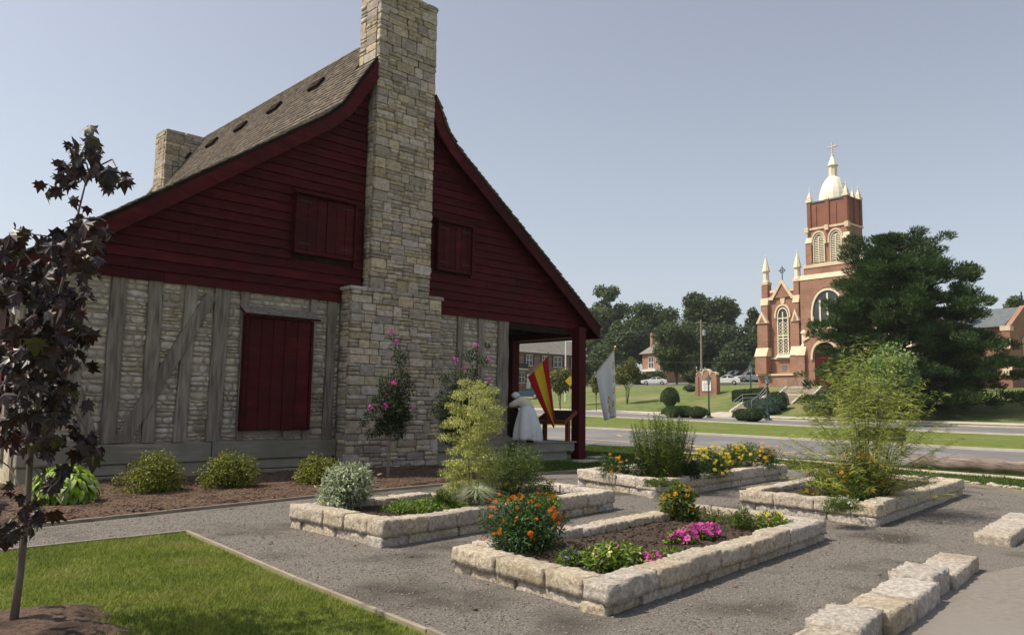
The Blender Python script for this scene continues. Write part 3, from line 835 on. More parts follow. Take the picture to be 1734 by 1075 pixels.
# posts (x0,x1 at top; x0,x1 at bottom)
def leaning(name, xt0, xt1, xb0, xb1, zt, zb, y0, y1, mat, parent, wob=.012):
    seg = 7; V = []
    for i in range(seg + 1):
        f = i / seg
        a = xb0 + (xt0 - xb0) * f + rnd.uniform(-wob, wob); c = xb1 + (xt1 - xb1) * f + rnd.uniform(-wob, wob); z = zb + (zt - zb) * f
        V += [(a, y0 + rnd.uniform(0, wob), z), (c, y0 + rnd.uniform(0, wob), z), (c, y1, z), (a, y1, z)]
    F = [(3, 2, 1, 0), tuple(seg*4 + k for k in range(4))]
    for i in range(seg):
        for k in range(4): F.append((i*4+k, i*4+(k+1) % 4, (i+1)*4+(k+1) % 4, (i+1)*4+k))
    b = MB().add(V, F).build(name, mat, parent)
    return bevel(b, .012)
POSTS = [(3.44, 3.66, 3.44, 3.66), (4.80, 5.08, 4.79, 5.06), (5.48, 5.76, 5.55, 5.80), (6.24, 6.48, 6.16, 6.40), (6.87, 7.20, 6.84, 7.14), (7.44, 7.62, 7.50, 7.62),
         (9.14, 9.30, 9.06, 9.22), (9.60, 9.83, 9.58, 9.80), (12.68, 12.86, 12.68, 12.86), (13.60, 13.80, 13.60, 13.80), (14.34, 14.55, 14.34, 14.55), (15.10, 15.50, 15.08, 15.50)]
for a, c, d, e in POSTS:
    leaning('timber_post', a, c, d, e, 4.02, .73, YW - .065, YW + .06, M['timber'], HO)
# braces
leaning('brace', 6.66, 6.93, 4.98, 5.32, 3.86, .74, YW - .095, YW + .0, M['timber'], HO, .008)
leaning('brace', 3.68, 3.90, 4.52, 4.76, 3.3, .74, YW - .095, YW + .0, M['timber'], HO, .008)
# rubble infill between the timbers
specs = []
def infill(x0, x1, z0, z1, holes=()):
    z = z0
    while z < z1 - .03:
        h = rnd.choice((.05, .07, .09, .11, .13, .17)) * rnd.uniform(.9, 1.1)
        if z + h > z1: h = z1 - z
        x = x0 + rnd.uniform(-.08, 0)
        while x < x1 - .02:
            w = rnd.uniform(.10, .34) * (1 + h * 2.5)
            a, c = max(x, x0), min(x + w, x1)
            cx, cz = (a + c)/2, z + h/2
            if c - a > .05 and not any(hx0 < cx < hx1 and hz0 < cz < hz1 for hx0, hx1, hz0, hz1 in holes):
                D = math.hypot(cx, YW)
                R = Matrix.Rotation(rnd.uniform(-.10, .10), 3, 'Y')
                specs.append(((c-a)*h/D**2, (cx, YW + .035 + rnd.uniform(-.014, .020), cz), (c - a - .012, .11, h - .010), np.array(R)))
            x += w
        z += h
SH = (7.46, 9.18, .86, 3.62)
for xa, xb in ((3.66, 4.80), (5.07, 5.52), (5.78, 6.20), (6.44, 6.86), (7.17, 7.50), (7.62, 9.10), (9.26, 9.60), (9.83, 9.95)):
    infill(xa, xb, .75, 4.0, (SH,))
for xa, xb in ((12.86, 13.6), (13.8, 14.34), (14.55, 15.1)):
    infill(xa, xb, .75, 4.0)
pieces('infill_stone', 'rubble', M['lime_stone'], specs, HO)
# big red shutter box with two leaves and a hood
ws = MB().box(7.50, 7.58, YW - .22, YW - .03, .96, 3.46).box(9.08, 9.14, YW - .22, YW - .03, .96, 3.44).box(7.58, 9.08, YW - .10, YW - .03, .96, 3.44).build('window_shutter', M['red'], HO, label='tall red double shutter under a sloping hood')
for xa_, xb_ in ((7.60, 7.87), (7.878, 8.15), (8.158, 8.43), (8.445, 8.75), (8.758, 9.07)):
    bevel(MB().box(xa_, xb_, YW - .19 - rnd.uniform(0, .006), YW - .13, .97 + rnd.uniform(-.01, .01), 3.42).build('plank', M['red'], ws), .007)
MB().box(8.42, 8.455, YW - .128, YW - .105, .97, 3.42).build('batten', M['dark_red'], ws)
MB().prismx([(YW - .34, 3.44), (YW - .36, 3.48), (YW - .04, 3.66), (YW - .04, 3.60)], 7.42, 9.24).build('hood', M['red'], ws)
MB().prismx([(YW - .345, 3.485), (YW - .345, 3.505), (YW - .04, 3.69), (YW - .04, 3.665)], 7.42, 9.24).build('hood_board', M['timber'], ws)
MB().box(8.55, 8.72, YW - .12, YW - .02, .80, .95).build('shutter_prop', M['timber'], ws)
# gable shutters
for (xa, xb, z0, z1) in ((8.62, 10.12, 5.10, 6.36), (12.76, 13.88, 5.24, 6.42)):
    g = MB().box(xa - .08, xa, YW - .25, YW - .02, z0 - .1, z1).box(xb, xb + .08, YW - .25, YW - .02, z0 - .1, z1).box(xa, xb, YW - .20, YW - .02, z0 - .1, z0 - .01).build('gable_shutter', M['red'], HO)
    mid = (xa + xb) / 2
    for a, c in ((xa, mid - .008), (mid + .008, xb)):
        for q0, q1 in ((a, a*.66+c*.34), (a*.66+c*.34, a*.33+c*.67), (a*.33+c*.67, c)):
            bevel(MB().box(q0 + .004, q1 - .004, YW - .19 - rnd.uniform(0, .006), YW - .14, z0, z1).build('plank', M['red'], g), .006)
    for zz in (z0 + .12, z1 - .14):
        MB().box(xa + .01, xa + .34, YW - .20, YW - .192, zz, zz + .035).build('hinge', M['iron'], g)
        MB().box(xb - .34, xb - .01, YW - .20, YW - .192, zz, zz + .035).build('hinge', M['iron'], g)
    MB().prismx([(YW - .34, z1 + .02), (YW - .34, z1 + .05), (YW - .03, z1 + .17), (YW - .03, z1 + .10)], xa - .13, xb + .13).build('hood', M['red'], g)
# clapboards
def xr_at(z):
    # x range inside the rake at height z
    xs = [p[0] for p in PROF]; zs = [p[1] for p in PROF]
    i = zs.index(max(zs))
    l = float(np.interp(z + .22, zs[:i+1], xs[:i+1])); r = float(np.interp(-(z + .22), [-q for q in zs[i:]], xs[i:]))
    return l, r
z = 3.985; k = 0
while z < 11.1:
    e = .215
    l, r = xr_at(z + e * .5)
    l = max(l, XL - .03); r = min(r, 18.95)
    def clap(a, c):
        if c - a < .15: return
        if c - a > 3.4 and rnd.random() < .75:
            q0 = a + (c - a) * rnd.uniform(.3, .7); clap(a, q0 - .004); clap(q0 + .004, c); return
        # slightly irregular lower edge, wedge section
        n_ = max(2, int((c - a) / .6)); V = []
        for i in range(n_ + 1):
            x = a + (c - a) * i / n_
            w1 = .004 * mnoise.noise(Vector((x * 1.3, z * 9, 0)))
            V += [(x, YW - .100 + w1, z + w1 * 2), (x, YW - .052, z + e + .02), (x, YW - .02, z + e + .02), (x, YW - .02, z + w1)]
        F = [(0, 1, 2, 3), tuple(n_*4 + q_ for q_ in (3, 2, 1, 0))]
        for i in range(n_):
            for q_ in range(4): F.append((i*4+q_, (i+1)*4+q_, (i+1)*4+(q_+1) % 4, i*4+(q_+1) % 4))
        MB().add(V, F).build('clapboard', M['red'], HO)
    cuts = []
    if z > 4.2: cuts = [(10.45, 12.42)]
    else: cuts = [(9.90, 12.66)]
    if 4.95 < z + e/2 < 6.40: cuts.append((8.54, 10.20))
    if 5.10 < z + e/2 < 6.46: cuts.append((12.68, 13.96))
    cuts = sorted(cuts)
    a = l
    merged = []
    for c0, c1 in cuts:
        if merged and c0 <= merged[-1][1]: merged[-1] = (merged[-1][0], max(c1, merged[-1][1]))
        else: merged.append((c0, c1))
    for c0, c1 in merged:
        if c0 > a: clap(a, min(c0, r))
        a = max(a, c1)
    if a < r: clap(a, r)
    z += e; k += 1
MB().box(XL - .05, 18.95, YW - .11, YW - .03, 3.93, 3.978).build('drip_board', M['red'], HO) if False else None

# porch
ppost = lambda x0, x1, y0, y1: bevel(MB().box(x0, x1, y0, y1, -.05, 4.02).build('porch_post', M['dark_red'], HO), .01)
ppost(18.14, 18.46, 16.08, 16.40)
for y in (19.05, 22.6, 25.9, 29.3): ppost(18.14, 18.46, y, y + .32)
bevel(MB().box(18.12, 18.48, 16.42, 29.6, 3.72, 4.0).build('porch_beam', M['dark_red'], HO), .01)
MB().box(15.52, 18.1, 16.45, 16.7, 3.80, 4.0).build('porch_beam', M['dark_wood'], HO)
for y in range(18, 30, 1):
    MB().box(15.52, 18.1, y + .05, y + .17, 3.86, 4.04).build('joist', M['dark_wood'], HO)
dk = MB().box(15.52, 17.92, 16.06, 16.14, .26, .50).build('deck', M['deck'], HO)
y = 16.02
while y < 29.4:
    bevel(MB().box(15.52, 17.99, y + .004, y + .136, .505, .545).build('deck_board', M['deck'], dk), .004)
    y += .14
bevel(MB().box(15.6, 17.70, 16.16, 16.42, .0, .255).build('deck_beam', M['deck'], dk), .01)
MB().box(17.88, 17.95, 16.16, 29.4, .2, .50).build('deck_beam', M['deck'], dk)
MB().box(15.52, 17.6, 16.5, 29.4, .02, .2).build('under_deck_shade', M['dark_wood'], dk)  # dark block filling the gap under the deck, stands in for its shade
# door on the porch wall (seen from a step to the right)
dr = MB().box(15.505, 15.56, 19.0, 20.0, .55, 2.65).build('door', M['dark_red'], HO)
MB().box(15.57, 15.60, 19.1, 19.14, 1.5, 1.62).build('handle', M['iron'], dr)

# chimneys of squared rubble
def ashlar(a0, a1, z0, z1, big=1.0):
    out = []; z = z0
    while z < z1 - .02:
        h = rnd.uniform(.15, .34) * big
        if z + h > z1 - .10: h = z1 - z
        a = a0
        while a < a1 - .01:
            w = rnd.uniform(.22, .58) * big
            if a1 - (a + w) < .16: w = a1 - a
            if rnd.random() < (.42 if h > .17 else .75): out.append((a, a + w, z, z + h))
            else:
                k_ = 2 if (h < .24 or rnd.random() < .45) else 3
                hs_ = [rnd.uniform(.6, 1.5) for _ in range(k_)]; tot = sum(hs_); zz = z
                for q_ in hs_:
                    hh = h * q_ / tot
                    if w > .34 and rnd.random() < .45:
                        m_ = w * rnd.uniform(.35, .65); out += [(a, a + m_, zz, zz + hh), (a + m_, a + w, zz, zz + hh)]
                    else: out.append((a, a + w, zz, zz + hh))
                    zz += hh
            a += w
        z += h
    return out
def stack_faces(specs, x0, x1, y0, y1, z0, z1, big=1.0, faces='FLRB', wt=1.0):
    j = .009
    def put(c, s):
        D2 = c[0]**2 + c[1]**2
        return ((s[0] if s[0] > s[1] else s[1]) * s[2] / D2 * wt, c, s, None)
    dpt = .14
    if 'F' in faces:
        for a, c, z, z_ in ashlar(x0, x1, z0, z1, big):
            specs.append(put(((a+c)/2, y0 + dpt/2 - rnd.uniform(0, .03), (z+z_)/2), (c-a-j, dpt, z_-z-j)))
    if 'L' in faces:
        for a, c, z, z_ in ashlar(y0 + dpt - .02, y1, z0, z1, big):
            specs.append(put((x0 + dpt/2 - rnd.uniform(0, .02), (a+c)/2, (z+z_)/2), (dpt, c-a-j, z_-z-j)))
    if 'R' in faces:
        for a, c, z, z_ in ashlar(y0 + dpt - .02, y1, z0, z1, big * 1.3):
            q_ = put((x1 - dpt/2 + rnd.uniform(0, .02), (a+c)/2, (z+z_)/2), (dpt, c-a-j, z_-z-j)); specs.append((q_[0] * .05, *q_[1:]))
    if 'B' in faces:
        for a, c, z, z_ in ashlar(x0, x1, z0, z1, big * 1.6):
            q_ = put(((a+c)/2, y1 - dpt/2, (z+z_)/2), (c-a-j, dpt, z_-z-j)); specs.append((q_[0] * .02, *q_[1:]))
specs = []
CHM = MB().box(9.98, 12.57, 16.06, 16.40, -.1, 4.30).box(10.58, 12.30, 16.20, 17.0, 4.30, 12.10).build('chimney', M['mortar'], HO, label='tall buff stone chimney on the gable wall')
stack_faces(specs, 9.93, 12.62, 15.98, 16.44, -.06, 4.26, 1.0, 'FLR')
stack_faces(specs, 10.53, 12.35, 16.13, 17.02, 4.36, 12.12, 1.0, 'FLRB')
# shoulder slabs and cap
for xa, xb in ((9.86, 10.35), (10.35, 11.0), (11.0, 11.7), (11.7, 12.2), (12.2, 12.70)):
    specs.append((.001, ((xa+xb)/2, 16.20, 4.31), (xb-xa-.01, .50, .09), None))
for xa, xb in ((10.50, 11.0), (11.0, 11.5), (11.5, 12.0), (12.0, 12.39)):
    for y_ in (16.33, 16.80): specs.append((.001, ((xa+xb)/2, y_, 12.17), (xb-xa-.01, .46, .10), None))
pieces('stone', 'ashlar', M['buff_stone'], specs, CHM)
specs = []
CH2 = MB().box(9.85, 11.2, 28.6, 29.4, 7.5, 11.25).build('chimney', M['mortar'], HO, label='squat buff stone chimney at the far end of the roof')
stack_faces(specs, 9.74, 11.30, 28.50, 29.50, 7.6, 11.30, 1.35, 'FLRB', .05)
pieces('stone', 'ashlar', M['buff_stone'], specs, CH2)

# ================================================================ RAISED BEDS OF STONE BLOCKS
def block_mesh(L, W, H, seed, res=.04):
    nx, ny, nz = max(2, int(L/res)), max(2, int(W/res)), max(2, int(H/res))
    V, F = lattice(nx, ny, nz)
    off = Vector((seed * 7.3, seed * 1.7, seed * 3.1))
    S = np.array([L, W, H])
    out = np.empty_like(V)
    for i, v in enumerate(V):
        p = v * S
        e = (np.abs(v) > .499)
        k = e.sum()
        pv = Vector(p)
        n1 = mnoise.noise(pv * 5 + off); n2 = mnoise.noise(pv * 16 + off); n3 = mnoise.noise(pv * 38 + off)
        amt = (.004 * n1 + .014 * n2 + .011 * n3)
        d = np.where(e, np.sign(v), 0.0)
        if k >= 2:
            cut = .002 + .020 * max(0, mnoise.noise(pv * 11 + off * 2) - .05)
            d = d / k ** .5
            p = p - d * cut
        if v[2] > .499 and k == 1: amt *= .45
        out[i] = p + d * amt
    return out, F
BSEED = [0]
def put_block(cx, cy, z0, L, W, H, ang, parent, mat=None, mesh=None, name='block'):
    BSEED[0] += 1
    V, F = block_mesh(L, W, H, BSEED[0])
    c, s = math.cos(ang), math.sin(ang)
    R = np.array([[c, -s, 0], [s, c, 0], [0, 0, 1]])
    tx = rnd.uniform(-.012, .012)
    V = V + np.stack([np.zeros(len(V)), np.zeros(len(V)), V[:, 0] * tx], 1)
    V = V @ R.T + np.array([cx, cy, z0 + H / 2])
    return mesh_np(name, V, F, mat or M['block'], parent)
def raised_bed(label, corners, h0, h1, soil_z, W=.27, lens=(.42, .72)):
    """corners counter-clockwise seen from above; h0, h1 heights of lower and upper course"""
    cs = [np.array(c, float) for c in corners]
    cen = sum(cs) / 4
    t = thing('raised_bed', label, 'raised bed', (cs[0][0], cs[0][1], 0), 'stone block flower beds in the gravel')
    for course, (z0, h) in enumerate(((-.04, h0 + .04), (h0, h1))):
        for i in range(4):
            a, b_ = cs[i], cs[(i + 1) % 4]
            d = (b_ - a) / np.linalg.norm(b_ - a); nin = np.array([-d[1], d[0]])
            L_ = np.linalg.norm(b_ - a)
            # alternate which wall runs through at the corner
            s0 = 0 if (i + course) % 2 == 0 else W
            s1 = L_ if (i + 1 + course) % 2 == 1 else L_ - W
            if (i + course) % 2 == 0: s0, s1 = 0, L_
            else: s0, s1 = W + .004, L_ - W - .004
            x = s0
            while x < s1 - .02:
                w = rnd.uniform(*lens) * (1 if course else 1.1)
                if s1 - (x + w) < .26: w = s1 - x
                hh = h + (rnd.uniform(-.012, .016) if course else 0)
                m_ = a + d * (x + w / 2) + nin * (W / 2 + (.018 if course == 0 else 0) + rnd.uniform(-.01, .012))
                gap = rnd.uniform(.012, .024) if course else rnd.uniform(.015, .045)
                put_block(m_[0], m_[1], z0, w - gap, W - .01 - (.02 if course == 0 else 0), hh, math.atan2(d[1], d[0]) + rnd.uniform(-.012, .012), t)
                x += w
    inn = []
    for i in range(4):
        v = cen - cs[i]
        inn.append(tuple(cs[i] + v / np.linalg.norm(v) * W * 1.05))
    so = lumpy('soil', inn, soil_z, .0, M['soil'], step=.09, amp=.018, parent=t, kind=None)
    return t, inn
B1 = [(4.82, 3.95), (9.70, 4.49), (9.80, 6.42), (4.95, 6.02)]
B2 = [(5.12, 7.41), (9.83, 7.92), (9.98, 9.62), (5.04, 9.40)]
c3 = [tuple(gnd(*p)[:2]) for p in ((1118, 845), (1335, 809))]
d3 = np.array(c3[1]) - np.array(c3[0]); l3 = np.array(gnd(976, 821)[:2])
B3 = [c3[0], c3[1], tuple(l3 + d3 * .96), tuple(l3)]
B4 = [(11.34, 4.53), (17.14, 5.17), (17.35, 7.4), (11.52, 6.78)]
bed1, in1 = raised_bed('nearest stone block flower bed, with bare soil, magenta petunias and marigolds', B1, .085, .165, .165)
bed2, in2 = raised_bed('stone block flower bed nearest the mulch, with silver sage and the tall fennel', B2, .11, .18, .20, lens=(.34, .8))
bed3, in3 = raised_bed('stone block flower bed furthest back, with pale yellow marigolds and the tall green spikes', B3, .12, .20, .24, lens=(.38, .85))
bed4, in4 = raised_bed('stone block flower bed at the right, filled by the feathery willowy shrub', B4, .12, .19, .22, lens=(.5, 1.1))
for poly, z in ((in1, .175), (in2, .21), (in3, .25), (in4, .23)):
    bits('soil_crumbs', pick(poly, 2600), z + .0, .016, M['soil'], .5, 'dark crumbs of soil in a flower bed', 'soil')
# block kerb in the gravel, two runs
t = thing('block_kerb', 'low row of pale stone blocks between gravel and asphalt, nearest the camera', 'stone kerb', (5.6, 2.5, 0))
pts = [(4.7, 2.36), (5.30, 2.42), (5.95, 2.50), (6.55, 2.55), (7.35, 2.64), (7.95, 2.70), (8.62, 2.80), (9.15, 2.86)]
for i, (p, q_) in enumerate(zip(pts, pts[1:])):
    L_ = math.hypot(q_[0]-p[0], q_[1]-p[1]); a = math.atan2(q_[1]-p[1], q_[0]-p[0])
    put_block((p[0]+q_[0])/2, (p[1]+q_[1])/2 + (.04 if i % 3 == 1 else -.015), -.03, L_ - .028, .36, [.19, .21, .20, .20, .23, .17, .17][i], a + rnd.uniform(-.03, .03), t)
t = thing('block_kerb', 'low row of pale stone blocks entering the picture at its right edge', 'stone kerb', (11.2, 3.0, 0))
pts = [(10.98, 3.04), (11.62, 3.10), (12.3, 3.16), (12.95, 3.25), (13.6, 3.3)]
for i, (p, q_) in enumerate(zip(pts, pts[1:])):
    L_ = math.hypot(q_[0]-p[0], q_[1]-p[1]); a = math.atan2(q_[1]-p[1], q_[0]-p[0])
    put_block((p[0]+q_[0])/2, (p[1]+q_[1])/2, -.03, L_ - .015, .40, [.16, .17, .16, .17][i], a, t)
# fieldstones between gravel and grass at the right
t = thing('fieldstone_row', 'row of small cream fieldstones along the grass at the right', 'stone edging', (20.0, 7.0, 0))
for i in range(130):
    f = rnd.random()
    if f < .62: x, y = 20.22 + (19.95 - 20.22) * f / .62, 9.7 + (6.6 - 9.7) * f / .62
    else: x, y = 19.95 + (18.1 - 19.95) * (f - .62) / .38, 6.6 + (2.4 - 6.6) * (f - .62) / .38
    x += rnd.uniform(.05, .42); s = rnd.uniform(.05, .13)
    me = chunk_mesh('rubble', i % 8, M['block'])[0]
    o = bpy.data.objects.new('stone', me); COL.objects.link(o); o.parent = t
    o.location = (x - 20.0, y - 7.0, s * .25); o.scale = (s * rnd.uniform(1, 1.7), s, s * .7); o.rotation_euler = (rnd.uniform(-.3, .3), rnd.uniform(-.3, .3), rnd.uniform(0, 6.3))
# flat stones by the porch post
for (px, py, s, lab) in ((1012, 776, .42, 'flat pale stone slab lying in the grass beyond the porch post'), (995, 783, .55, 'flat grey stone slab at the foot of the porch post')):
    g = gnd(px, py)
    V, F = block_mesh(s * 1.5, s * .8, .07, px)
    props(mesh_np('stone_slab', V + np.array([g[0], g[1], .035]), F, M['concrete'], loc=(g[0], g[1], 0)), lab, 'stone slab')
# weathered log rail
g0, g1 = gnd(1545, 793), gnd(1800, 808)
b = MB()
pts, rs = [], []
for i in range(22):
    f = i / 21
    pts.append((g0[0] + (g1[0]-g0[0]) * f + .05*mnoise.noise(Vector((f*7, 0, 2))), g0[1] + (g1[1]-g0[1]) * f, .19 + .05 * mnoise.noise(Vector((f*6, 1, 0)))))
    rs.append(.19 + .05 * mnoise.noise(Vector((f*8, 3, 0))))
b.tube(pts, rs, 12)
props(b.build('log_rail', M['log'], loc=(g0[0], g0[1], 0), smooth=True), 'thick weathered split log lying in the grass by the road', 'log')

# ================================================================ PLANTS
def plant_obj(name, label, cat, base, group=None):
    return thing(name, label, cat, tuple(base), group)
def flower_mesh(kind, mat):
    key = ('fl', kind, mat.name)
    if key in CH: return CH[key]
    V, F = [], []
    r = random.Random(5)
    if kind == 'pom':
        for ring, (rad, z, n, tilt) in enumerate(((1.0, 0, 11, .15), (.8, .22, 9, .45), (.5, .42, 7, .8), (.25, .5, 5, 1.1))):
            for k in range(n):
                a = 2*PI*k/n + ring * .3 + r.uniform(-.1, .1); w = 2.6 / n
                c, s = math.cos(a), math.sin(a)
                c1, s1 = math.cos(a + w/2), math.sin(a + w/2); c0, s0 = math.cos(a - w/2), math.sin(a - w/2)
                b_ = len(V)
                V += [(0, 0, z - .1), (c0*rad*.75, s0*rad*.75, z + .12*tilt), (c*rad, s*rad, z - .12 + .3*tilt), (c1*rad*.75, s1*rad*.75, z + .12*tilt)]
                F.append((b_, b_+1, b_+2, b_+3))
        V += [(0, 0, -.4), (.3, 0, -.05), (-.15, .26, -.05), (-.15, -.26, -.05)]; b_ = len(V) - 4
        F += [(b_, b_+1, b_+2), (b_, b_+2, b_+3), (b_, b_+3, b_+1)]
    elif kind == 'open':
        for k in range(5):
            a = 2*PI*k/5; 
            b_ = len(V)
            for da, rr, z in ((0, .12, -.15), (-.6, .8, .1), (-.3, 1.05, .06), (.3, 1.05, .1), (.6, .8, .02)):
                V.append((math.cos(a+da)*rr, math.sin(a+da)*rr, z))
            F.append((b_, b_+1, b_+2, b_+3, b_+4))
    elif kind == 'daisy':
        for k in range(9):
            a = 2*PI*k/9; w = .26
            b_ = len(V)
            V += [(math.cos(a)*.2, math.sin(a)*.2, .05), (math.cos(a-w)*.7, math.sin(a-w)*.7, 0), (math.cos(a)*1.05, math.sin(a)*1.05, -.12), (math.cos(a+w)*.7, math.sin(a+w)*.7, 0)]
            F.append((b_, b_+1, b_+2, b_+3))
    elif kind == 'spray':
        for k in range(26):
            u = Vector((r.gauss(0, 1), r.gauss(0, 1), r.gauss(0, 1))); u.normalize()
            p = u * r.uniform(.3, 1.0); p.z = p.z * 1.3 + .3
            t_ = u.cross(Vector((.3, .2, 1))).normalized() * .22; q_ = u.cross(t_).normalized() * .22
            b_ = len(V)
            V += [tuple(p - t_), tuple(p - q_), tuple(p + t_), tuple(p + q_)]; F.append((b_, b_+1, b_+2, b_+3))
    me = bpy.data.meshes.new('flower_head'); me.from_pydata(V, [], F); me.materials.append(mat)
    CH[key] = me
    return me
def add_flowers(parent, kind, mat, pts, size, tilt=.5, name='flower_head'):
    base = wloc(parent)
    me = flower_mesh(kind, mat)
    for p in pts:
        o = bpy.data.objects.new(name, me); COL.objects.link(o); o.parent = parent
        o.location = tuple(np.array(p) - base)
        s = size * rnd.uniform(.75, 1.2); o.scale = (s, s, s)
        # heads turn a little towards the south-west light
        o.rotation_euler = (rnd.gauss(0, tilt) + .35, rnd.gauss(0, tilt) - .35, rnd.uniform(0, 6.3))
def bush(name, label, cat, base, rx, h, leaf, n, L, W, flowers=None, group=None, clumps=14, ry=None, up=.3, stems=7, floor=.15, flat=1.0, bias=1.0, stem_mat='bark', shell=.5):
    """a low mound of foliage from many leaves in overlapping clumps, stems, and flower heads on its surface"""
    ry = ry or rx
    base = np.array(base, float)
    t = plant_obj(name, label, cat, base, group)
    r = np.random.default_rng(int(abs(base[0] * 977 + base[1] * 131)) + n)
    cs, rs = [], []
    for i in range(clumps):
        a = r.random() * 2 * PI; q_ = r.random() ** .5; zz = r.random()
        rad = .34 + .2 * r.random()
        k = math.sqrt(max(0, 1 - (zz * .85) ** 2)) * (1 - rad * .55)
        cs.append(base + np.array([math.cos(a) * q_ * rx * k, math.sin(a) * q_ * ry * k, h * (floor + (1 - floor - rad * .35) * zz)]))
        rs.append(rad * min(rx, h * 1.1) * bias)
    V, F = clump_leaves(cs, rs, n, L, W, flat=flat, up=up, shell=shell, r=r)
    V[:, 2] = np.maximum(V[:, 2], base[2] + .004)
    mesh_np('foliage', V, F, M[leaf], t)
    if stems:
        b = MB()
        for i in range(stems):
            c = cs[i % len(cs)]
            b.tube([base + np.array([r.normal(0, .02), r.normal(0, .02), -.02]), (base * .5 + c * .5) + np.array([0, 0, .02]), c], .006 + .004 * h, 4, .003)
        b.build('stems', M[stem_mat], t)
    if flowers:
        for kind, pmat, k, size in flowers:
            pts = []
            for i in range(k):
                j = int(r.integers(len(cs))); u = r.normal(size=3); u[2] = abs(u[2]) * .9 + .15; u[0] -= .35; u[1] -= .45; u /= np.linalg.norm(u)
                p = cs[j] + u * rs[j] * np.array([1, 1, flat]) * 1.06
                # keep to the outside of the mound
                for jj in range(len(cs)):
                    dv = p - cs[jj]; dd = np.linalg.norm(dv / np.array([1, 1, flat]))
                    if dd < rs[jj]: p = cs[jj] + dv * (rs[jj] / (dd + 1e-6)) * 1.05
                pts.append(p)
            add_flowers(t, kind, M[pmat], pts, size)
    return t
# bed 1 (nearest)
z1 = .165
bush('marigold_plant', 'big bushy orange marigold plant at the left end of the nearest bed', 'marigold', gnd(884, 930, z1), .45, .43, 'marigold_leaf', 9000, .042, .014,
     [('pom', 'orange_petal', 60, .030), ('pom', 'gold_petal', 3, .026)], clumps=26, group='marigolds in the beds', stem_mat='marigold_leaf')
bush('marigold_plant', 'round yellow marigold with broad leaves at the far side of the nearest bed', 'marigold', gnd(1149, 880, z1), .24, .40, 'tallgreen', 1500, .085, .036,
     [('pom', 'gold_petal', 26, .040)], clumps=14, group='marigolds in the beds', stem_mat='marigold_leaf')
bush('petunia_patch', 'widest patch of magenta petunias on the bare soil of the nearest bed', 'petunia', gnd(1180, 914, z1), .60, .14, 'groundcover', 2000, .05, .02,
     [('open', 'magenta_petal', 190, .034)], clumps=34, ry=.28, stems=0, bias=1.0, flat=.6)
bush('petunia_patch', 'small patch of magenta petunias beside the front blocks', 'petunia', gnd(1106, 957, z1), .22, .11, 'groundcover', 700, .045, .018,
     [('open', 'magenta_petal', 38, .030)], clumps=12, ry=.14, stems=0, flat=.6)
bush('pansy_patch', 'violet blue pansies next to the orange marigold bush', 'pansy', gnd(972, 955, z1), .20, .12, 'groundcover', 800, .05, .014,
     [('open', 'violet_petal', 22, .022)], clumps=10, ry=.16, stems=0, flat=.7)
bush('snapdragon_patch', 'pale yellow and green trailing plants between pansies and magenta petunias', 'flowering plant', gnd(1035, 960, z1), .42, .17, 'groundcover', 3000, .055, .016,
     [('open', 'pale_yellow_petal', 30, .022), ('open', 'magenta_petal', 4, .028)], clumps=26, ry=.24, stems=0, flat=.8)
bush('low_plant', 'thin dark green seedling just right of the yellow marigold', 'plant', gnd(1210, 886, z1), .18, .16, 'green_herb', 500, .06, .008, None, clumps=7, stems=4)
bush('low_plant', 'wispy green plant with tiny yellow flowers at the right end of the nearest bed', 'plant', gnd(1255, 895, z1), .22, .18, 'green_herb', 900, .06, .009, [('open', 'yellow_petal', 5, .014)], clumps=9, stems=4)
bush('snapdragon_patch', 'pale yellow and pink blooms in the far right corner of the nearest bed', 'flowering plant', gnd(1308, 893, z1), .42, .15, 'groundcover', 1700, .045, .012,
     [('open', 'yellow_petal', 34, .020), ('open', 'magenta_petal', 5, .018)], clumps=20, ry=.22, stems=0, flat=.8)
bush('low_plant', 'flat green seedling between the two magenta petunia patches', 'plant', gnd(1130, 938, z1), .25, .06, 'groundcover', 500, .03, .012, None, clumps=9, ry=.12, stems=0)
# bed 2
z2 = .20
bush('sage_plant', 'silvery green sage filling the left end of a stone bed', 'sage', gnd(592, 862, z2), .42, .50, 'sage', 5200, .068, .022, None, clumps=26, up=.8, stem_mat='bark_pale')
bush('creeping_plant', 'bright green creeping thyme next to the silvery sage', 'ground cover plant', gnd(716, 862, z2), .85, .09, 'groundcover', 13000, .034, .015, None, clumps=90, ry=.52, stems=0, flat=.45, bias=2.4)
bush('creeping_plant', 'bright green creeping thyme behind the orange marigolds', 'ground cover plant', gnd(895, 858, z2), .80, .12, 'groundcover', 9000, .034, .015, None, clumps=60, ry=.42, stems=0, flat=.5, bias=2.0)
def tuft(label, base, n, h, w, mat, spread=.5, name='chive_tuft', cat='grass tuft', group=None):
    t = plant_obj(name, label, cat, base, group)
    r = np.random.default_rng(n + int(base[0] * 100))
    base = np.array(base)
    V, F = [], []
    for i in range(n):
        a = r.random() * 2 * PI; hh = h * (.55 + .5 * r.random()); sp = spread * hh * (.2 + r.random())
        d = np.array([math.cos(a), math.sin(a), 0]); p0 = base + d * .05 * r.random(); sd = np.array([-d[1], d[0], 0]) * w / 2
        p1 = p0 + d * sp * .35 + np.array([0, 0, hh * .7]); p2 = p0 + d * sp + np.array([0, 0, hh * (.95 - .4 * sp / hh)])
        b_ = len(V); V += [p0 - sd, p0 + sd, p1 + sd, p1 - sd, p2 + sd * .2, p2 - sd * .2]
        F += [(b_, b_+1, b_+2, b_+3), (b_+3, b_+2, b_+4, b_+5)]
    mesh_np('leaves', V, F, M[mat], t)
    return t
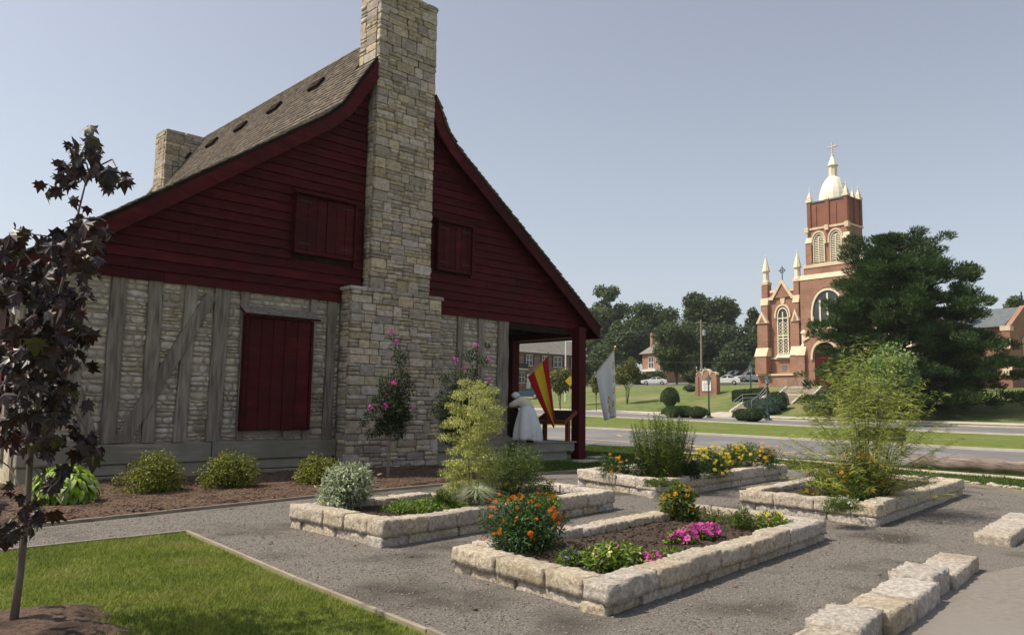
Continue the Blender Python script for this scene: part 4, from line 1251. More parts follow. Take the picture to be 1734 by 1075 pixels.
tuft('large grey green chive tuft below the tall fennel', gnd(806, 866, z2), 900, .42, .007, 'sage', .9, group='chive tufts')
tuft('smaller green chive tuft left of the tall fennel', gnd(750, 862, z2), 320, .34, .006, 'green_herb', .8, group='chive tufts')
tuft('thin grassy seedling among the thyme and chives', gnd(775, 850, z2), 120, .3, .006, 'green_herb', .7, group='chive tufts')
bush('marigold_plant', 'small pale yellow marigold left of the green herb bush', 'marigold', gnd(850, 846, z2), .20, .20, 'marigold_leaf', 600, .04, .012, [('pom', 'yellow_petal', 8, .030)], clumps=8, group='marigolds in the beds', stem_mat='marigold_leaf')
bush('marigold_plant', 'small pale yellow marigold right of the green herb bush', 'marigold', gnd(928, 842, z2), .20, .22, 'marigold_leaf', 700, .04, .012, [('pom', 'yellow_petal', 13, .030)], clumps=8, group='marigolds in the beds', stem_mat='marigold_leaf')
bush('marigold_plant', 'tiny yellow marigold at the back of the bed left of the fennel', 'marigold', gnd(752, 844, z2), .14, .16, 'marigold_leaf', 300, .04, .012, [('pom', 'yellow_petal', 4, .030)], clumps=5, group='marigolds in the beds', stem_mat='marigold_leaf')
g = gnd(948, 846, z2)
props(MB().box(g[0]-.008, g[0]+.008, g[1]-.008, g[1]+.008, .15, .42).build('plant_stake', M['bark'], loc=(g[0], g[1], .15)), 'thin brown stake standing in the bare corner of a stone bed', 'stake')
bush('herb_bush', 'loose mid green herb bush right of the tall fennel', 'herb', gnd(872, 842, z2), .55, .78, 'green_herb', 9000, .045, .011, None, clumps=34, stems=16, up=.6, bias=.9, stem_mat='marigold_leaf')
# tall fennel: several stems with airy tiers of thread leaves
t = plant_obj('fennel_plant', 'tall yellow green fennel before the chimney, taller than the beds around it', 'fennel', gnd(802, 852, z2))
fb = wloc(t); r = np.random.default_rng(77)
cs, rs = [], []; b = MB()
for i in range(9):
    a = r.random() * 2 * PI; sp = .10 + .22 * r.random()
    top = fb + np.array([math.cos(a) * sp, math.sin(a) * sp, 1.25 + .55 * r.random()])
    b.tube([fb + np.array([math.cos(a)*.03, math.sin(a)*.03, 0]), fb * .5 + top * .5 + np.array([math.cos(a)*.05, math.sin(a)*.05, 0]), top], .010, 5, .004)
    for k in range(9):
        f = .10 + .9 * (k + r.random() * .6) / 9
        p = fb + (top - fb) * f; w_ = (.34 if f < .65 else .26) * (1.05 - .5 * f); aa = r.random() * 2 * PI
        q_ = p + np.array([math.cos(aa) * w_, math.sin(aa) * w_, .05 + .05 * r.random()])
        b.tube([p, q_], .003, 3)
        cs += [q_]; rs += [.115 + .04 * r.random()]
cs.append(fb + np.array([0, 0, 1.62])); rs.append(.16)
b.build('stems', M['fennel'], t)
V, F = clump_leaves(cs, rs, 20000, .034, .010, flat=.42, up=.9, shell=.3, r=r)
mesh_np('foliage', V, F, M['fennel'], t)
# bed 3
z3 = .24
bush('marigold_plant', 'golden orange marigold at the left corner of the furthest bed', 'marigold', gnd(1034, 808, z3), .30, .42, 'marigold_leaf', 1500, .045, .014, [('pom', 'gold_petal', 18, .042)], clumps=12, group='marigolds in the beds', stem_mat='marigold_leaf')
bush('marigold_plant', 'golden marigold with small white blooms left of the tall green spikes', 'marigold', gnd(1056, 808, z3), .24, .30, 'marigold_leaf', 900, .045, .014, [('pom', 'gold_petal', 5, .038), ('pom', 'white_petal', 5, .028)], clumps=10, group='marigolds in the beds', stem_mat='marigold_leaf')
bush('coneflower_plant', 'dusty pink coneflowers before the tall green spikes', 'coneflower', gnd(1086, 812, z3), .26, .44, 'myrtle', 900, .07, .022, [('daisy', 'coneflower_petal', 9, .055)], clumps=9, stem_mat='marigold_leaf')
g = gnd(1063, 806, z3); V, F = block_mesh(.42, .26, .16, 991)
props(mesh_np('garden_rock', V + np.array([g[0], g[1], z3 + .06]), F, M['block'], loc=(g[0], g[1], z3)), 'pale rock sitting among the marigolds of the furthest bed', 'rock')
t = plant_obj('tall_perennial', 'tall dense green clump with upright spikes in the furthest bed', 'perennial', gnd(1122, 812, z3))
fb = wloc(t); r = np.random.default_rng(78); b = MB(); parts_ = []
for i in range(210):
    a = r.random() * 2 * PI; q_ = r.random() ** .5
    p0 = fb + np.array([math.cos(a) * q_ * .36, math.sin(a) * q_ * .36, 0])
    hh = (1.08 + .42 * r.random()) * (1 - .28 * q_); 
    top = p0 + np.array([math.cos(a) * q_ * .28, math.sin(a) * q_ * .28, hh])
    if i % 3 == 0: b.tube([p0, top], .006, 3, .003)
    n = 62
    f = r.random(n) ** .8
    Pn = p0 + (top - p0) * f[:, None]
    aa = r.random(n) * 2 * PI
    D = np.stack([np.cos(aa), np.sin(aa), .35 + .5 * r.random(n)], 1)
    parts_.append(leaf_quads(Pn, D, unit(n, r) + np.array([0, 0, 1]), (.085 * (1.15 - .75 * f)) * (.7 + .6 * r.random(n)), .018 * (1.1 - .5 * f)))
b.build('stems', M['tallgreen'], t)
V, F = merge(parts_); mesh_np('foliage', V, F, M['tallgreen'], t)
bush('creeping_plant', 'low green ground cover along the front blocks of the furthest bed', 'ground cover plant', gnd(1118, 822, z3), .62, .12, 'green_herb', 3000, .035, .010, None, clumps=20, ry=.3, stems=0, flat=.6)
bush('low_plant', 'narrow dark green clump right of the tall spikes', 'plant', gnd(1160, 812, z3), .26, .42, 'myrtle', 1200, .10, .014, None, clumps=10, stems=6, up=.8, stem_mat='marigold_leaf')
bush('marigold_plant', 'mass of lemon yellow marigolds right of the tall green spikes', 'marigold', gnd(1200, 808, z3), .55, .44, 'marigold_leaf', 4200, .05, .015, [('pom', 'yellow_petal', 95, .044)], clumps=24, ry=.42, group='marigolds in the beds', stem_mat='marigold_leaf')
bush('marigold_plant', 'lemon yellow marigolds in the middle of the right half of the furthest bed', 'marigold', gnd(1243, 797, z3), .42, .48, 'green_herb', 2600, .06, .014, [('pom', 'yellow_petal', 44, .042)], clumps=16, ry=.4, group='marigolds in the beds', stem_mat='marigold_leaf')
bush('low_plant', 'feathery green clump between lemon and golden marigolds', 'plant', gnd(1272, 792, z3), .40, .52, 'green_herb', 2400, .09, .010, None, clumps=14, stems=6, up=.8, stem_mat='marigold_leaf')
bush('marigold_plant', 'golden marigolds at the right corner of the furthest bed', 'marigold', gnd(1300, 795, z3), .38, .48, 'marigold_leaf', 2000, .05, .015, [('pom', 'gold_petal', 26, .046)], clumps=13, ry=.36, group='marigolds in the beds', stem_mat='marigold_leaf')
# bed 4
z4 = .22
bush('marigold_plant', 'small golden marigold at the left corner of the right hand bed', 'marigold', gnd(1368, 848, z4), .16, .22, 'marigold_leaf', 400, .04, .012, [('pom', 'gold_petal', 8, .032)], clumps=6, group='marigolds in the beds', stem_mat='marigold_leaf')
bush('daisy_patch', 'tiny white daisies trailing behind the front blocks of the right hand bed', 'daisy', gnd(1425, 866, z4), .46, .17, 'green_herb', 3200, .04, .008, [('daisy', 'white_petal', 40, .020)], clumps=20, ry=.3, stems=0)
bush('black_eyed_susan', 'orange black eyed susans under the left side of the willowy shrub', 'flowering plant', gnd(1415, 842, z4), .40, .50, 'green_herb', 4200, .06, .010, [('daisy', 'gold_petal', 22, .032), ('daisy', 'orange_petal', 14, .032)], clumps=22, group='black eyed susans', stem_mat='marigold_leaf')
bush('black_eyed_susan', 'taller orange black eyed susans in the middle of the willowy shrub', 'flowering plant', gnd(1466, 848, z4), .48, .62, 'green_herb', 4200, .06, .010, [('daisy', 'gold_petal', 26, .034), ('daisy', 'orange_petal', 26, .034)], clumps=22, group='black eyed susans', stem_mat='marigold_leaf')
t = plant_obj('willowy_shrub', 'tall feathery yellow green shrub with arching wands rising from the right hand bed', 'shrub', gnd(1468, 846, z4))
fb = wloc(t); r = np.random.default_rng(79); b = MB(); parts_ = []
for i in range(190):
    a = r.random() * 2 * PI; q_ = r.random() ** .75
    low = i % 3 == 0
    p0 = fb + np.array([math.cos(a) * q_ * .28, math.sin(a) * q_ * .28, 0])
    if low: out = (.70 + .50 * r.random()); hh = .20 + .95 * r.random()
    else: out = q_ * .98; hh = 2.55 * (1 - .38 * q_) * (.68 + .38 * r.random())
    d = np.array([math.cos(a), math.sin(a), 0])
    m1 = p0 + d * out * .30 + np.array([0, 0, hh * .62]); top = p0 + d * out + np.array([0, 0, hh])
    pp = [p0, m1 * .9 + p0 * .1, top]
    if r.random() < .45: b.tube(pp, .006, 3, .002)
    n = 64
    f = .12 + .88 * r.random(n) ** .8
    w0 = (1-f)**2; w1 = 2*f*(1-f); w2 = f**2
    Pn = w0[:, None]*p0 + w1[:, None]*m1 + w2[:, None]*top
    aa = r.random(n) * 2 * PI
    D = np.stack([np.cos(aa) + d[0]*.5, np.sin(aa) + d[1]*.5, .5 - .9 * r.random(n)], 1)
    parts_.append(leaf_quads(Pn, D, unit(n, r) + np.array([0, 0, .8]), .10 + .06 * r.random(n), .008 + .004 * r.random(n), fold=.25))
b.build('stems', M['tallgreen'], t)
V, F = merge(parts_); mesh_np('foliage', V, F, M['willow'], t)

# mulch bed along the wall
zm = .06
t = plant_obj('hosta_plant', 'broad leaved yellow green hosta at the left end of the mulch bed', 'hosta', gnd(108, 850, zm))
fb = wloc(t); r = np.random.default_rng(80)
def blade_leaf():
    """broad heart shaped leaf, unit length along +x, cupped and drooping"""
    V, F = [], []
    prof = [(0, .0), (.08, .20), (.3, .33), (.55, .30), (.8, .17), (1.0, 0)]
    for x, w in prof:
        z = .10 * math.sin(x * 2.4) - .42 * x * x
        V += [(x, -w, z + .08 * (w > 0)), (x, 0, z - .02), (x, w, z + .08 * (w > 0))]
    for i in range(5):
        F += [(i*3, i*3+3, i*3+4, i*3+1), (i*3+1, i*3+4, i*3+5, i*3+2)]
    me = bpy.data.meshes.new('leaf'); me.from_pydata(V, [], F); me.materials.append(M['hosta']); return me
HL = blade_leaf()
for i in range(290):
    f = (i + .5) / 290; a = i * 2.39996; el = math.asin(min(1, 1 - f * .98))
    rr = .50 * math.cos(el) * (.85 + .25 * r.random()); zz = .10 + .42 * math.sin(el) * (.9 + .2 * r.random())
    o = bpy.data.objects.new('leaf', HL); COL.objects.link(o); o.parent = t
    o.location = (rr * math.cos(a) * .8, rr * math.sin(a) * .8, zz); s = .155 * (.75 + .5 * r.random()); o.scale = (s, s, s)
    o.rotation_euler = (r.normal(0, .25), .30 + .75 * (1 - math.sin(el)) + r.normal(0, .2), a + r.normal(0, .3))
HOLLY = [(252, 832, .50, .50, 'compact yellow green holly bush between hosta and red shutter'), (391, 825, .52, .50, 'compact yellow green holly bush below the left edge of the tall red shutter'),
         (536, 818, .42, .42, 'compact yellow green holly bush beside the chimney foot')]
for px, py, rx, h, lab in HOLLY:
    bush('holly_bush', lab, 'shrub', gnd(px, py, zm), rx * 1.08, h, 'holly', 11000, .038, .024, None, clumps=30, group='holly bushes along the house', up=.5)
def myrtle(label, base, lean, crown, n, blooms, seed):
    t = plant_obj('crape_myrtle', label, 'flowering tree', base, 'crape myrtles by the chimney')
    fb = np.array(base); r = np.random.default_rng(seed); b = MB(); cs, rs = [], []
    for k in range(2):
        b.tube([fb + np.array([.04*k-.02, .02*k, -.03]), fb + np.array([.07*k-.03, .0, .55]), fb + np.array([.12*k-.05, .02, .95])], .018, 6, .013)
    cen = fb + np.array([lean, 0, 0])
    st = cen + np.array([0, 0, .95])
    tips = []
    for (dx, dy, z, rad) in crown:
        p = cen + np.array([dx, dy, z]); b.tube([fb + np.array([0, .01, .8]), (fb + p) / 2 + np.array([0, 0, .35]), p], .010, 5, .004)
        cs.append(p); rs.append(rad); tips.append(p + np.array([0, 0, rad * .9]))
        for j in range(3):
            q_ = fb * .45 + p * .55 + r.normal(0, .10, 3) + np.array([0, 0, .30]); cs.append(q_); rs.append(rad * .75)
    b.build('trunk', M['bark_pale'], t)
    V, F = clump_leaves(cs, rs, n, .055, .026, up=.4, shell=.3, r=r)
    mesh_np('crown', V, F, M['myrtle'], t)
    base_ = wloc(t)
    add_flowers(t, 'spray', M['magenta_petal'], [cen + np.array(q_) for q_ in blooms], .075, .3, 'bloom')
    return t
myrtle('slender crape myrtle with magenta blooms growing in front of the chimney', gnd(657, 806, zm), .05,
       [(-.35, 0, 1.55, .20), (-.05, .1, 1.9, .26), (.18, 0, 2.1, .24), (.30, .1, 1.7, .22), (.10, -.1, 2.5, .17), (-.02, 0, 2.75, .11), (-.12, 0, 2.95, .06), (.45, 0, 1.9, .13), (-.55, 0, 1.3, .13), (-.7, 0, 1.15, .09), (.0, -.1, 1.4, .25), (.22, 0, 1.35, .20), (.42, 0, 1.25, .12)],
       9000, [(-.10, -.05, 3.05), (-.02, -.1, 2.82), (-.15, -.2, 1.95), (-.32, -.2, 1.45), (.42, -.2, 1.42), (-.62, -.1, 1.42)], 81)
myrtle('broad crape myrtle with magenta blooms against the stone wall right of the chimney', gnd(772, 808, zm), .20,
       [(-.5, 0, 1.6, .26), (-.2, .1, 2.0, .30), (.2, .1, 2.1, .30), (.45, 0, 1.8, .26), (.15, 0, 2.6, .16), (.5, 0, 2.5, .13), (.62, 0, 2.85, .08), (-.25, 0, 2.6, .08), (-.65, 0, 2.1, .14), (.75, 0, 1.6, .16), (0, -.1, 1.5, .28), (.35, -.1, 1.3, .25), (-.7, 0, 1.4, .18), (.7, 0, 1.1, .15), (-.4, 0, 1.1, .2)],
       13000, [(.15, -.15, 2.82), (-.35, -.1, 2.45), (.55, -.2, 2.05), (.60, -.1, 2.5), (.3, -.2, 1.6), (.72, -.1, 1.35), (-.1, -.1, 2.3), (.42, -.1, 1.2)], 82)

# litter on the gravel and paving
bits('leaf_litter', pick(GIN + [], 260), .014, .022, M['chip'], .15, 'scattered dry leaf scraps on the gravel', 'leaf litter')
bits('leaf_litter', pick([(5.4, 1.2), (9.2, 2.4), (13, 2.3), (15.6, 2.4), (16, -1), (6, -1)], 160), .014, .016, M['pebble'], .4, 'loose grit scattered on the paving', 'grit')
# the young purple maple in the lawn
TB = gnd(20, 1072)
mb = lumpy('mulch_mound', [(TB[0] - .62 + .0, TB[1] - .75), (TB[0] + .62, TB[1] - .62), (TB[0] + .70, TB[1] + .35), (TB[0] + .15, TB[1] + .62), (TB[0] - .6, TB[1] + .5)], .0, .09, M['mulch'], step=.05, amp=.016, kind='stuff', parent=None)
props(mb, 'round mound of dark mulch at the foot of the young maple', 'mulch')
t = plant_obj('maple_tree', 'young purple leaved maple in the front lawn at the left edge', 'tree', TB)
fb = wloc(t); r = np.random.default_rng(83)
def at_tree(px, py, dd=0.0):
    d = ray(px, py); k = ((fb[0] * F0[0] + fb[1] * F0[1]) + dd) / (d @ F0)
    return np.array([0, 0, EYE]) + d * k
trunk = [fb + np.array([0, 0, -.03]), at_tree(34, 970), at_tree(46, 860), at_tree(52, 760), at_tree(72, 640), at_tree(95, 520), at_tree(118, 430), at_tree(135, 350), at_tree(150, 290)]
b = MB(); b.tube(trunk, [.030, .025, .022, .019, .015, .011, .009, .007, .005], 8)
b.build('trunk', M['bark_maple'], t, smooth=True)
brs = [((60, 740), (130, 700), (170, 770)), ((55, 790), (90, 830), (110, 855)), ((48, 850), (15, 790), (-25, 760)), ((52, 760), (20, 700), (-10, 640)), ((70, 650), (110, 600), (140, 560)),
       ((75, 620), (30, 560), (-15, 500)), ((95, 520), (60, 450), (15, 400)), ((110, 460), (150, 440), (165, 400)), ((95, 520), (130, 500), (150, 480)), ((120, 430), (80, 400), (40, 395)), ((130, 370), (170, 370), (180, 375)), ((148, 300), (110, 290), (85, 300)), ((150, 290), (190, 270), (205, 300)), ((150, 290), (140, 255), (150, 240)), ((62, 700), (90, 730), (60, 760)), ((46, 860), (20, 880), (0, 905)), ((48, 850), (80, 870), (60, 900))]
tips = []
for i, (a, m_, e) in enumerate(brs):
    A = at_tree(*a); Bm = at_tree(*m_, rnd.uniform(-.15, .15)); E = at_tree(*e, rnd.uniform(-.45, .3))
    MB().tube([A, Bm, E], .008, 5, .003).build('branch', M['bark_maple'], t); tips.append((A, Bm, E))
def maple_leaf_mesh(mat, k):
    r_ = random.Random(k)
    pts = [(0, 0), (.18, -.28), (.05, -.50), (.32, -.42), (.50, -.62), (.52, -.34), (.78, -.40), (.72, -.20), (1.05, 0), (.72, .20), (.78, .40), (.52, .34), (.50, .62), (.32, .42), (.05, .50), (.18, .28)]
    V = [(.35, 0, .0)] + [(x, y * r_.uniform(.9, 1.1), -.38 * abs(y) * r_.uniform(.6, 1.3) - .55 * max(0, x - .3) ** 2 * 2 + r_.uniform(-.08, .08)) for x, y in pts]
    F = [(0, i + 1, (i + 1) % len(pts) + 1) for i in range(len(pts))]
    me = bpy.data.meshes.new('leaf'); me.from_pydata(V, [], F); me.materials.append(mat); return me
MLM = [maple_leaf_mesh(M['maple_leaf'], k) for k in range(5)] + [maple_leaf_mesh(M['maple_green'], 9)]
anch = []
# dense zones along the tree in the picture, (px, py, spread px, count)
zones = [(150, 262, 40, 26), (112, 295, 26, 14), (192, 300, 22, 14), (150, 250, 25, 5), (140, 370, 22, 9), (168, 385, 20, 7), (95, 400, 30, 12), (40, 400, 28, 12), (10, 420, 20, 6), (120, 430, 40, 20), (60, 460, 45, 22), (20, 480, 30, 10), (110, 500, 45, 28),
         (70, 540, 50, 26), (30, 590, 40, 24), (100, 590, 45, 26), (120, 540, 30, 14), (60, 640, 45, 26), (100, 660, 40, 18), (20, 660, 30, 14), (40, 710, 35, 16), (90, 720, 35, 12), (140, 745, 25, 9), (165, 760, 18, 5), (70, 760, 30, 9), (100, 800, 22, 7), (20, 740, 25, 6), (5, 840, 18, 5), (60, 840, 22, 5), (60, 870, 22, 9), (30, 890, 22, 8), (8, 900, 18, 5)]
lo = []
for px, py, sp, c in zones:
    for k in range(int(c * (1.9 if py > 420 and py < 700 else 1.25))):
        lo.append(at_tree(px + r.normal(0, sp * .55), py + r.normal(0, sp * .5), r.normal(0, .26)))
base_ = wloc(t)
order = sorted(range(len(lo)), key=lambda i: lo[i] @ F0)
extraV, extraF, nn = [], [], 0
for j, i in enumerate(order):
    p = lo[i]; s = .100 * (.60 + .7 * r.random())
    me = MLM[5] if r.random() < .10 else MLM[int(r.integers(5))]
    rot = (r.normal(0, .6), .95 + r.normal(0, .4), r.random() * 6.28)
    if j < 300:
        o = bpy.data.objects.new('leaf', me); COL.objects.link(o); o.parent = t; o.location = tuple(p - base_); o.scale = (s, s, s); o.rotation_euler = rot
    else:
        from mathutils import Euler
        R = np.array(Euler(rot).to_matrix())
        V = np.array([v.co for v in me.vertices]) * s @ R.T + p
        F = np.array([tuple(q_.vertices) for q_ in me.polygons]) + nn
        extraV.append(V); extraF.append(F); nn += len(V)
mesh_np('leaf_field', np.vstack(extraV), np.vstack(extraF), M['maple_leaf'], t, 'stuff')

# ================================================================ CHURCH GROUNDS
FRP = lambda s, t, z: P(s, t, z)
def MBS(): return MB(FRP)
# stairway: three flights, landings, cheek walls, rails
sx0, sx1 = -44.64, -41.0
st = thing('stairway', 'pale concrete stairway in three flights climbing the lawn to the church', 'steps', P(-42.8, 64, terrain(-42.8, 64)))
fl = [(64.0, 65.4, 1.36, 2.08, 5), (68.3, 69.4, 2.20, 2.95, 5), (72.1, 73.15, 3.08, 3.85, 5)]
lands = [(65.4, 68.3, 2.08, 2.20), (69.4, 72.1, 2.95, 3.08), (73.15, 76.3, 3.85, 4.1)]
for t0, t1, za, zb, n in fl:
    for k in range(n):
        a = t0 + (t1 - t0) * k / n; zt = za + (zb - za) * (k + 1) / n
        MBS().box(sx0, sx1, a, t1 + .02 - .001 * k, zt - .16, zt).build('step', M['step'], st)
for t0, t1, za, zb in lands:
    MBS().prismx([(t0 + .02, za - .4), (t1, za - .4), (t1, zb), (t0 + .02, za)], sx0, sx1 - .001).build('landing', M['concrete'], st)
for t0, t1, za, zb, n in fl:
    for sa in (sx0 - .22, sx1):
        MBS().prismx([(t0 - .3, za - .5), (t1 + .1, za - .5), (t1 + .35, zb + .13), (t0 + .1, za + .20), (t0 - .3, za + .02)], sa, sa + .22).build('cheek_wall', M['kerb'], st)
rb = MBS()
pathz = [(64.0, 1.45), (65.4, 2.08), (68.3, 2.2), (69.4, 2.95), (72.1, 3.08), (73.2, 3.85), (75.0, 4.0)]
for sa in (sx0 + .15, -42.6):
    for h in (.9, .55):
        rb2 = MB(); rb2.tube([P(sa, t, z + h) for t, z in pathz], .028, 5); rb2.build('handrail', M['rail_metal'], st)
    for t, z in pathz:
        MB().tube([P(sa, t, z - .1), P(sa, t, z + .92)], .026, 5).build('rail_post', M['rail_metal'], st)

# ---- the church
TF = 76.5            # facade plane
CHB = thing('church', 'red brick gothic church with cream trim and a square tower under a white dome', 'church', P(-41.3, TF, 4.1))
CB, BB = M['church_brick'], M['belfry_brick']
def cpart(name, mb_, mat, parent=CHB, label=None, smooth=False): return mb_.build(name, mat, parent, label=label, smooth=smooth)
def arch_poly(s0, s1, z0, zs, rise, n=7):
    """pointed arch outline"""
    c = (s0 + s1) / 2; w = (s1 - s0) / 2
    pts = [(s0, z0), (s1, z0), (s1, zs)]
    for i in range(1, n + 1):
        f = i / n; pts.append((s1 - w * (1 - math.cos(f * PI/2)) ** 1 * 1.0 if False else c + w * math.cos(f * PI/2) ** .9, zs + rise * math.sin(f * PI/2) ** .92))
    for i in range(n - 1, -1, -1):
        f = i / n; pts.append((c - w * math.cos(f * PI/2) ** .9, zs + rise * math.sin(f * PI/2) ** .92))
    out = []
    for p in pts:
        if not out or abs(p[0]-out[-1][0]) + abs(p[1]-out[-1][1]) > 1e-3: out.append(p)
    return out
def arch_band(s0, s1, zs, rise, wd, t0, t1, n=9, legs=0.0):
    """hood mould following a pointed arch"""
    c = (s0+s1)/2; w = (s1-s0)/2; b = MBS(); V = []
    fs = [(-1, -legs)] if legs else []
    seq = []
    if legs: seq.append((s0, zs - legs, s0 - wd, zs - legs))
    for i in range(-n, n + 1):
        f = i / n; ca = math.cos(f * PI/2) if True else 0
        x = c + math.copysign(w * math.cos((1 - abs(f)) * PI/2) ** .9, f) if f != 0 else c
        z = zs + rise * math.sin((1 - abs(f)) * PI/2) ** .92
        X = c + math.copysign((w + wd) * math.cos((1 - abs(f)) * PI/2) ** .9, f) if f != 0 else c
        Z = zs + (rise + wd * 1.25) * math.sin((1 - abs(f)) * PI/2) ** .92
        seq.append((x, z, X, Z))
    if legs: seq.append((s1, zs - legs, s1 + wd, zs - legs))
    for x, z, X, Z in seq: V += [(x, t0, z), (X, t0, Z), (X, t1, Z), (x, t1, z)]
    m_ = len(seq); F = [(0, 1, 2, 3), tuple((m_-1)*4 + q_ for q_ in (3, 2, 1, 0))]
    for i in range(m_ - 1):
        for k in range(4): F.append((i*4+k, (i+1)*4+k, (i+1)*4+(k+1) % 4, i*4+(k+1) % 4))
    return b.add(V, F)
zb = 3.3
def left_bay(mir=None, vis=True):
    """a two storey side bay; mir mirrors it about the tower axis"""
    c = -41.35
    m2 = (lambda s: 2 * c - s) if mir else (lambda s: s)
    def BX(a, e, t0, t1, z0, z1): 
        a, e = m2(a), m2(e); return MBS().box(min(a, e), max(a, e), t0, t1, z0, z1)
    cpart('facade_wall', BX(-49.0, -43.6, TF, TF + 3, zb, 14.3), CB)
    cpart('plinth', BX(-49.7, -43.7, TF - .45, TF + .2, zb, 5.2), CB)
    cpart('plinth_cap', BX(-49.85, -43.6, TF - .58, TF + .1, 5.2, 5.40), M['cream_stone'])
    cpart('sill_course', BX(-48.3, -45.4, TF - .14, TF + .05, 7.0, 7.2), M['cream_stone'])
    # stepped buttresses at both edges of the bay, with caps and pinnacles
    for (a, e) in ((-49.35, -48.3), (-45.45, -44.55)):
        a0, e0 = (a - .35, e) if a < -47 else (a, e)
        cpart('buttress', BX(a0, e0, TF - 1.0, TF + .1, 5.4, 7.3), CB)
        cpart('buttress_cap', MBS().prismx([(TF - 1.06, 7.3), (TF + .1, 7.3), (TF + .1, 8.25), (TF - .62, 8.25)], min(m2(a0 - .05), m2(e0 + .05)), max(m2(a0 - .05), m2(e0 + .05))), M['cream_stone'])
        cpart('buttress', BX(a0 + .1, e0 - .02, TF - .62, TF + .1, 8.25, 11.0), CB)
        cc = (m2(a0 + .1) + m2(e0)) / 2; hw = abs(a0 - e0) / 2 + .04
        cpart('gablet', MBS().prism([(cc - hw, 10.95), (cc + hw, 10.95), (cc, 12.25)], TF - .74, TF - .30), M['cream_stone'])
        cpart('gablet_face', MBS().prism([(cc - hw*.5, 11.02), (cc + hw*.5, 11.02), (cc, 11.75)], TF - .76, TF - .745), CB)
        cpart('buttress', BX(a + .12, e - .12, TF - .40, TF + .1, 11.0, 12.95), CB)
        cpart('buttress_cap', MBS().prismx([(TF - .46, 12.95), (TF + .1, 12.95), (TF + .1, 13.75), (TF - .26, 13.75)], min(m2(a + .07), m2(e - .07)), max(m2(a + .07), m2(e - .07))), M['cream_stone'])
        cpart('turret', BX(a + .15, e - .15, TF - .26, TF + .5, 13.75, 15.25), CB)
        cc = (m2(a) + m2(e)) / 2
        pn = cpart('pinnacle', MBS().box(cc - .42, cc + .42, TF - .30, TF + .54, 15.25, 15.55), M['cream_stone'])
        cpart('shaft', MB().lathe(P(cc, TF + .12, 15.55), [(.40, 0), (.32, .25), (.30, 1.15), (.44, 1.2), (.44, 1.32)], 8, PI/8), M['cream'], pn)
        cpart('spirelet', MB().lathe(P(cc, TF + .12, 16.87), [(.42, 0), (.24, .75), (.05, 1.55), (.10, 1.62), (.03, 1.72), (.02, 2.1)], 8, PI/8), M['cream'], pn)
    # parapet and gable
    cc = m2(-46.75)
    cpart('parapet', BX(-48.3, -45.4, TF - .08, TF + .3, 14.3, 14.58), M['cream_stone'])
    cpart('gable', MBS().prism([(cc - 1.35, 13.7), (cc + 1.35, 13.7), (cc, 15.35)], TF - .16, TF + .25), CB)
    for sg in (-1, 1):
        pl = [(cc + sg*1.62, 13.48), (cc + sg*1.62, 13.78), (cc + sg*1.25, 13.84), (cc, 15.72), (cc, 15.22), (cc + sg*1.05, 13.6), (cc + sg*1.08, 13.48)]
        if sg > 0: pl = pl[::-1]
        cpart('coping', MBS().prism(pl, TF - .26, TF - .155), M['cream_stone'])
    cpart('shield', MBS().prism([(cc - .30, 13.75), (cc - .22, 13.1), (cc, 12.92), (cc + .22, 13.1), (cc + .30, 13.75), (cc, 13.62)], TF - .1, TF - .02), M['cream_stone'])
    k = MB().tube([P(cc, TF - .02, 15.6), P(cc, TF - .02, 17.15)], .05, 5).tube([P(cc - .42, TF - .02, 16.65), P(cc + .42, TF - .02, 16.65)], .05, 5)
    ring = [P(cc + .27 * math.cos(a * PI/6), TF - .02, 16.65 + .27 * math.sin(a * PI/6)) for a in range(13)]
    k.tube(ring, .04, 4); cpart('cross', k, M['iron'])
    # tall lancet window
    w = cpart('window', MBS().prism(arch_poly(cc - .60, cc + .60, 7.5, 11.5, 1.1), TF - .04, TF + .02), M['dark_glass'])
    fr = arch_band(cc - .56, cc + .56, 11.45, 1.0, .12, TF - .14, TF - .05, legs=3.95)
    cpart('frame', fr, M['cream'], w)
    cpart('mullion', MBS().box(cc - .06, cc + .06, TF - .13, TF - .045, 7.5, 12.1), M['cream'], w)
    for z in (7.5, 9.15, 9.45, 11.35): cpart('transom', MBS().box(cc - .56, cc + .56, TF - .125, TF - .05, z, z + .13), M['cream'], w)
    lat = MBS()
    for z0_, z1_ in ((7.63, 9.15), (9.58, 11.35)):
        for hx in (-.31, .31):
            nz_ = int((z1_ - z0_) / .36)
            for q_ in range(nz_):
                za = z0_ + q_ * .36; ze = za + .36
                for (sa, se) in ((-.22, .22), (.22, -.22)):
                    lat.add([(cc+hx+sa-.04, TF-.10, za), (cc+hx+sa+.04, TF-.10, za), (cc+hx+se+.04, TF-.10, ze), (cc+hx+se-.04, TF-.10, ze)], [(0,1,2,3)])
    cpart('tracery', lat, M['cream'], w)
    cpart('hood_mould', arch_band(cc - .80, cc + .80, 11.6, 1.15, .16, TF - .22, TF, legs=.15), M['cream_stone'])
    cpart('window_sill', MBS().prismx([(TF - .35, 7.15), (TF, 7.15), (TF, 7.5)], cc - .8, cc + .8), M['cream'])
    cpart('vent', BX(-46.9, -46.3, TF - .50, TF - .45, 5.8, 6.3) if False else MBS().box(cc - .25, cc + .3, TF - .03, TF + .02, 5.75, 6.3), M['slate'])
left_bay()
left_bay(True)
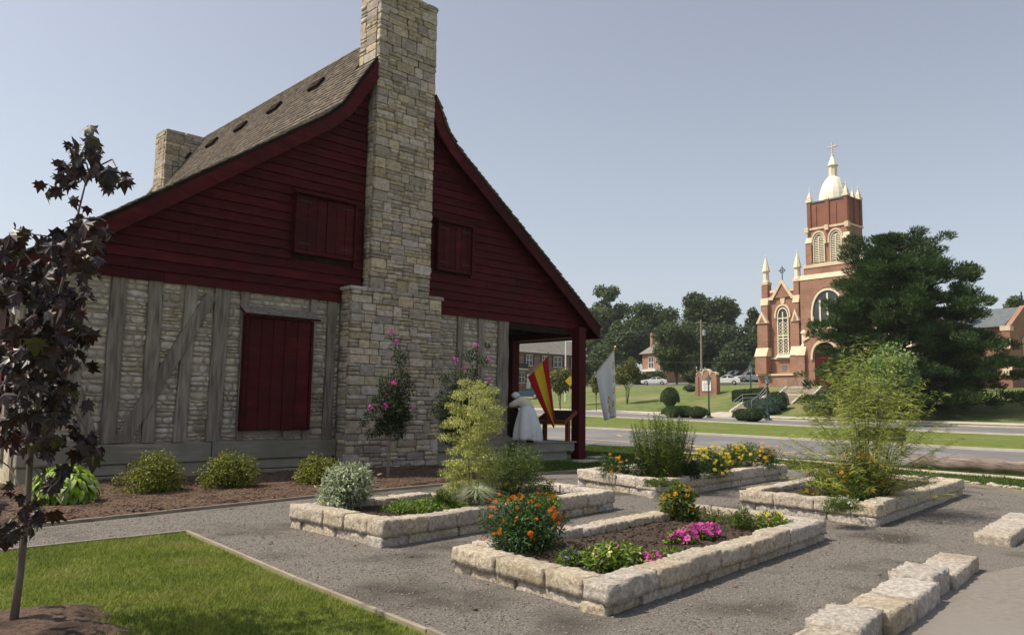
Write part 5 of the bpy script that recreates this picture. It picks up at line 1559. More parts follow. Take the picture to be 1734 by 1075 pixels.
# tower
ts0, ts1 = -43.60, -39.12
tc = (ts0 + ts1) / 2
TD = 2.95
cpart('tower_base', MBS().box(-44.4, -38.3, TF - .5, TF + 3.6, zb, 15.2), CB)
cpart('coping', MBS().prismx([(TF - .56, 15.2), (TF + .2, 15.2), (TF - .28, 15.75)], -44.45, -38.25), M['cream_stone'])
cpart('tower_shaft', MBS().box(-44.05, -38.65, TF - .28, TF + 3.3, 15.2, 16.5), CB)
cpart('string_course', MBS().box(-44.1, -38.6, TF - .34, TF + 3.35, 16.45, 16.85), M['cream_stone'])
cpart('belfry', MBS().box(ts0, ts1, TF - .1, TF - .1 + TD, 16.85, 20.5), CB)
for sa in (ts0 - .12, ts1 - .55):
    cpart('buttress', MBS().box(sa, sa + .67, TF - .38, TF + .1, 16.85, 19.1), CB)
    cpart('buttress_cap', MBS().prismx([(TF - .44, 19.1), (TF + .1, 19.1), (TF - .1, 19.75)], sa - .04, sa + .71), M['cream_stone'])
def louvre(cc, w, front=True):
    """paired belfry openings with cream louvres"""
    if front:
        lv = cpart('louvre_window', MBS().prism(arch_poly(cc - w, cc + w, 16.95, 18.95, .95), TF - .14, TF - .11), M['dark_glass'])
        for k in range(15):
            z = 17.02 + k * .185
            ww = w if z < 19.0 else w * math.sqrt(max(0, 1 - ((z - 18.95)/1.0)**2))
            if ww > .1: cpart('louvre', MBS().prismx([(TF - .24, z), (TF - .22, z + .02), (TF - .15, z + .11), (TF - .15, z + .09)], cc - ww, cc + ww), M['cream'], lv)
        cpart('frame', arch_band(cc - w, cc + w, 18.95, .95, .08, TF - .27, TF - .13, legs=2.0), M['cream'], lv)
        cpart('mullion', MBS().box(cc - .04, cc + .04, TF - .26, TF - .14, 16.95, 19.6), M['cream'], lv)
        cpart('hood_mould', arch_band(cc - w - .12, cc + w + .12, 19.05, 1.05, .16, TF - .34, TF - .1, legs=.2), M['cream_stone'], lv)
    else:
        sx = ts1 + .01
        fr = MB(lambda a, t, z: P(sx + (t - 0), a, z))
        lv = cpart('louvre_window', MB(lambda a, t, z: P(sx + t, a, z)).prism(arch_poly(cc - w, cc + w, 16.95, 18.95, .95), 0, .03), M['dark_glass'])
        for k in range(15):
            z = 17.02 + k * .185
            if z < 19.3: cpart('louvre', MBS().box(sx + .03, sx + .10, cc - w, cc + w, z, z + .06), M['cream'], lv)
louvre(-42.28, .56); louvre(-40.42, .56)
louvre(TF + 1.35, .62, False)
cpart('cornice', MBS().box(ts0 - .1, ts1 + .1, TF - .22, TF - .1 + TD + .12, 20.5, 20.72), M['cream_stone'])
for sa in (ts0 - .2, tc - .2, ts1 - .25): cpart('corbel', MBS().box(sa, sa + .42, TF - .4, TF + .05, 20.25, 20.8), M['cream_stone'])
cpart('belfry_crown', MBS().box(ts0 + .05, ts1 - .05, TF - .05, TF - .15 + TD, 20.72, 23.4), BB)
for sa in (ts0, tc - .17, ts1 - .42):
    cpart('pilaster', MBS().box(sa + .02, sa + .42, TF - .16, TF - .02, 20.8, 23.55), BB)
for k in range(4):
    aa = ts0 + .55 + k * 1.05 + (.12 if k > 1 else 0)
    cpart('pilaster', MBS().box(aa + .35, aa + .5, TF - .11, TF - .04, 20.8, 23.1), BB)
for ta in (TF - .1, TF + 1.25, TF + TD - .5):
    cpart('pilaster', MBS().box(ts1 - .06, ts1 + .08, ta, ta + .42, 20.8, 23.5), BB)
cpart('parapet_coping', MBS().box(ts0 - .02, ts1 + .02, TF - .14, TF - .06 + TD, 23.4, 23.54), M['slate'])
for (s_, t_) in ((ts0 + .22, TF + .1), (ts1 - .22, TF + .1), (ts0 + .22, TF + TD - .3), (ts1 - .22, TF + TD - .3), (tc, TF + .05), (ts1 - .2, TF + 1.4)):
    small = (s_ == tc or t_ == TF + 1.4)
    k_ = .68 if small else 1.0
    cpart('pinnacle', MB().lathe(P(s_, t_, 23.54), [(.46*k_, 0), (.46*k_, .25*k_), (.30*k_, .3*k_), (.30*k_, .55*k_), (.14*k_, .95*k_), (.06*k_, 1.2*k_), (.11*k_, 1.27*k_), (.04*k_, 1.35*k_), (.02, 1.85*k_)], 4, PI/4 + AZX - AZN), M['cream'])
DC = P(tc, TF + 1.4, 0)
dm = [(1.52, 23.4), (1.50, 23.8), (1.44, 24.3), (1.31, 24.85), (1.10, 25.4), (.86, 25.85), (.62, 26.1), (.56, 26.16)]
cpart('dome', MB().lathe(DC, dm, 16), M['dome'], smooth=False)
cpart('lantern', MB().lathe(DC, [(.54, 26.16), (.54, 26.24), (.46, 26.3), (.45, 27.35), (.57, 27.4), (.57, 27.5)], 8), M['cream'])
cpart('lantern_spire', MB().lathe(DC, [(.53, 27.5), (.26, 28.2), (.14, 28.55), (.19, 28.6), (.19, 28.7)], 8), M['dome'])
k = MB().tube([(DC[0], DC[1], 28.65), (DC[0], DC[1], 30.0)], .075, 6)
a_, b_ = P(tc - .58, TF + 1.4, 29.55), P(tc + .58, TF + 1.4, 29.55)
k.tube([a_, b_], .075, 6); cpart('cross', k, M['cream_stone'], label='tall cream cross on the tip of the dome')
# great west window and door
cpart('great_arch', arch_band(-43.2, -39.4, 11.3, 2.9, .35, TF - .62, TF - .45, legs=.2), CB)
gw = cpart('great_window', MBS().prism(arch_poly(-43.0, -39.6, 9.9, 11.3, 2.7), TF - .56, TF - .51), M['dark_glass'])
cpart('frame', arch_band(-42.95, -39.65, 11.3, 2.55, .18, TF - .70, TF - .55, legs=1.4), M['cream'], gw)
for k in range(5):
    sm = -42.95 + 3.3 * k / 4
    cpart('mullion', MBS().box(sm - .09, sm + .09, TF - .66, TF - .55, 9.9, 11.3 + (2.3 if k == 2 else 1.6 if k in (1, 3) else 0)), M['cream'], gw)
cpart('panel', MBS().box(-43.0, -39.6, TF - .60, TF - .53, 9.7, 10.5), M['cream'], gw)
cpart('porch_gable', MBS().prism([(-43.7, zb), (-39.0, zb), (-39.0, 8.6), (-40.2, 9.3), (-41.35, 9.9), (-42.5, 9.3), (-43.7, 8.6)], TF - 1.25, TF - .4), CB)
cpart('coping', MBS().prism([(-43.8, 8.6), (-43.0, 8.95), (-43.0, 9.2), (-43.8, 8.85)], TF - 1.35, TF - .4), M['cream_stone'])
dd = cpart('doorway', MBS().prism(arch_poly(-42.5, -40.2, zb, 6.9, 1.5), TF - 1.28, TF - 1.255), M['dark_wood'])
cpart('door_leaf', MBS().box(-42.35, -41.38, TF - 1.33, TF - 1.285, zb, 7.0), M['dark_red'], dd)
cpart('door_leaf', MBS().box(-41.32, -40.35, TF - 1.33, TF - 1.285, zb, 7.0), M['dark_red'], dd)
cpart('hood_mould', arch_band(-42.65, -40.05, 6.9, 1.55, .22, TF - 1.42, TF - 1.25, legs=.2), M['cream_stone'])
for sa in (-44.4, -39.0):
    cpart('buttress', MBS().box(sa, sa + .95, TF - 1.6, TF - .4, zb, 7.2), CB)
    cpart('buttress_cap', MBS().prismx([(TF - 1.66, 7.2), (TF - .4, 7.2), (TF - .4, 8.2), (TF - 1.2, 8.2)], sa - .05, sa + 1.0), M['cream_stone'])
    cpart('finial', MB().lathe(P(sa + .45, TF - .75, 8.1), [(.32, 0), (.32, .2), (.2, .3), (.2, 1.35), (.34, 1.45), (.30, 1.6), (.08, 1.8)], 8), M['cream'])
# nave, aisle wall, transept
NS = -33.6
cpart('nave', MBS().box(-49.0, NS, TF + 2.9, 112, zb, 11.0), CB)
cpart('roof', MBS().prism([(-49.3, 10.9), (NS + .35, 10.9), (-41.35, 14.6)], TF + 3, 112.3), M['slate'])
for t_ in (82.0, 86.6):
    MBW = MB(lambda a, t, z: P(NS + t, a, z))
    w = cpart('window', MB(lambda a, t, z: P(NS + t, a, z)).prism(arch_poly(t_ - .45, t_ + .45, 6.8, 9.3, 1.0), .0, .05), M['dark_glass'])
    cpart('frame', MBS().box(NS + .05, NS + .14, t_ - .55, t_ - .42, 6.8, 9.6).box(NS + .05, NS + .14, t_ + .42, t_ + .55, 6.8, 9.6), M['cream'], w)
    cpart('sill', MBS().prism([(NS, 6.4), (NS + .35, 6.4), (NS, 7.0)], t_ - .6, t_ + .6), M['cream_stone'], w)
for t_ in (79.8, 84.3, 88.6):
    cpart('buttress', MBS().box(NS, NS + .7, t_ - .35, t_ + .35, zb, 9.8), CB)
    cpart('buttress_cap', MBS().box(NS, NS + .76, t_ - .4, t_ + .4, 9.8, 10.4), M['cream_stone'])
# transept with gabled end facing down the street
q0, q1 = 91.0, 100.0; TS = -29.6
cpart('transept', MBS().box(NS - .2, TS, q0, q1, zb, 10.6), CB)
cpart('gable', MB(lambda a, t, z: P(TS + t, a, z)).prism([(q0, 10.6), (q1, 10.6), ((q0+q1)/2, 13.1)], -.5, -.001), CB)
cpart('roof', MB(lambda a, t, z: P(TS + t, a, z)).prism([(q0 - .35, 10.5), (q1 + .35, 10.5), ((q0+q1)/2, 12.95)], -6.5, -.55), M['slate'])
for t_, z1 in ((94.3, 8.9), (95.5, 10.0), (96.7, 8.9)):
    w = cpart('window', MB(lambda a, t, z: P(TS + t, a, z)).prism(arch_poly(t_ - .35, t_ + .35, 5.6, z1, .8), .0, .05), M['dark_glass'])
    cpart('frame', MBS().box(TS + .05, TS + .2, t_ - .48, t_ - .32, 5.5, z1 + .5).box(TS + .05, TS + .2, t_ + .32, t_ + .48, 5.5, z1 + .5), M['cream_stone'], w)
cpart('buttress', MBS().box(TS - .7, TS + .15, q0 - .8, q0 + .1, zb, 10.0), CB)
cpart('buttress_cap', MBS().box(TS - .76, TS + .2, q0 - .86, q0 + .1, 10.0, 10.5), M['cream_stone'])
for z in (5.4, 8.1): cpart('weathering', MBS().prismx([(q0 - 1.05, z), (q0 - .7, z), (q0 - .8, z + 1.0)], TS - .74, TS + .19), M['cream_stone'])
k = MB().tube([P(TS - .3, (q0+q1)/2, 13.0), P(TS - .3, (q0+q1)/2, 14.6)], .07, 5).tube([P(TS - .3, (q0+q1)/2 - .4, 14.1), P(TS - .3, (q0+q1)/2 + .4, 14.1)], .07, 5)
cpart('cross', k, M['iron'])
ch = cpart('chimney', MBS().box(NS - 1.2, NS - .2, 90.4, 91.2, 10, 13.4), CB)
cpart('chimney_cap', MBS().box(NS - 1.25, NS - .15, 90.35, 91.25, 13.4, 14.0), M['cream_stone'], ch)
ch = cpart('chimney', MBS().box(NS - 1.6, NS - .7, 83.6, 84.4, 10, 14.4), CB)
cpart('chimney_pot', MB().lathe(P(NS - 1.15, 84.0, 14.4), [(.3, 0), (.35, .5), (.5, .6), (.5, .9)], 8), M['slate'], ch)
cpart('foundation_wall', MBS().box(TS + .2, TS + 3.2, 96, 99.5, zb, 4.9), M['cream_stone'])

# ---- lamps, sign, bollards
def street_lamp(px, D, h, label, base=None):
    g = onground(px, D) if base is None else base
    t = thing('street_lamp', label, 'street lamp', g, 'green lamp posts before the church')
    MB().lathe(g, [(.24, -.1), (.24, .12), (.17, .2), (.16, .5), (.10, .62), (.075, 1.0), (.055, h * .74), (.09, h*.745), (.05, h * .76), (.05, h*.80), (.12, h*.81), (.12, h*.825)], 8).build('post', M['lamp_green'], t)
    MB().lathe((g[0], g[1], g[2] + h * .825), [(.10, 0), (.21, .42)], 8).build('lamp_glass', M['lamp_glass'], t)
    for k in range(4):
        a = k * PI/2 + .4
        MB().tube([(g[0] + .10*math.cos(a), g[1] + .10*math.sin(a), g[2] + h*.825), (g[0] + .215*math.cos(a), g[1] + .215*math.sin(a), g[2] + h*.825 + .42)], .012, 4).build('strut', M['lamp_green'], t)
    MB().lathe((g[0], g[1], g[2] + h * .825 + .42), [(.30, 0), (.26, .06), (.12, .2), (.05, .26), (.06, .32), (.015, .42)], 8).build('lamp_cap', M['lamp_green'], t)
    return t
def z_at(px, py, D):
    d = atD(px, py, D); return d
hl = 68.0 / 1330 * 72 * .96
street_lamp(1200.8, 72.5, 3.72, 'green lamp post in front of the brick church sign')
street_lamp(1299.8, 69.2, 3.70, 'green lamp post beside the foot of the stairway')
street_lamp(1272, 84, 3.4, 'green lamp post behind the clipped hedge left of the church')
# brick sign
def face_frame(g, yaw):
    c, s = math.cos(yaw), math.sin(yaw)
    return lambda x, y, z: (g[0] + x*c - y*s, g[1] + x*s + y*c, g[2] + z)
g = onground(1199, 92); g[2] -= .1
yawN = math.atan2(UV[1], UV[0]) + PI   # local +x runs to the right along the street, +y away
fr = face_frame(g, math.atan2(-UV[1], -UV[0]) + .12)
SG = thing('church_sign', 'brick notice sign with three arched tops on the church lawn', 'sign', g)
MB(fr).box(-1.25, 1.25, -.3, .3, 0, 2.4).build('wall', CB, SG)
arcp = lambda c, r_, z, k: [(c + r_*math.cos(a), z + k*r_*math.sin(a)) for a in np.linspace(0, PI, 9)]
for c, r_, k_ in ((-.85, .36, .8), (0, .48, 1.25), (.85, .36, .8)):
    MB(fr).prism(arcp(c, r_, 2.4, k_), -.28, .28).build('arched_top', CB, SG)
    MB(fr).prism(arcp(c, r_ + .09, 2.41, k_) + arcp(c, r_, 2.41, k_)[::-1], -.34, .34).build('coping', M['cream_stone'], SG)
for x_ in (-1.15, 1.15): MB(fr).box(x_ - .2, x_ + .2, -.4, .4, 0, 2.25).build('pier', CB, SG)
bd = MB(fr).box(-.50, .62, -.36, -.305, .62, 1.75).build('notice_board', M['white_paint'], SG)
rr_ = random.Random(3)
for k in range(6):
    w_ = rr_.uniform(.3, .46)
    MB(fr).box(.06 - w_, .06 + w_, -.366, -.361, .76 + k*.155, .80 + k*.155).build('lettering', M['slate'], bd)
# ---- clipped bushes
def ball_bush(px, D, rx, h, label, leaf='boxwood', n=2600, L=.10, W=.05, group=None, cat='bush', name='clipped_bush', flat=1.0, ry=None, cl=None, dz=0.0):
    g = onground(px, D); g[2] += dz
    t = thing(name, label, cat, g, group)
    r = np.random.default_rng(int(px * 7 + D))
    u = unit(n, r); u[:, 2] = np.abs(u[:, 2]) * 1.25 - .22
    u /= np.linalg.norm(u, axis=1, keepdims=True)
    nn = np.array([mnoise.noise(Vector(q_ * 2.2) + Vector((px, 0, 0))) for q_ in u])
    rad = (.93 + .10 * nn + .05 * r.random(n))
    Pn = np.array(g) + np.array([0, 0, h * .42]) + u * rad[:, None] * np.array([rx, ry or rx, h * .6])
    V, F = leaf_quads(Pn, unit(n, r) + u * .4, u + unit(n, r) * .5, L * (.6 + .8 * r.random(n)), W * (.7 + .6 * r.random(n)))
    mesh_np('foliage', V, F, M[leaf], t)
    q_ = [( .80 * rx * math.sqrt(max(0, 1 - (2 * f - 1) ** 2)), f * h * .88) for f in (.06, .25, .5, .75, .97)]
    MB().lathe(g, q_, 10, sy=(ry or rx) / rx).build('branches', M[leaf], t)
    return t
G3 = 'clipped round bushes on the church lawn'
ball_bush(1140, 70.5, 1.0, 1.0, 'round clipped bush, leftmost of three on the bare patch by the kerb', group=G3, cat='bush')
ball_bush(1160, 71.5, .95, 1.0, 'round clipped bush in the middle of the three by the kerb', group=G3)
ball_bush(1181, 69.5, 1.0, 1.0, 'round clipped bush, rightmost of the three, left of the lamp post', group=G3)
ball_bush(1256, 66.5, .75, .95, 'smaller round clipped bush at the foot of the stairway', group=G3)
ball_bush(1274, 64.5, 1.05, 1.05, 'larger round clipped bush nearest the lamp post by the stairway', group=G3)
ball_bush(1135, 85, 1.0, 2.05, 'tall egg shaped dark evergreen bush left of the brick sign', leaf='oak_dark', n=3600, L=.14, W=.07, group=None)
ball_bush(1170, 100, .9, .8, 'small dark bush at the edge of the parking lot', group=None, n=1400)
def hedge(name, px0, px1, D, h, w, label, leaf='boxwood', n=6000):
    a, b_ = onground(px0, D), onground(px1, D * .985)
    t = thing(name, label, 'hedge', (a + b_) / 2)
    d = (b_ - a); L_ = np.linalg.norm(d[:2]); r = np.random.default_rng(int(px0))
    f = r.random(n); sd = np.array([-d[1], d[0], 0]) / L_
    k = r.random(n) * PI
    Pn = a + d * f[:, None] + sd * (np.cos(k) * w / 2)[:, None] + np.array([0, 0, 1]) * (.15 + np.sin(k) ** .5 * h * (.84 + .12 * r.random(n)))[:, None]
    Nn = sd * np.cos(k)[:, None] + np.array([0, 0, 1]) * np.sin(k)[:, None]
    V, F = leaf_quads(Pn, unit(n, r), Nn + unit(n, r) * .5, .13 * (.6 + .8*r.random(n)), .07)
    mesh_np('foliage', V, F, M[leaf], t)
    MB().plan([tuple(a[:2] - sd[:2]*w*.4), tuple(b_[:2] - sd[:2]*w*.4), tuple(b_[:2] + sd[:2]*w*.4), tuple(a[:2] + sd[:2]*w*.4)], min(a[2], b_[2]) - .1, max(a[2], b_[2]) + h * .8).build('branches', M[leaf], t)
hedge('clipped_hedge', 1243, 1300, 84.5, 1.05, 1.2, 'long clipped dark hedge at the left foot of the church')
ball_bush(1313, 79.5, .9, 1.25, 'dark round shrub where the hedge meets the stairway', group=None)
ball_bush(1325, 77.2, .55, 1.6, 'small pointed evergreen at the head of the stairway', leaf='boxwood', group=None, n=1600)
for px, D, rx, h, lab in ((1285, 78.0, 1.3, 1.0, 'low blue green juniper left of the lamp post by the steps'), (1305, 77.0, 1.4, 1.1, 'low blue green juniper right behind the lamp post by the steps'), (1296, 75.4, 1.2, .7, 'lowest blue green juniper below the hedge'), (1386, 74.0, 1.2, .9, 'blue green juniper right of the stairway head')):
    ball_bush(px, D, rx, h, lab, leaf='blue_spruce', n=2200, L=.22, W=.06, group='blue green junipers by the stairway', name='juniper', cat='juniper')
# ================================================================ TREES
def tree(px, D, ytop, wpx, label, leaf='oak', n=6000, L=.5, W=.34, c0=.18, group='trees behind the street', name='broadleaf_tree', clumps=34, trunk_r=.25, shape='round', seed=None, rclump=.37, gaps=.35, bark='bark', ybase=None, stems=1):
    g = onground(px, D)
    if ybase is not None:
        a = atD(px, ybase, D); g = np.array([a[0], a[1], a[2]])
    top = atD(px, ytop, D)[2]; H = top - g[2]
    fwd = g @ F0; R_ = wpx / 2 / FPX * fwd
    t = thing(name, label, 'tree', g, group)
    r = np.random.default_rng(int(px * 13 + D) if seed is None else seed)
    cs, rs = [], []
    zc = g[2] + H * (c0 + (1 - c0) * .5); hz = H * (1 - c0) / 2
    for i in range(clumps):
        u = unit(1, r)[0]; q_ = r.random() ** .45
        if shape == 'vase': u[2] = abs(u[2]) * .9 - .1
        rad = rclump * min(R_, hz) * (.75 + .6 * r.random())
        k = np.array([R_ - rad * .8, R_ - rad * .8, hz - rad * .8])
        if shape == 'cone':
            f = r.random(); rr2 = (1 - f) ** .7 * R_; a = r.random() * 6.28
            cs.append(g + np.array([math.cos(a) * rr2 * .8, math.sin(a) * rr2 * .8, H * (c0 + (1 - c0) * f * .93)])); rs.append(rad * (1.15 - .6 * f)); continue
        cs.append(np.array([g[0], g[1], zc]) + u * q_ * k); rs.append(rad)
    V, F = clump_leaves(cs, rs, n, L, W, flat=.8, up=.5, shell=gaps, r=r)
    mesh_np('crown', V, F, M[leaf], t)
    b = MB()
    for k in range(stems):
        o_ = np.array([r.normal(0, .12), r.normal(0, .12), 0]) * (stems > 1)
        b.tube([g - np.array([0, 0, .3]), g + o_ + np.array([0, 0, H * c0 * 1.1]), g + o_ * 5 + np.array([0, 0, H * .55])], [trunk_r, trunk_r * .8, trunk_r * .4], 7)
    for i in range(min(9, clumps)):
        b.tube([g + np.array([0, 0, H * (c0 * .8 + .1 * r.random())]), (g + cs[i]) / 2 + np.array([0, 0, H * .12]), cs[i]], trunk_r * .4, 5, trunk_r * .12)
    b.build('trunk', M[bark], t)
    return t
T = [
 (1033, 205, 470, 82, 'tall open crowned tree standing highest at the left of the wood', 'oak_pale', 7000, .75, dict(clumps=22, rclump=.30, gaps=.3, c0=.15)),
 (1006, 190, 520, 50, 'dark tree rising just right of the porch roof', 'oak_dark', 4500, .7, dict()),
 (1062, 185, 528, 92, 'wide mid green tree in front of the tall open crowned tree', 'oak', 8000, .7, dict(clumps=30)),
 (1100, 195, 502, 90, 'broad tree above the small red brick house', 'oak', 8000, .7, dict(clumps=30)),
 (1130, 205, 508, 60, 'dark tree between the broad tree and the two big oaks', 'oak_dark', 5000, .75, dict()),
 (1183, 190, 480, 70, 'left half of the pair of big oaks with the highest rounded top', 'oak', 8000, .7, dict(clumps=34)),
 (1222, 188, 486, 74, 'right hand big oak of the highest pair', 'oak', 8000, .7, dict(clumps=34)),
 (1205, 178, 530, 90, 'dark lower tree in front of the pair of big oaks', 'oak_dark', 7000, .65, dict(clumps=30, c0=.05)),
 (1262, 172, 545, 70, 'dark tree between the utility pole and the church', 'oak_dark', 7000, .6, dict(clumps=28, c0=.05)),
 (1278, 182, 518, 46, 'pointed green tree touching the left edge of the church', 'oak', 5000, .6, dict(shape='cone')),
 (1240, 168, 585, 70, 'low dark tree behind the parked cars', 'oak_dark', 5000, .55, dict(c0=.0)),
 (1025, 170, 568, 66, 'low dense tree behind the white flag', 'oak', 6000, .55, dict(c0=.0, clumps=26)),
 (1147, 138, 526, 90, 'rounded tree in front of the wood, right of the small brick house', 'oak', 12000, .42, dict(clumps=56, c0=.04, trunk_r=.2, rclump=.27)),
 (1725, 128, 494, 40, 'tree at the right edge of the picture beyond the church transept', 'oak_pale', 5000, .45, dict()),
 (1738, 118, 560, 50, 'lower dark tree at the right edge below the taller one', 'oak_dark', 5000, .45, dict(c0=.0)),
 (1720, 112, 618, 46, 'dark shrub like tree beside the church transept', 'oak_dark', 3500, .35, dict(c0=.0)),
 (846, 210, 545, 60, 'dark tree seen past the porch behind the brick apartment block', 'oak_dark', 3000, .8, dict()),
]
for px, D, yt, w, lab, lf, n, L, kw in T:
    tree(px, D, yt, w * 1.06, lab, leaf=lf, n=int(n * 1.6), L=L * .9, W=L*.6, **kw)
SMALL = [
 (1063, 92, 602, 52, 'small vase shaped olive green tree with several stems on the lawn', 'olive_leaf', 3800, .24, dict(stems=4, c0=.30, trunk_r=.045)),
 (1011, 82, 622, 26, 'smallest sapling on the lawn behind the white flag', 'olive_leaf', 1400, .20, dict(stems=1, c0=.38, trunk_r=.05)),
 (951, 86, 610, 46, 'olive green tree seen between the porch posts', 'olive_leaf', 3600, .24, dict(stems=3, c0=.28, trunk_r=.045)),
 (983, 95, 618, 30, 'young tree hidden partly by the front porch post', 'olive_leaf', 1500, .24, dict(stems=2, c0=.30, trunk_r=.045)),
]
for px, D, yt, w, lab, lf, n, L, kw in SMALL:
    tree(px, D, yt, w, lab, leaf=lf, n=n, L=L, W=L*.6, group='small trees on the lawn across the street', name='young_tree', clumps=16, rclump=.42, gaps=.2, **kw)
tree(1494, 61, 573, 128, 'bright green leafy tree behind the willowy shrub', leaf='fresh', n=13000, L=.20, W=.12, c0=.02, clumps=44, group=None, rclump=.30, gaps=.25, ybase=700, trunk_r=.1, name='leafy_tree')
# understorey below the wood
for px, D, yt, w, lab in ((990, 160, 608, 40, 'low green thicket beside the porch post'), (1085, 150, 632, 30, 'low shrub in front of the small brick house'), (1115, 152, 628, 40, 'low leafy shrub right of the brick house porch'), (1176, 148, 624, 50, 'low shrub between the round tree and the brick sign'), (1290, 150, 600, 50, 'dark thicket against the left edge of the church'), (1045, 158, 612, 60, 'low thicket behind the small vase shaped tree')):
    tree(px, D, yt, w, lab, leaf='oak', n=2500, L=.45, W=.3, c0=0.0, group='low thickets under the wood', name='thicket', clumps=12, rclump=.6, trunk_r=.05)
# the big white pine
PG = onground(1528, 71)
pt = thing('pine_tree', 'huge spreading dark green white pine in front of the church', 'tree', PG)
r = np.random.default_rng(91); b = MB(); b2 = MB(); cs, rs = [], []
top = atD(1545, 402, 71)[2]; H = top - PG[2]
b.tube([PG - np.array([0, 0, .4]), PG + np.array([.2, 0, H*.4]), PG + np.array([0, .1, H*.96])], [.42, .30, .05], 10)
b.build('trunk', M['bark'], pt)
k18 = 71 * .89 / FPX
prof = [(0.0, .6), (.05, 5.6), (.12, 6.9), (.22, 7.6), (.34, 7.0), (.46, 6.5), (.58, 6.0), (.68, 5.5), (.76, 4.6), (.84, 4.1), (.90, 3.4), (.95, 2.4), (1.0, .8)]
lev = 0.06
while lev < .995:
    rad = float(np.interp(lev, [p[0] for p in prof], [p[1] for p in prof]))
    nb = 7 if lev > .85 else 9
    a0 = r.random() * 6.28
    for k in range(nb):
        a = a0 + 2*PI*k/nb + r.normal(0, .22); rr2 = rad * (.62 + .52 * r.random())
        if lev < .34 and (math.cos(a) * R0[0] + math.sin(a) * R0[1]) > .75: rr2 *= 1.32
        z0_ = PG[2] + H * lev + r.normal(0, .15)
        tip = np.array([PG[0] + math.cos(a) * rr2, PG[1] + math.sin(a) * rr2, z0_ + rr2 * (.02 + .22 * lev) + r.normal(0, .15)])
        root = np.array([PG[0], PG[1], z0_ - .3])
        b2.tube([root, (root + tip) / 2 + np.array([0, 0, -.1]), tip], .07, 4, .02)
        m_ = max(3, int(rr2 * 1.5))
        for j in range(m_):
            f = .36 + .64 * (j + 1) / m_
            sp = (1 - f * .55) * rr2 * .26
            c = root + (tip - root) * f + np.array([r.normal(0, sp), r.normal(0, sp), .12 + r.normal(0, .10)])
            cs.append(c); rs.append((.46 + .36 * r.random()) * (1.12 if lev < .8 else 1.0))
    lev += (.062 if lev < .8 else .046) + .012 * r.random()
b2.build('limbs', M['bark'], pt)
cs = np.array(cs); rs = np.array(rs)
n = 190000
w = rs ** 2; ci = r.choice(len(cs), n, p=w / w.sum())
u = unit(n, r); off = u * (rs[ci] * r.random(n) ** .5)[:, None]; off[:, 2] *= .48
outd = cs[ci] - np.array([PG[0], PG[1], 0]); outd[:, 2] = 0; outd /= np.linalg.norm(outd, axis=1, keepdims=True) + 1e-6
D_ = u * .7 + outd * .45 + np.array([0, 0, .75]) + unit(n, r) * .3
V, F = leaf_quads(cs[ci] + off, D_, unit(n, r), .24 + .14 * r.random(n), .07)
mesh_np('needles', V, F, M['pine'], pt)

# ================================================================ BUILDINGS BEYOND
def sash(mb_frame, x0, x1, z0, z1, parent, y=-.03, shutters=None):
    w = MB(mb_frame).box(x0, x1, y - .03, y, z0, z1).build('window', M['dark_glass'], parent)
    f = MB(mb_frame)
    f.box(x0 - .08, x0, y - .08, y, z0 - .05, z1 + .05).box(x1, x1 + .08, y - .08, y, z0 - .05, z1 + .05)
    f.box(x0, x1, y - .08, y - .031, z1 - .04, z1 + .06).box(x0, x1, y - .08, y - .031, (z0+z1)/2 - .04, (z0+z1)/2 + .04)
    f.box((x0+x1)/2 - .05, (x0+x1)/2 + .05, y - .079, y - .031, z0, z1)
    f.build('frame', M['white_paint'], w)
    MB(mb_frame).box(x0 - .15, x1 + .15, y - .18, y, z0 - .16, z0 - .055).build('sill', M['white_paint'], w)
    if shutters:
        for a, e in ((x0 - .55, x0 - .12), (x1 + .12, x1 + .55)):
            MB(mb_frame).box(a, e, y - .08, y, z0 - .05, z1 + .05).build('shutter', M[shutters], w)
# brick apartment block seen through the porch: facade runs along +t (to the right)
u_ = 112.0
def AP(x, y, z): return P(-u_ - y, 93 + x, 5.1 + z)   # x to the right along facade, y away behind it
ab = thing('apartment_block', 'two storey brown brick apartment block with dark shutters seen through the porch', 'building', AP(0, 0, 0))
MB(AP).box(-14, 17.5, 0, 11, -1, 6.6).build('wall', M['house_brick'], ab)
MB(AP).prismx([(-.6, 6.55), (11.6, 6.55), (8.0, 9.4), (3.0, 9.4)], -14.5, 18.0).build('roof', M['grey_roof'], ab)
MB(AP).box(-14.6, 18.1, -.7, -.55, 6.35, 6.62).build('gutter', M['white_paint'], ab)
MB(AP).box(9.6, 10.4, 4.5, 5.3, 8.6, 10.4).build('chimney', M['house_brick'], ab)
for x0, x1 in ((2.6, 4.0), (6.6, 7.7), (9.6, 11.6), (14.3, 16.0), (-2.0, -.8), (-6, -4.6)):
    sash(AP, x0, x1, 4.0, 5.9, ab, shutters='iron')
for x0, x1 in ((.8, 2.2), (9.6, 11.4), (14.3, 16.0), (-3.5, -2)):
    sash(AP, x0, x1, .7, 2.6, ab, shutters='iron')
MB(AP).box(2.7, 3.7, -.1, 0, -.4, 2.3).build('door', M['white_paint'], ab)
cn = MB(AP).box(-1.2, 1.8, -1.6, 0, 3.0, 3.2).build('balcony', M['white_paint'], ab)
MB(AP).box(-1.2, 1.8, -1.62, -1.56, 3.2, 4.1).build('railing', M['iron'], cn)
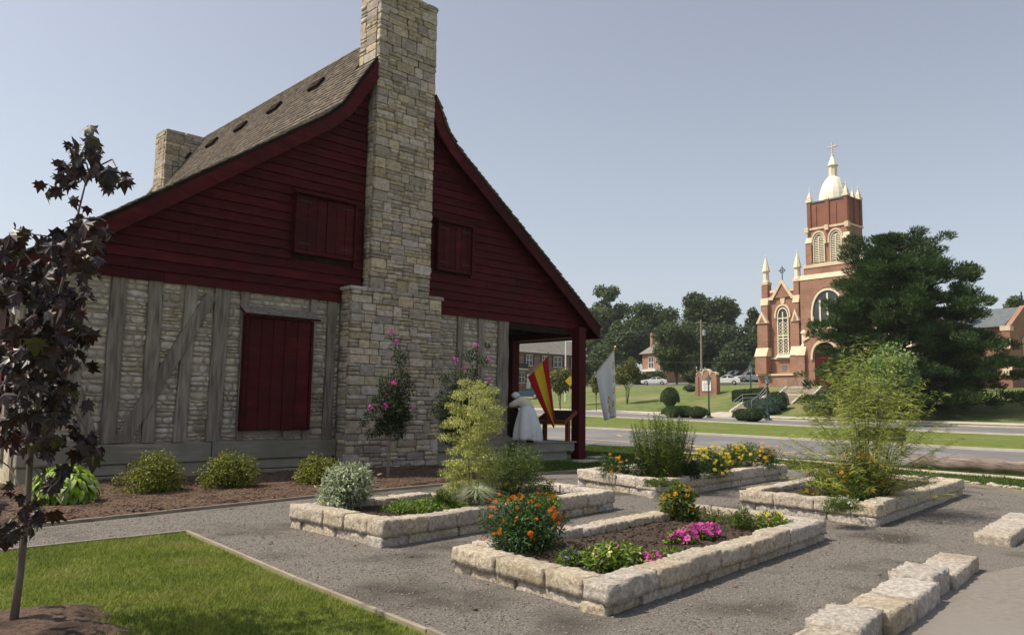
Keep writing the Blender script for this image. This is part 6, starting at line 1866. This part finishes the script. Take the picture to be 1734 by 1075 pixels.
# small red brick house with hip roof
hg = onground(1108, 172)
hf = face_frame(hg, math.atan2(-UV[1], -UV[0]) - .25)
bh = thing('brick_house', 'small red brick house with hipped roof and white porch among the trees', 'house', hg)
MB(hf).box(-4.2, 4.2, 0, 8, -1, 6.4).build('wall', CB, bh)
MB(hf).add([(-4.8, -.6, 6.4), (4.8, -.6, 6.4), (4.8, 8.6, 6.4), (-4.8, 8.6, 6.4), (-.8, 3.6, 10.3), (.8, 3.6, 10.3), (.8, 4.6, 10.3), (-.8, 4.6, 10.3)], [(0,1,5,4),(1,2,6,5),(2,3,7,6),(3,0,4,7),(4,5,6,7),(3,2,1,0)]).build('roof', M['grey_roof'], bh)
dm_ = MB(hf).box(1.0, 2.8, .2, 2.6, 7.2, 8.6).build('dormer', CB, bh)
MB(hf).prism([(.8, 8.6), (3.0, 8.6), (1.9, 9.4)], 0, 2.8).build('roof', M['grey_roof'], dm_)
MB(hf).box(-4.1, -3.3, 2, 3, 6, 11.2).build('chimney', CB, bh)
sash(hf, -1.7, .1, 3.3, 5.6, bh, y=-.02)
pr = MB(hf).box(-3.4, 4.0, -2.4, 0, 2.4, 2.85).build('porch_roof', M['white_paint'], bh)
for x_ in (-3.2, .0, 3.8): MB(hf).box(x_ - .12, x_ + .12, -2.3, -2.06, -.5, 2.4).build('column', M['white_paint'], pr)
sash(hf, -1.6, -.2, .6, 2.0, bh, y=-.02)
# ---- utility pole, flagpole, wires
def pole(px, D, ytop, r_, mat, name, label, cat, arm=False):
    g = onground(px, D); tp = atD(px, ytop, D)[2]
    t = thing(name, label, cat, g)
    MB().tube([(g[0], g[1], g[2] - .3), (g[0], g[1], tp)], r_, 8, r_ * .75).build('pole', mat, t)
    return t, g, tp
up, ug, utp = pole(1189, 128, 541, .17, M['bark_pale'], 'utility_pole', 'grey wooden utility pole with a transformer before the wood', 'utility pole')
MB().lathe((ug[0] + .42 * R0[0], ug[1] + .42 * R0[1], utp - 2.6), [(.1, 0), (.28, .05), (.28, .85), (.1, .95)], 10).build('transformer', M['rail_metal'], up)
MB().tube([(ug[0] - R0[0]*.9, ug[1] - R0[1]*.9, utp - .5), (ug[0] + R0[0]*.9, ug[1] + R0[1]*.9, utp - .5)], .06, 4).build('crossarm', M['bark_pale'], up)
fp, fg, ftp = pole(959, 105, 571, .10, M['white_paint'], 'flagpole', 'tall thin white pole in front of the brick apartment block', 'flagpole')
pole(990.5, 31.5, 612, .035, M['rail_metal'], 'sign_post', 'thin pale metal post just right of the porch post', 'post')
def wire(a, b_, sag, label, grp='overhead wires before the wood'):
    a, b_ = np.array(a), np.array(b_)
    pts = [a + (b_ - a) * f - np.array([0, 0, 1]) * 4 * sag * f * (1 - f) for f in np.linspace(0, 1, 15)]
    props(MB().tube(pts, .012, 4).build('overhead_wire', M['slate'], loc=tuple(a)), label, 'wire', grp)
utop = np.array([ug[0], ug[1], utp - .45])
wire(utop, atD(700, 552, 170), 2.5, 'highest wire from the utility pole to the left')
wire(utop + [0, 0, -.5], atD(700, 562, 170), 2.5, 'second wire from the utility pole to the left')
wire(utop, atD(1500, 553, 120), .8, 'highest wire from the utility pole to the church')
wire(utop + [0, 0, -.4], atD(1500, 556, 120), .8, 'second wire from the utility pole to the church')
wire(atD(860, 604, 130), atD(1700, 600, 118), 1.0, 'lowest wire crossing behind the flag and the lawn trees')
# yellow diamond warning sign
g = onground(966.5, 66)
ys = thing('warning_sign', 'yellow diamond road sign half hidden behind the porch post', 'road sign', g)
zc = atD(966, 645, 66)[2]
MB().tube([g, (g[0], g[1], zc)], .03, 5).build('post', M['rail_metal'], ys)
c_ = np.array([g[0], g[1], zc]); e = .42
MB().add([tuple(c_ - R0*e - F0*.06), tuple(c_ - UZ*e - F0*.06), tuple(c_ + R0*e - F0*.06), tuple(c_ + UZ*e - F0*.06), tuple(c_ - R0*e - F0*.03), tuple(c_ - UZ*e - F0*.03), tuple(c_ + R0*e - F0*.03), tuple(c_ + UZ*e - F0*.03)],
         [(0,1,2,3), (7,6,5,4), (0,4,5,1), (1,5,6,2), (2,6,7,3), (3,7,4,0)]).build('plate', M['sign_yellow'], ys)

# ================================================================ CARS
def car(px, D, yaw, paint_, label, kind='coupe', dz=0):
    g = onground(px, D); g[2] += .05 + dz
    fr = face_frame(g, yaw)
    t = thing('parked_car', label, 'car', g, 'cars parked by the church')
    if kind == 'coupe':
        L_, body = 4.6, [(-2.3, .35), (-2.25, .62), (-2.05, .78), (-1.2, .88), (-.55, .95), (.95, .98), (1.9, .97), (2.25, .88), (2.3, .4), (2.1, .25), (-2.1, .22)]
        cab = [(-.85, .90), (-.10, 1.30), (.25, 1.36), (.95, 1.33), (1.75, .97)]
    else:
        L_, body = 4.8, [(-2.4, .4), (-2.35, .85), (-1.5, 1.02), (-1.1, 1.05), (2.35, 1.1), (2.4, .5), (2.2, .3), (-2.2, .3)]
        cab = [(-1.2, 1.04), (-.55, 1.65), (-.2, 1.72), (2.0, 1.70), (2.32, 1.09)]
    o = MB(fr).prism(body[::-1], -.86, .86).build('body', paint_, t); bevel(o, .06, 2)
    gl = MB(fr).prism([(x, z) for x, z in cab][::-1], -.70, .70).build('cabin', M['dark_glass'], t)
    # roof skin and pillars
    rf = [(cab[1][0] - .05, cab[1][1] + .015), (cab[2][0], cab[2][1] + .03), (cab[3][0], cab[3][1] + .03), (cab[3][0] + .12, cab[3][1] - .05), (cab[2][0], cab[2][1] - .03)]
    MB(fr).prism(rf[::-1], -.72, .72).build('car_roof', paint_, t)
    for sy in (-.715, .69):
        for (xa, za), (xb, zb_) in ((cab[0], cab[1]), (cab[3], cab[4]), ((cab[2][0] + .15, .95), (cab[2][0] + .15, cab[2][1]))):
            MB(fr).add([(xa-.05, sy, za), (xa+.08, sy, za), (xb+.08, sy, zb_), (xb-.05, sy, zb_), (xa-.05, sy+.025, za), (xa+.08, sy+.025, za), (xb+.08, sy+.025, zb_), (xb-.05, sy+.025, zb_)],
                       [(0,1,2,3), (7,6,5,4), (0,4,5,1), (1,5,6,2), (2,6,7,3), (3,7,4,0)]).build('pillar', paint_, t)
    for sx in (-L_*.30, L_*.30):
        for sy in (-.88, .88):
            w = MB(); pts = [fr(sx, sy - .1, .32), fr(sx, sy + .03, .32)] if sy > 0 else [fr(sx, sy - .03, .32), fr(sx, sy + .1, .32)]
            w.tube(pts, .33, 14); wo = w.build('wheel', M['tyre'], t)
            yy = sy + (.035 if sy > 0 else -.035); yo = yy + (.015 if sy > 0 else -.015)
            MB().tube([fr(sx, yy, .32), fr(sx, yo, .32)], .21, 10).build('rim', M['rim'], wo)
    for sy in (-.6, .6):
        MB(fr).box(-L_/2 - .01, -L_/2 + .10, sy - .18, sy + .18, .60, .74).build('headlight', M['lamp_glass'], t)
        MB(fr).box(L_/2 - .08, L_/2 + .015, sy - .18, sy + .18, .66, .82).build('tail_light', M['flag_red'], t)
    return t
ya = math.atan2(-UV[1], -UV[0])
car(1109, 142, ya + .62, M['car_white'], 'white coupe parked on the lot in front of the small brick house')
car(1228, 122, ya + .55, M['car_white'], 'white sedan parked between the brick sign and the hedge')
car(1212, 130, ya + .9, M['car_dark'], 'dark car mostly hidden behind the brick sign', dz=.2)
car(1244, 136, ya + .9, M['car_silver'], 'silver wagon behind the white sedan', kind='suv', dz=.4)
car(1256, 134, ya + 1.0, M['car_dark'], 'dark red van parked behind the hedge', kind='suv', dz=.4)
car(1271, 132, ya + 1.0, M['car_silver'], 'pale silver van parked nearest the church', kind='suv', dz=.3)
car(893, 118, ya + .75, M['car_blue'], 'blue car parked before the brick apartment block', dz=.2)

# ================================================================ ON AND AROUND THE PORCH
# lectern style panel
lg = np.array([17.3, 17.0, .545])
LE = thing('lectern_panel', 'slanted reddish wood display panel standing on the porch deck', 'display panel', lg)
def pt_at(px, py, dpt):      # point at a given forward depth
    d = ray(px, py); return np.array([0, 0, EYE]) + d * (dpt / (d @ F0))
a = gnd(922, 745, .545); c = gnd(961, 747, .545)
dv = (c - a); dv /= np.linalg.norm(dv); nv = np.array([-dv[1], dv[0], 0])
WL[LE.name] = tuple(a); LE.location = a
w_ = np.linalg.norm(c - a)
fr = lambda x, y, z: tuple(a + dv * x + nv * y + np.array([0, 0, z]))
MB(fr).box(-.05, .06, -.05, .06, 0, .62).build('leg', M['cedar'], LE)
MB(fr).box(w_ - .06, w_ + .06, -.05, .06, 0, .62).build('leg', M['cedar'], LE)
MB(fr).prismx([(-.32, .50), (-.32, .60), (.30, .92), (.30, .82)], -.12, w_ + .14).build('panel_frame', M['cedar'], LE)
MB(fr).prismx([(-.26, .635), (-.26, .645), (.25, .90), (.25, .885)], -.06, w_ + .08).build('panel_face', M['dark_wood'], LE)
# flags
def flag(name, label, A, Bt, tail, tail2, depth, bands, pole_pts, mats, emblem=None):
    A3, B3, T3, T4 = pt_at(*A, depth), pt_at(*Bt, depth), pt_at(*tail, depth + .1), pt_at(*tail2, depth + .12)
    t = thing(name, label, 'flag', A3)
    NU, NV_ = 24, 26
    nrm = -F0
    def S(u, v):
        # u along the hoist, v along the fly
        top = A3 * (1 - v) + T3 * v; bot = B3 * (1 - v) + T4 * v
        p = top * (1 - u) + bot * u
        sag = np.array([0, 0, -1]) * .10 * math.sin(PI * v) * (u - .3)
        rip = .085 * math.sin(u * 9.5 + v * 1.2) * (.15 + v) + .03 * math.sin(u * 17 + 2 + v * 3) * v
        return p + sag + nrm * rip
    for bi, (u0, u1, mt) in enumerate(bands):
        k = max(2, int((u1 - u0) * NU)); V, F = [], []
        for i in range(k + 1):
            for j in range(NV_ + 1): V.append(S(u0 + (u1 - u0) * i / k, j / NV_))
        for i in range(k):
            for j in range(NV_): q_ = i*(NV_+1)+j; F.append((q_, q_+1, q_+NV_+2, q_+NV_+1))
        o = mesh_np('cloth', V, F, mats[mt], t, smooth=True)
        s_ = o.modifiers.new('thick', 'SOLIDIFY'); s_.thickness = .004
    if emblem:
        for (u, v, su, sv2) in emblem:
            V, F = [], []
            for i in range(5):
                for j in range(5): V.append(S(u + (i/4 - .5) * su, v + (j/4 - .5) * sv2) + nrm * .012)
            for i in range(4):
                for j in range(4):
                    if (i + j) % 4 != 3: q_ = i*5+j; F.append((q_, q_+1, q_+6, q_+5))
            mesh_np('emblem', V, F, M['flag_gold'], t)
    pp = [pt_at(*q_, depth - .02) for q_ in pole_pts]
    MB().tube(pp, .016, 6).build('pole', M['pole_wood'], t)
    MB().lathe(pp[0], [(.01, -.02), (.03, 0), (.035, .03), (.012, .07)], 8).build('finial', M['brass'], t)
    return t
flag('flag', 'red and yellow striped flag drooping from a short pole under the porch', (927, 604), (894, 639), (940, 716), (938, 725), 23.0,
     [(0, .27, 'r'), (.27, .70, 'y'), (.70, 1, 'r')], [(929, 600), (894, 638), (880, 655)], dict(r=M['flag_red'], y=M['flag_yellow']))
flag('flag', 'white flag with gold emblems drooping from a pole outside the porch post', (1040, 592), (1009, 632), (1043, 706), (1024, 712), 24.5,
     [(0, 1, 'w')], [(1042, 589), (1009, 631), (990, 655)], dict(w=M['white_cloth']), emblem=[(.09, .22, .12, .10), (.10, .42, .12, .10), (.10, .60, .12, .10), (.5, .66, .2, .10), (.52, .82, .2, .10), (.2, .78, .14, .08)])
# park sign seen through the willowy shrub
g = gnd(1457, 777, .0)
ps = thing('park_sign', 'dark green hooded notice board on a post behind the willowy shrub', 'sign', g)
dpt = g @ F0
def SP(px, py, off=0.0): return pt_at(px, py, dpt + off)
a = SP(1452, 745); c = SP(1534, 748); hgt = SP(1452, 723)[2] - a[2]
dv = (c - a); dv[2] = 0; w_ = np.linalg.norm(dv); dv /= w_; nv = np.array([-dv[1], dv[0], 0])
fr = lambda x, y, z: tuple(a + dv * x + nv * y + np.array([0, 0, z]))
MB(fr).box(0, w_, 0, .06, 0, hgt).build('board', M['sign_green'], ps)
MB(fr).box(-.05, w_ + .05, -.10, .16, hgt, hgt + .09).build('hood', M['rail_metal'], ps)
MB().tube([(g[0], g[1], -.1), (g[0], g[1], a[2] + hgt)], .045, 8).build('post', M['sign_green'], ps)
g2 = SP(1528, 770); MB().tube([(g2[0], g2[1], -.1), (g2[0], g2[1], a[2] + hgt)], .045, 8).build('post', M['sign_green'], ps)
for i, (px, py, s) in enumerate(((1440, 783, .34), (1458, 784, .40), (1478, 785, .36), (1496, 786, .28))):
    gg = gnd(px, py); V, F = block_mesh(s * 1.2, s, s * .9, 500 + i)
    props(mesh_np('white_rock', V + np.array([gg[0], gg[1], s * .40]), F, M['block'], loc=(gg[0], gg[1], 0)),
          ['whitish rock, leftmost in the heap under the green notice board', 'largest whitish rock in the heap under the green notice board', 'whitish rock right of the largest one under the green notice board', 'smallest whitish rock at the right end of the heap under the green board'][i], 'rock', 'white rocks under the notice board')

# ---- the woman in white leaning over on the porch
fb = gnd(893, 749, .545)
PE = thing('person', 'person in white bonnet, cream blouse and long white skirt leaning forward on the porch', 'person', fb)
hd = np.array([-R0[0] * .72 + F0[0] * .35, -R0[1] * .72 + F0[1] * .35, 0]); hd /= np.linalg.norm(hd)   # leaning direction
sd = np.array([-hd[1], hd[0], 0])
def J(f, s, z): return tuple(fb + hd * f + sd * s + np.array([0, 0, z]))
def skin_obj(name, verts, edges, radii, mat, parent, root=0, sub=2):
    off = wloc(parent)
    me = bpy.data.meshes.new(name)
    me.from_pydata([tuple(np.array(v) - off) for v in verts], edges, [])
    me.materials.append(mat)
    o = bpy.data.objects.new(name, me); COL.objects.link(o); o.parent = parent
    WL[o.name] = tuple(off)
    m1 = o.modifiers.new('skin', 'SKIN')
    for i, v in enumerate(me.skin_vertices[0].data):
        rr_ = radii[i]; v.radius = (rr_, rr_) if not isinstance(rr_, tuple) else rr_
        v.use_root = (i == root)
    s = o.modifiers.new('sub', 'SUBSURF'); s.levels = sub; s.render_levels = sub
    me.polygons.foreach_set('use_smooth', [True] * len(me.polygons))
    m1.use_smooth_shade = True
    return o
# pelvis, waist, chest, neck, head / arms / legs
bv = [J(-.02, 0, .86), J(.04, 0, 1.00), J(.18, 0, 1.14), J(.28, 0, 1.20), J(.34, 0, 1.24), J(.38, 0, 1.31),
      J(.20, .17, 1.19), J(.42, .20, 1.05), J(.60, .12, 1.00), J(.67, .10, .985),
      J(.20, -.17, 1.19), J(.40, -.22, 1.03), J(.58, -.14, .98), J(.65, -.12, .97),
      J(0, .09, .80), J(.05, .10, .44), J(-.02, .10, .08), J(.12, .10, .035),
      J(0, -.09, .80), J(-.06, -.10, .44), J(-.14, -.10, .09), J(-.01, -.10, .035)]
be = [(0,1),(1,2),(2,3),(3,4),(4,5),(2,6),(6,7),(7,8),(8,9),(2,10),(10,11),(11,12),(12,13),(0,14),(14,15),(15,16),(16,17),(0,18),(18,19),(19,20),(20,21)]
br_ = [.14, .12, .14, .06, .085, .08, .06, .045, .032, .030, .06, .045, .032, .030, .09, .06, .04, .035, .09, .06, .04, .035]
skin_obj('body', bv, be, br_, M['skin'], PE)
# fingers
for hb, s_ in ((9, 1), (13, -1)):
    h0 = np.array(bv[hb])
    b = MB()
    for k in range(4):
        o_ = sd * (k - 1.5) * .019
        b.tube([h0 + o_ + hd * .01, h0 + o_ + hd * .05 - UZ * .012, h0 + o_ + hd * .07 - UZ * .04], [.010, .009, .007], 6)
    b.tube([h0 - sd * s_ * .03, h0 - sd * s_ * .045 + hd * .035 - UZ * .015], .010, 6, .008)
    b.build('fingers', M['skin'], PE, smooth=True)
# blouse with full sleeves and a shawl collar
cv = [J(-.05, 0, .94), J(.02, 0, 1.02), J(.15, 0, 1.12), J(.26, 0, 1.18), J(.19, .18, 1.17), J(.34, .22, 1.08), J(.50, .16, 1.03), J(.19, -.18, 1.17), J(.33, -.23, 1.06), J(.48, -.17, 1.01)]
skin_obj('blouse', cv, [(0,1),(1,2),(2,3),(2,4),(4,5),(5,6),(2,7),(7,8),(8,9)], [.17, .185, .21, .12, .13, .10, .065, .13, .10, .065], M['cream_cloth'], PE)
# skirt: folded cloth falling from the waist
V, F = [], []
NA, NZ = 48, 12
for j in range(NZ + 1):
    f = j / NZ
    z = 1.02 - f * .92
    cx_ = .03 - .06 * f
    for i in range(NA):
        a = 2 * PI * i / NA
        fold = 1 + (.03 + .13 * f) * math.sin(a * 9 + 2.2 * math.sin(a * 2)) + .05 * f * math.sin(a * 5 + 1)
        rr_ = (.19 + .09 * math.sin(f * 2.0) + .13 * f ** .8) * fold
        hem = (-.03 * math.sin(a * 3 + 1) - .04 * (math.cos(a) > 0)) * (f > .9)
        V.append(np.array(J(cx_ - rr_ * math.cos(a) * .95, rr_ * math.sin(a), z + hem)))
for j in range(NZ):
    for i in range(NA): F.append((j*NA+i, j*NA+(i+1) % NA, (j+1)*NA+(i+1) % NA, (j+1)*NA+i))
o = mesh_np('skirt', V, F, M['white_cloth'], PE, smooth=True)
s_ = o.modifiers.new('thick', 'SOLIDIFY'); s_.thickness = .006
# apron strings bow, dark petticoat edge and shoes
b = MB(); b.tube([J(.10, .16, 1.03), J(-.02, .17, 1.03), J(-.13, .08, 1.02), J(-.15, -.06, 1.02), J(-.05, -.17, 1.03), J(.10, -.16, 1.03)], .022, 6); b.build('apron_band', M['white_cloth'], PE, smooth=True)
for i_, s_ in ((17, 0), (21, 0)):
    p = np.array(bv[i_]); 
    b = MB(); b.tube([p - hd * .13 + UZ * .005, p - hd * .02 + UZ * .005, p + hd * .10 - UZ * .005], [.038, .042, .026], 8); b.build('shoe', M['white_cloth'] if i_ == 17 else M['dark_cloth'], PE, smooth=True)
# bonnet, hair at the nape and the face under it
hc = np.array(bv[5]) + hd * .01 - UZ * .0
V, F = [], []
for j in range(9):
    ph = j / 8 * PI * .62
    for i in range(20):
        a = 2*PI*i/20
        rr_ = .125 * math.sin(ph) * (1 + .05 * math.sin(a * 8) * (j > 5)) + .001
        V.append(hc + (sd * math.cos(a) + (-hd * .45 + UZ * .9) * 0 + np.cross(sd, (-hd*.5 + UZ*.86)) * math.sin(a)) * rr_ + (-hd * .5 + UZ * .86) * (.125 * math.cos(ph)))
for j in range(8):
    for i in range(20): F.append((j*20+i, j*20+(i+1) % 20, (j+1)*20+(i+1) % 20, (j+1)*20+i))
o = mesh_np('bonnet', V, F, M['white_cloth'], PE, smooth=True); s_ = o.modifiers.new('thick', 'SOLIDIFY'); s_.thickness = .005
MB().lathe(hc - UZ * .10 - hd * .05, [(.03, -.03), (.075, .0), (.088, .05), (.08, .09)], 12).build('hair', M['hair'], PE, smooth=True)
fc = hc + hd * .075 - UZ * .015
MB().tube([fc + hd * .005 + UZ * .01, fc + hd * .035 - UZ * .02], .012, 6, .014).build('nose', M['skin'], PE, smooth=True)
for s_ in (-1, 1):
    e_ = fc + sd * .03 * s_ + UZ * .012; MB().lathe(e_, [(.002, -.008), (.009, 0), (.002, .008)], 8).build('eye', M['hair'], PE)
MB().tube([fc + sd * .022 - UZ * .045, fc + hd * .008 - UZ * .048, fc - sd * .022 - UZ * .045], .005, 5).build('mouth', M['flag_red'], PE)
# dark wooden stand she leans on, and the rail beside it
s0 = np.array(J(.66, 0, 0)); 
ST = thing('wooden_stand', 'dark wooden stand in the shade that the person in white leans over', 'stand', tuple(s0))
fr = lambda x, y, z: tuple(s0 + hd * x + sd * y + np.array([0, 0, z]))
bevel(MB(fr).box(-.22, .26, -.34, .34, .90, .955).build('stand_top', M['dark_wood'], ST), .006)
for x_ in (-.17, .21):
    for y_ in (-.28, .28): MB(fr).box(x_ - .03, x_ + .03, y_ - .03, y_ + .03, 0, .90).build('leg', M['dark_wood'], ST)
MB(fr).box(-.14, .18, -.25, .25, .15, .88).build('drawer_box', M['dark_wood'], ST)

# ================================================================ SUMMER HAZE
HZ = bpy.data.materials.new('haze'); HZ.use_nodes = True
for n_ in list(HZ.node_tree.nodes):
    if n_.type == 'BSDF_PRINCIPLED': HZ.node_tree.nodes.remove(n_)
vo = HZ.node_tree.nodes.new('ShaderNodeVolumePrincipled')
vo.inputs['Color'].default_value = (.88, .91, .95, 1)
vo.inputs['Density'].default_value = .0002
vo.inputs['Anisotropy'].default_value = .2
HZ.node_tree.links.new(vo.outputs[0], HZ.node_tree.nodes['Material Output'].inputs['Volume'])
hz = MB().box(-1950, 1950, -1950, 1950, -1.2, 90).build('haze', HZ, kind='stuff')
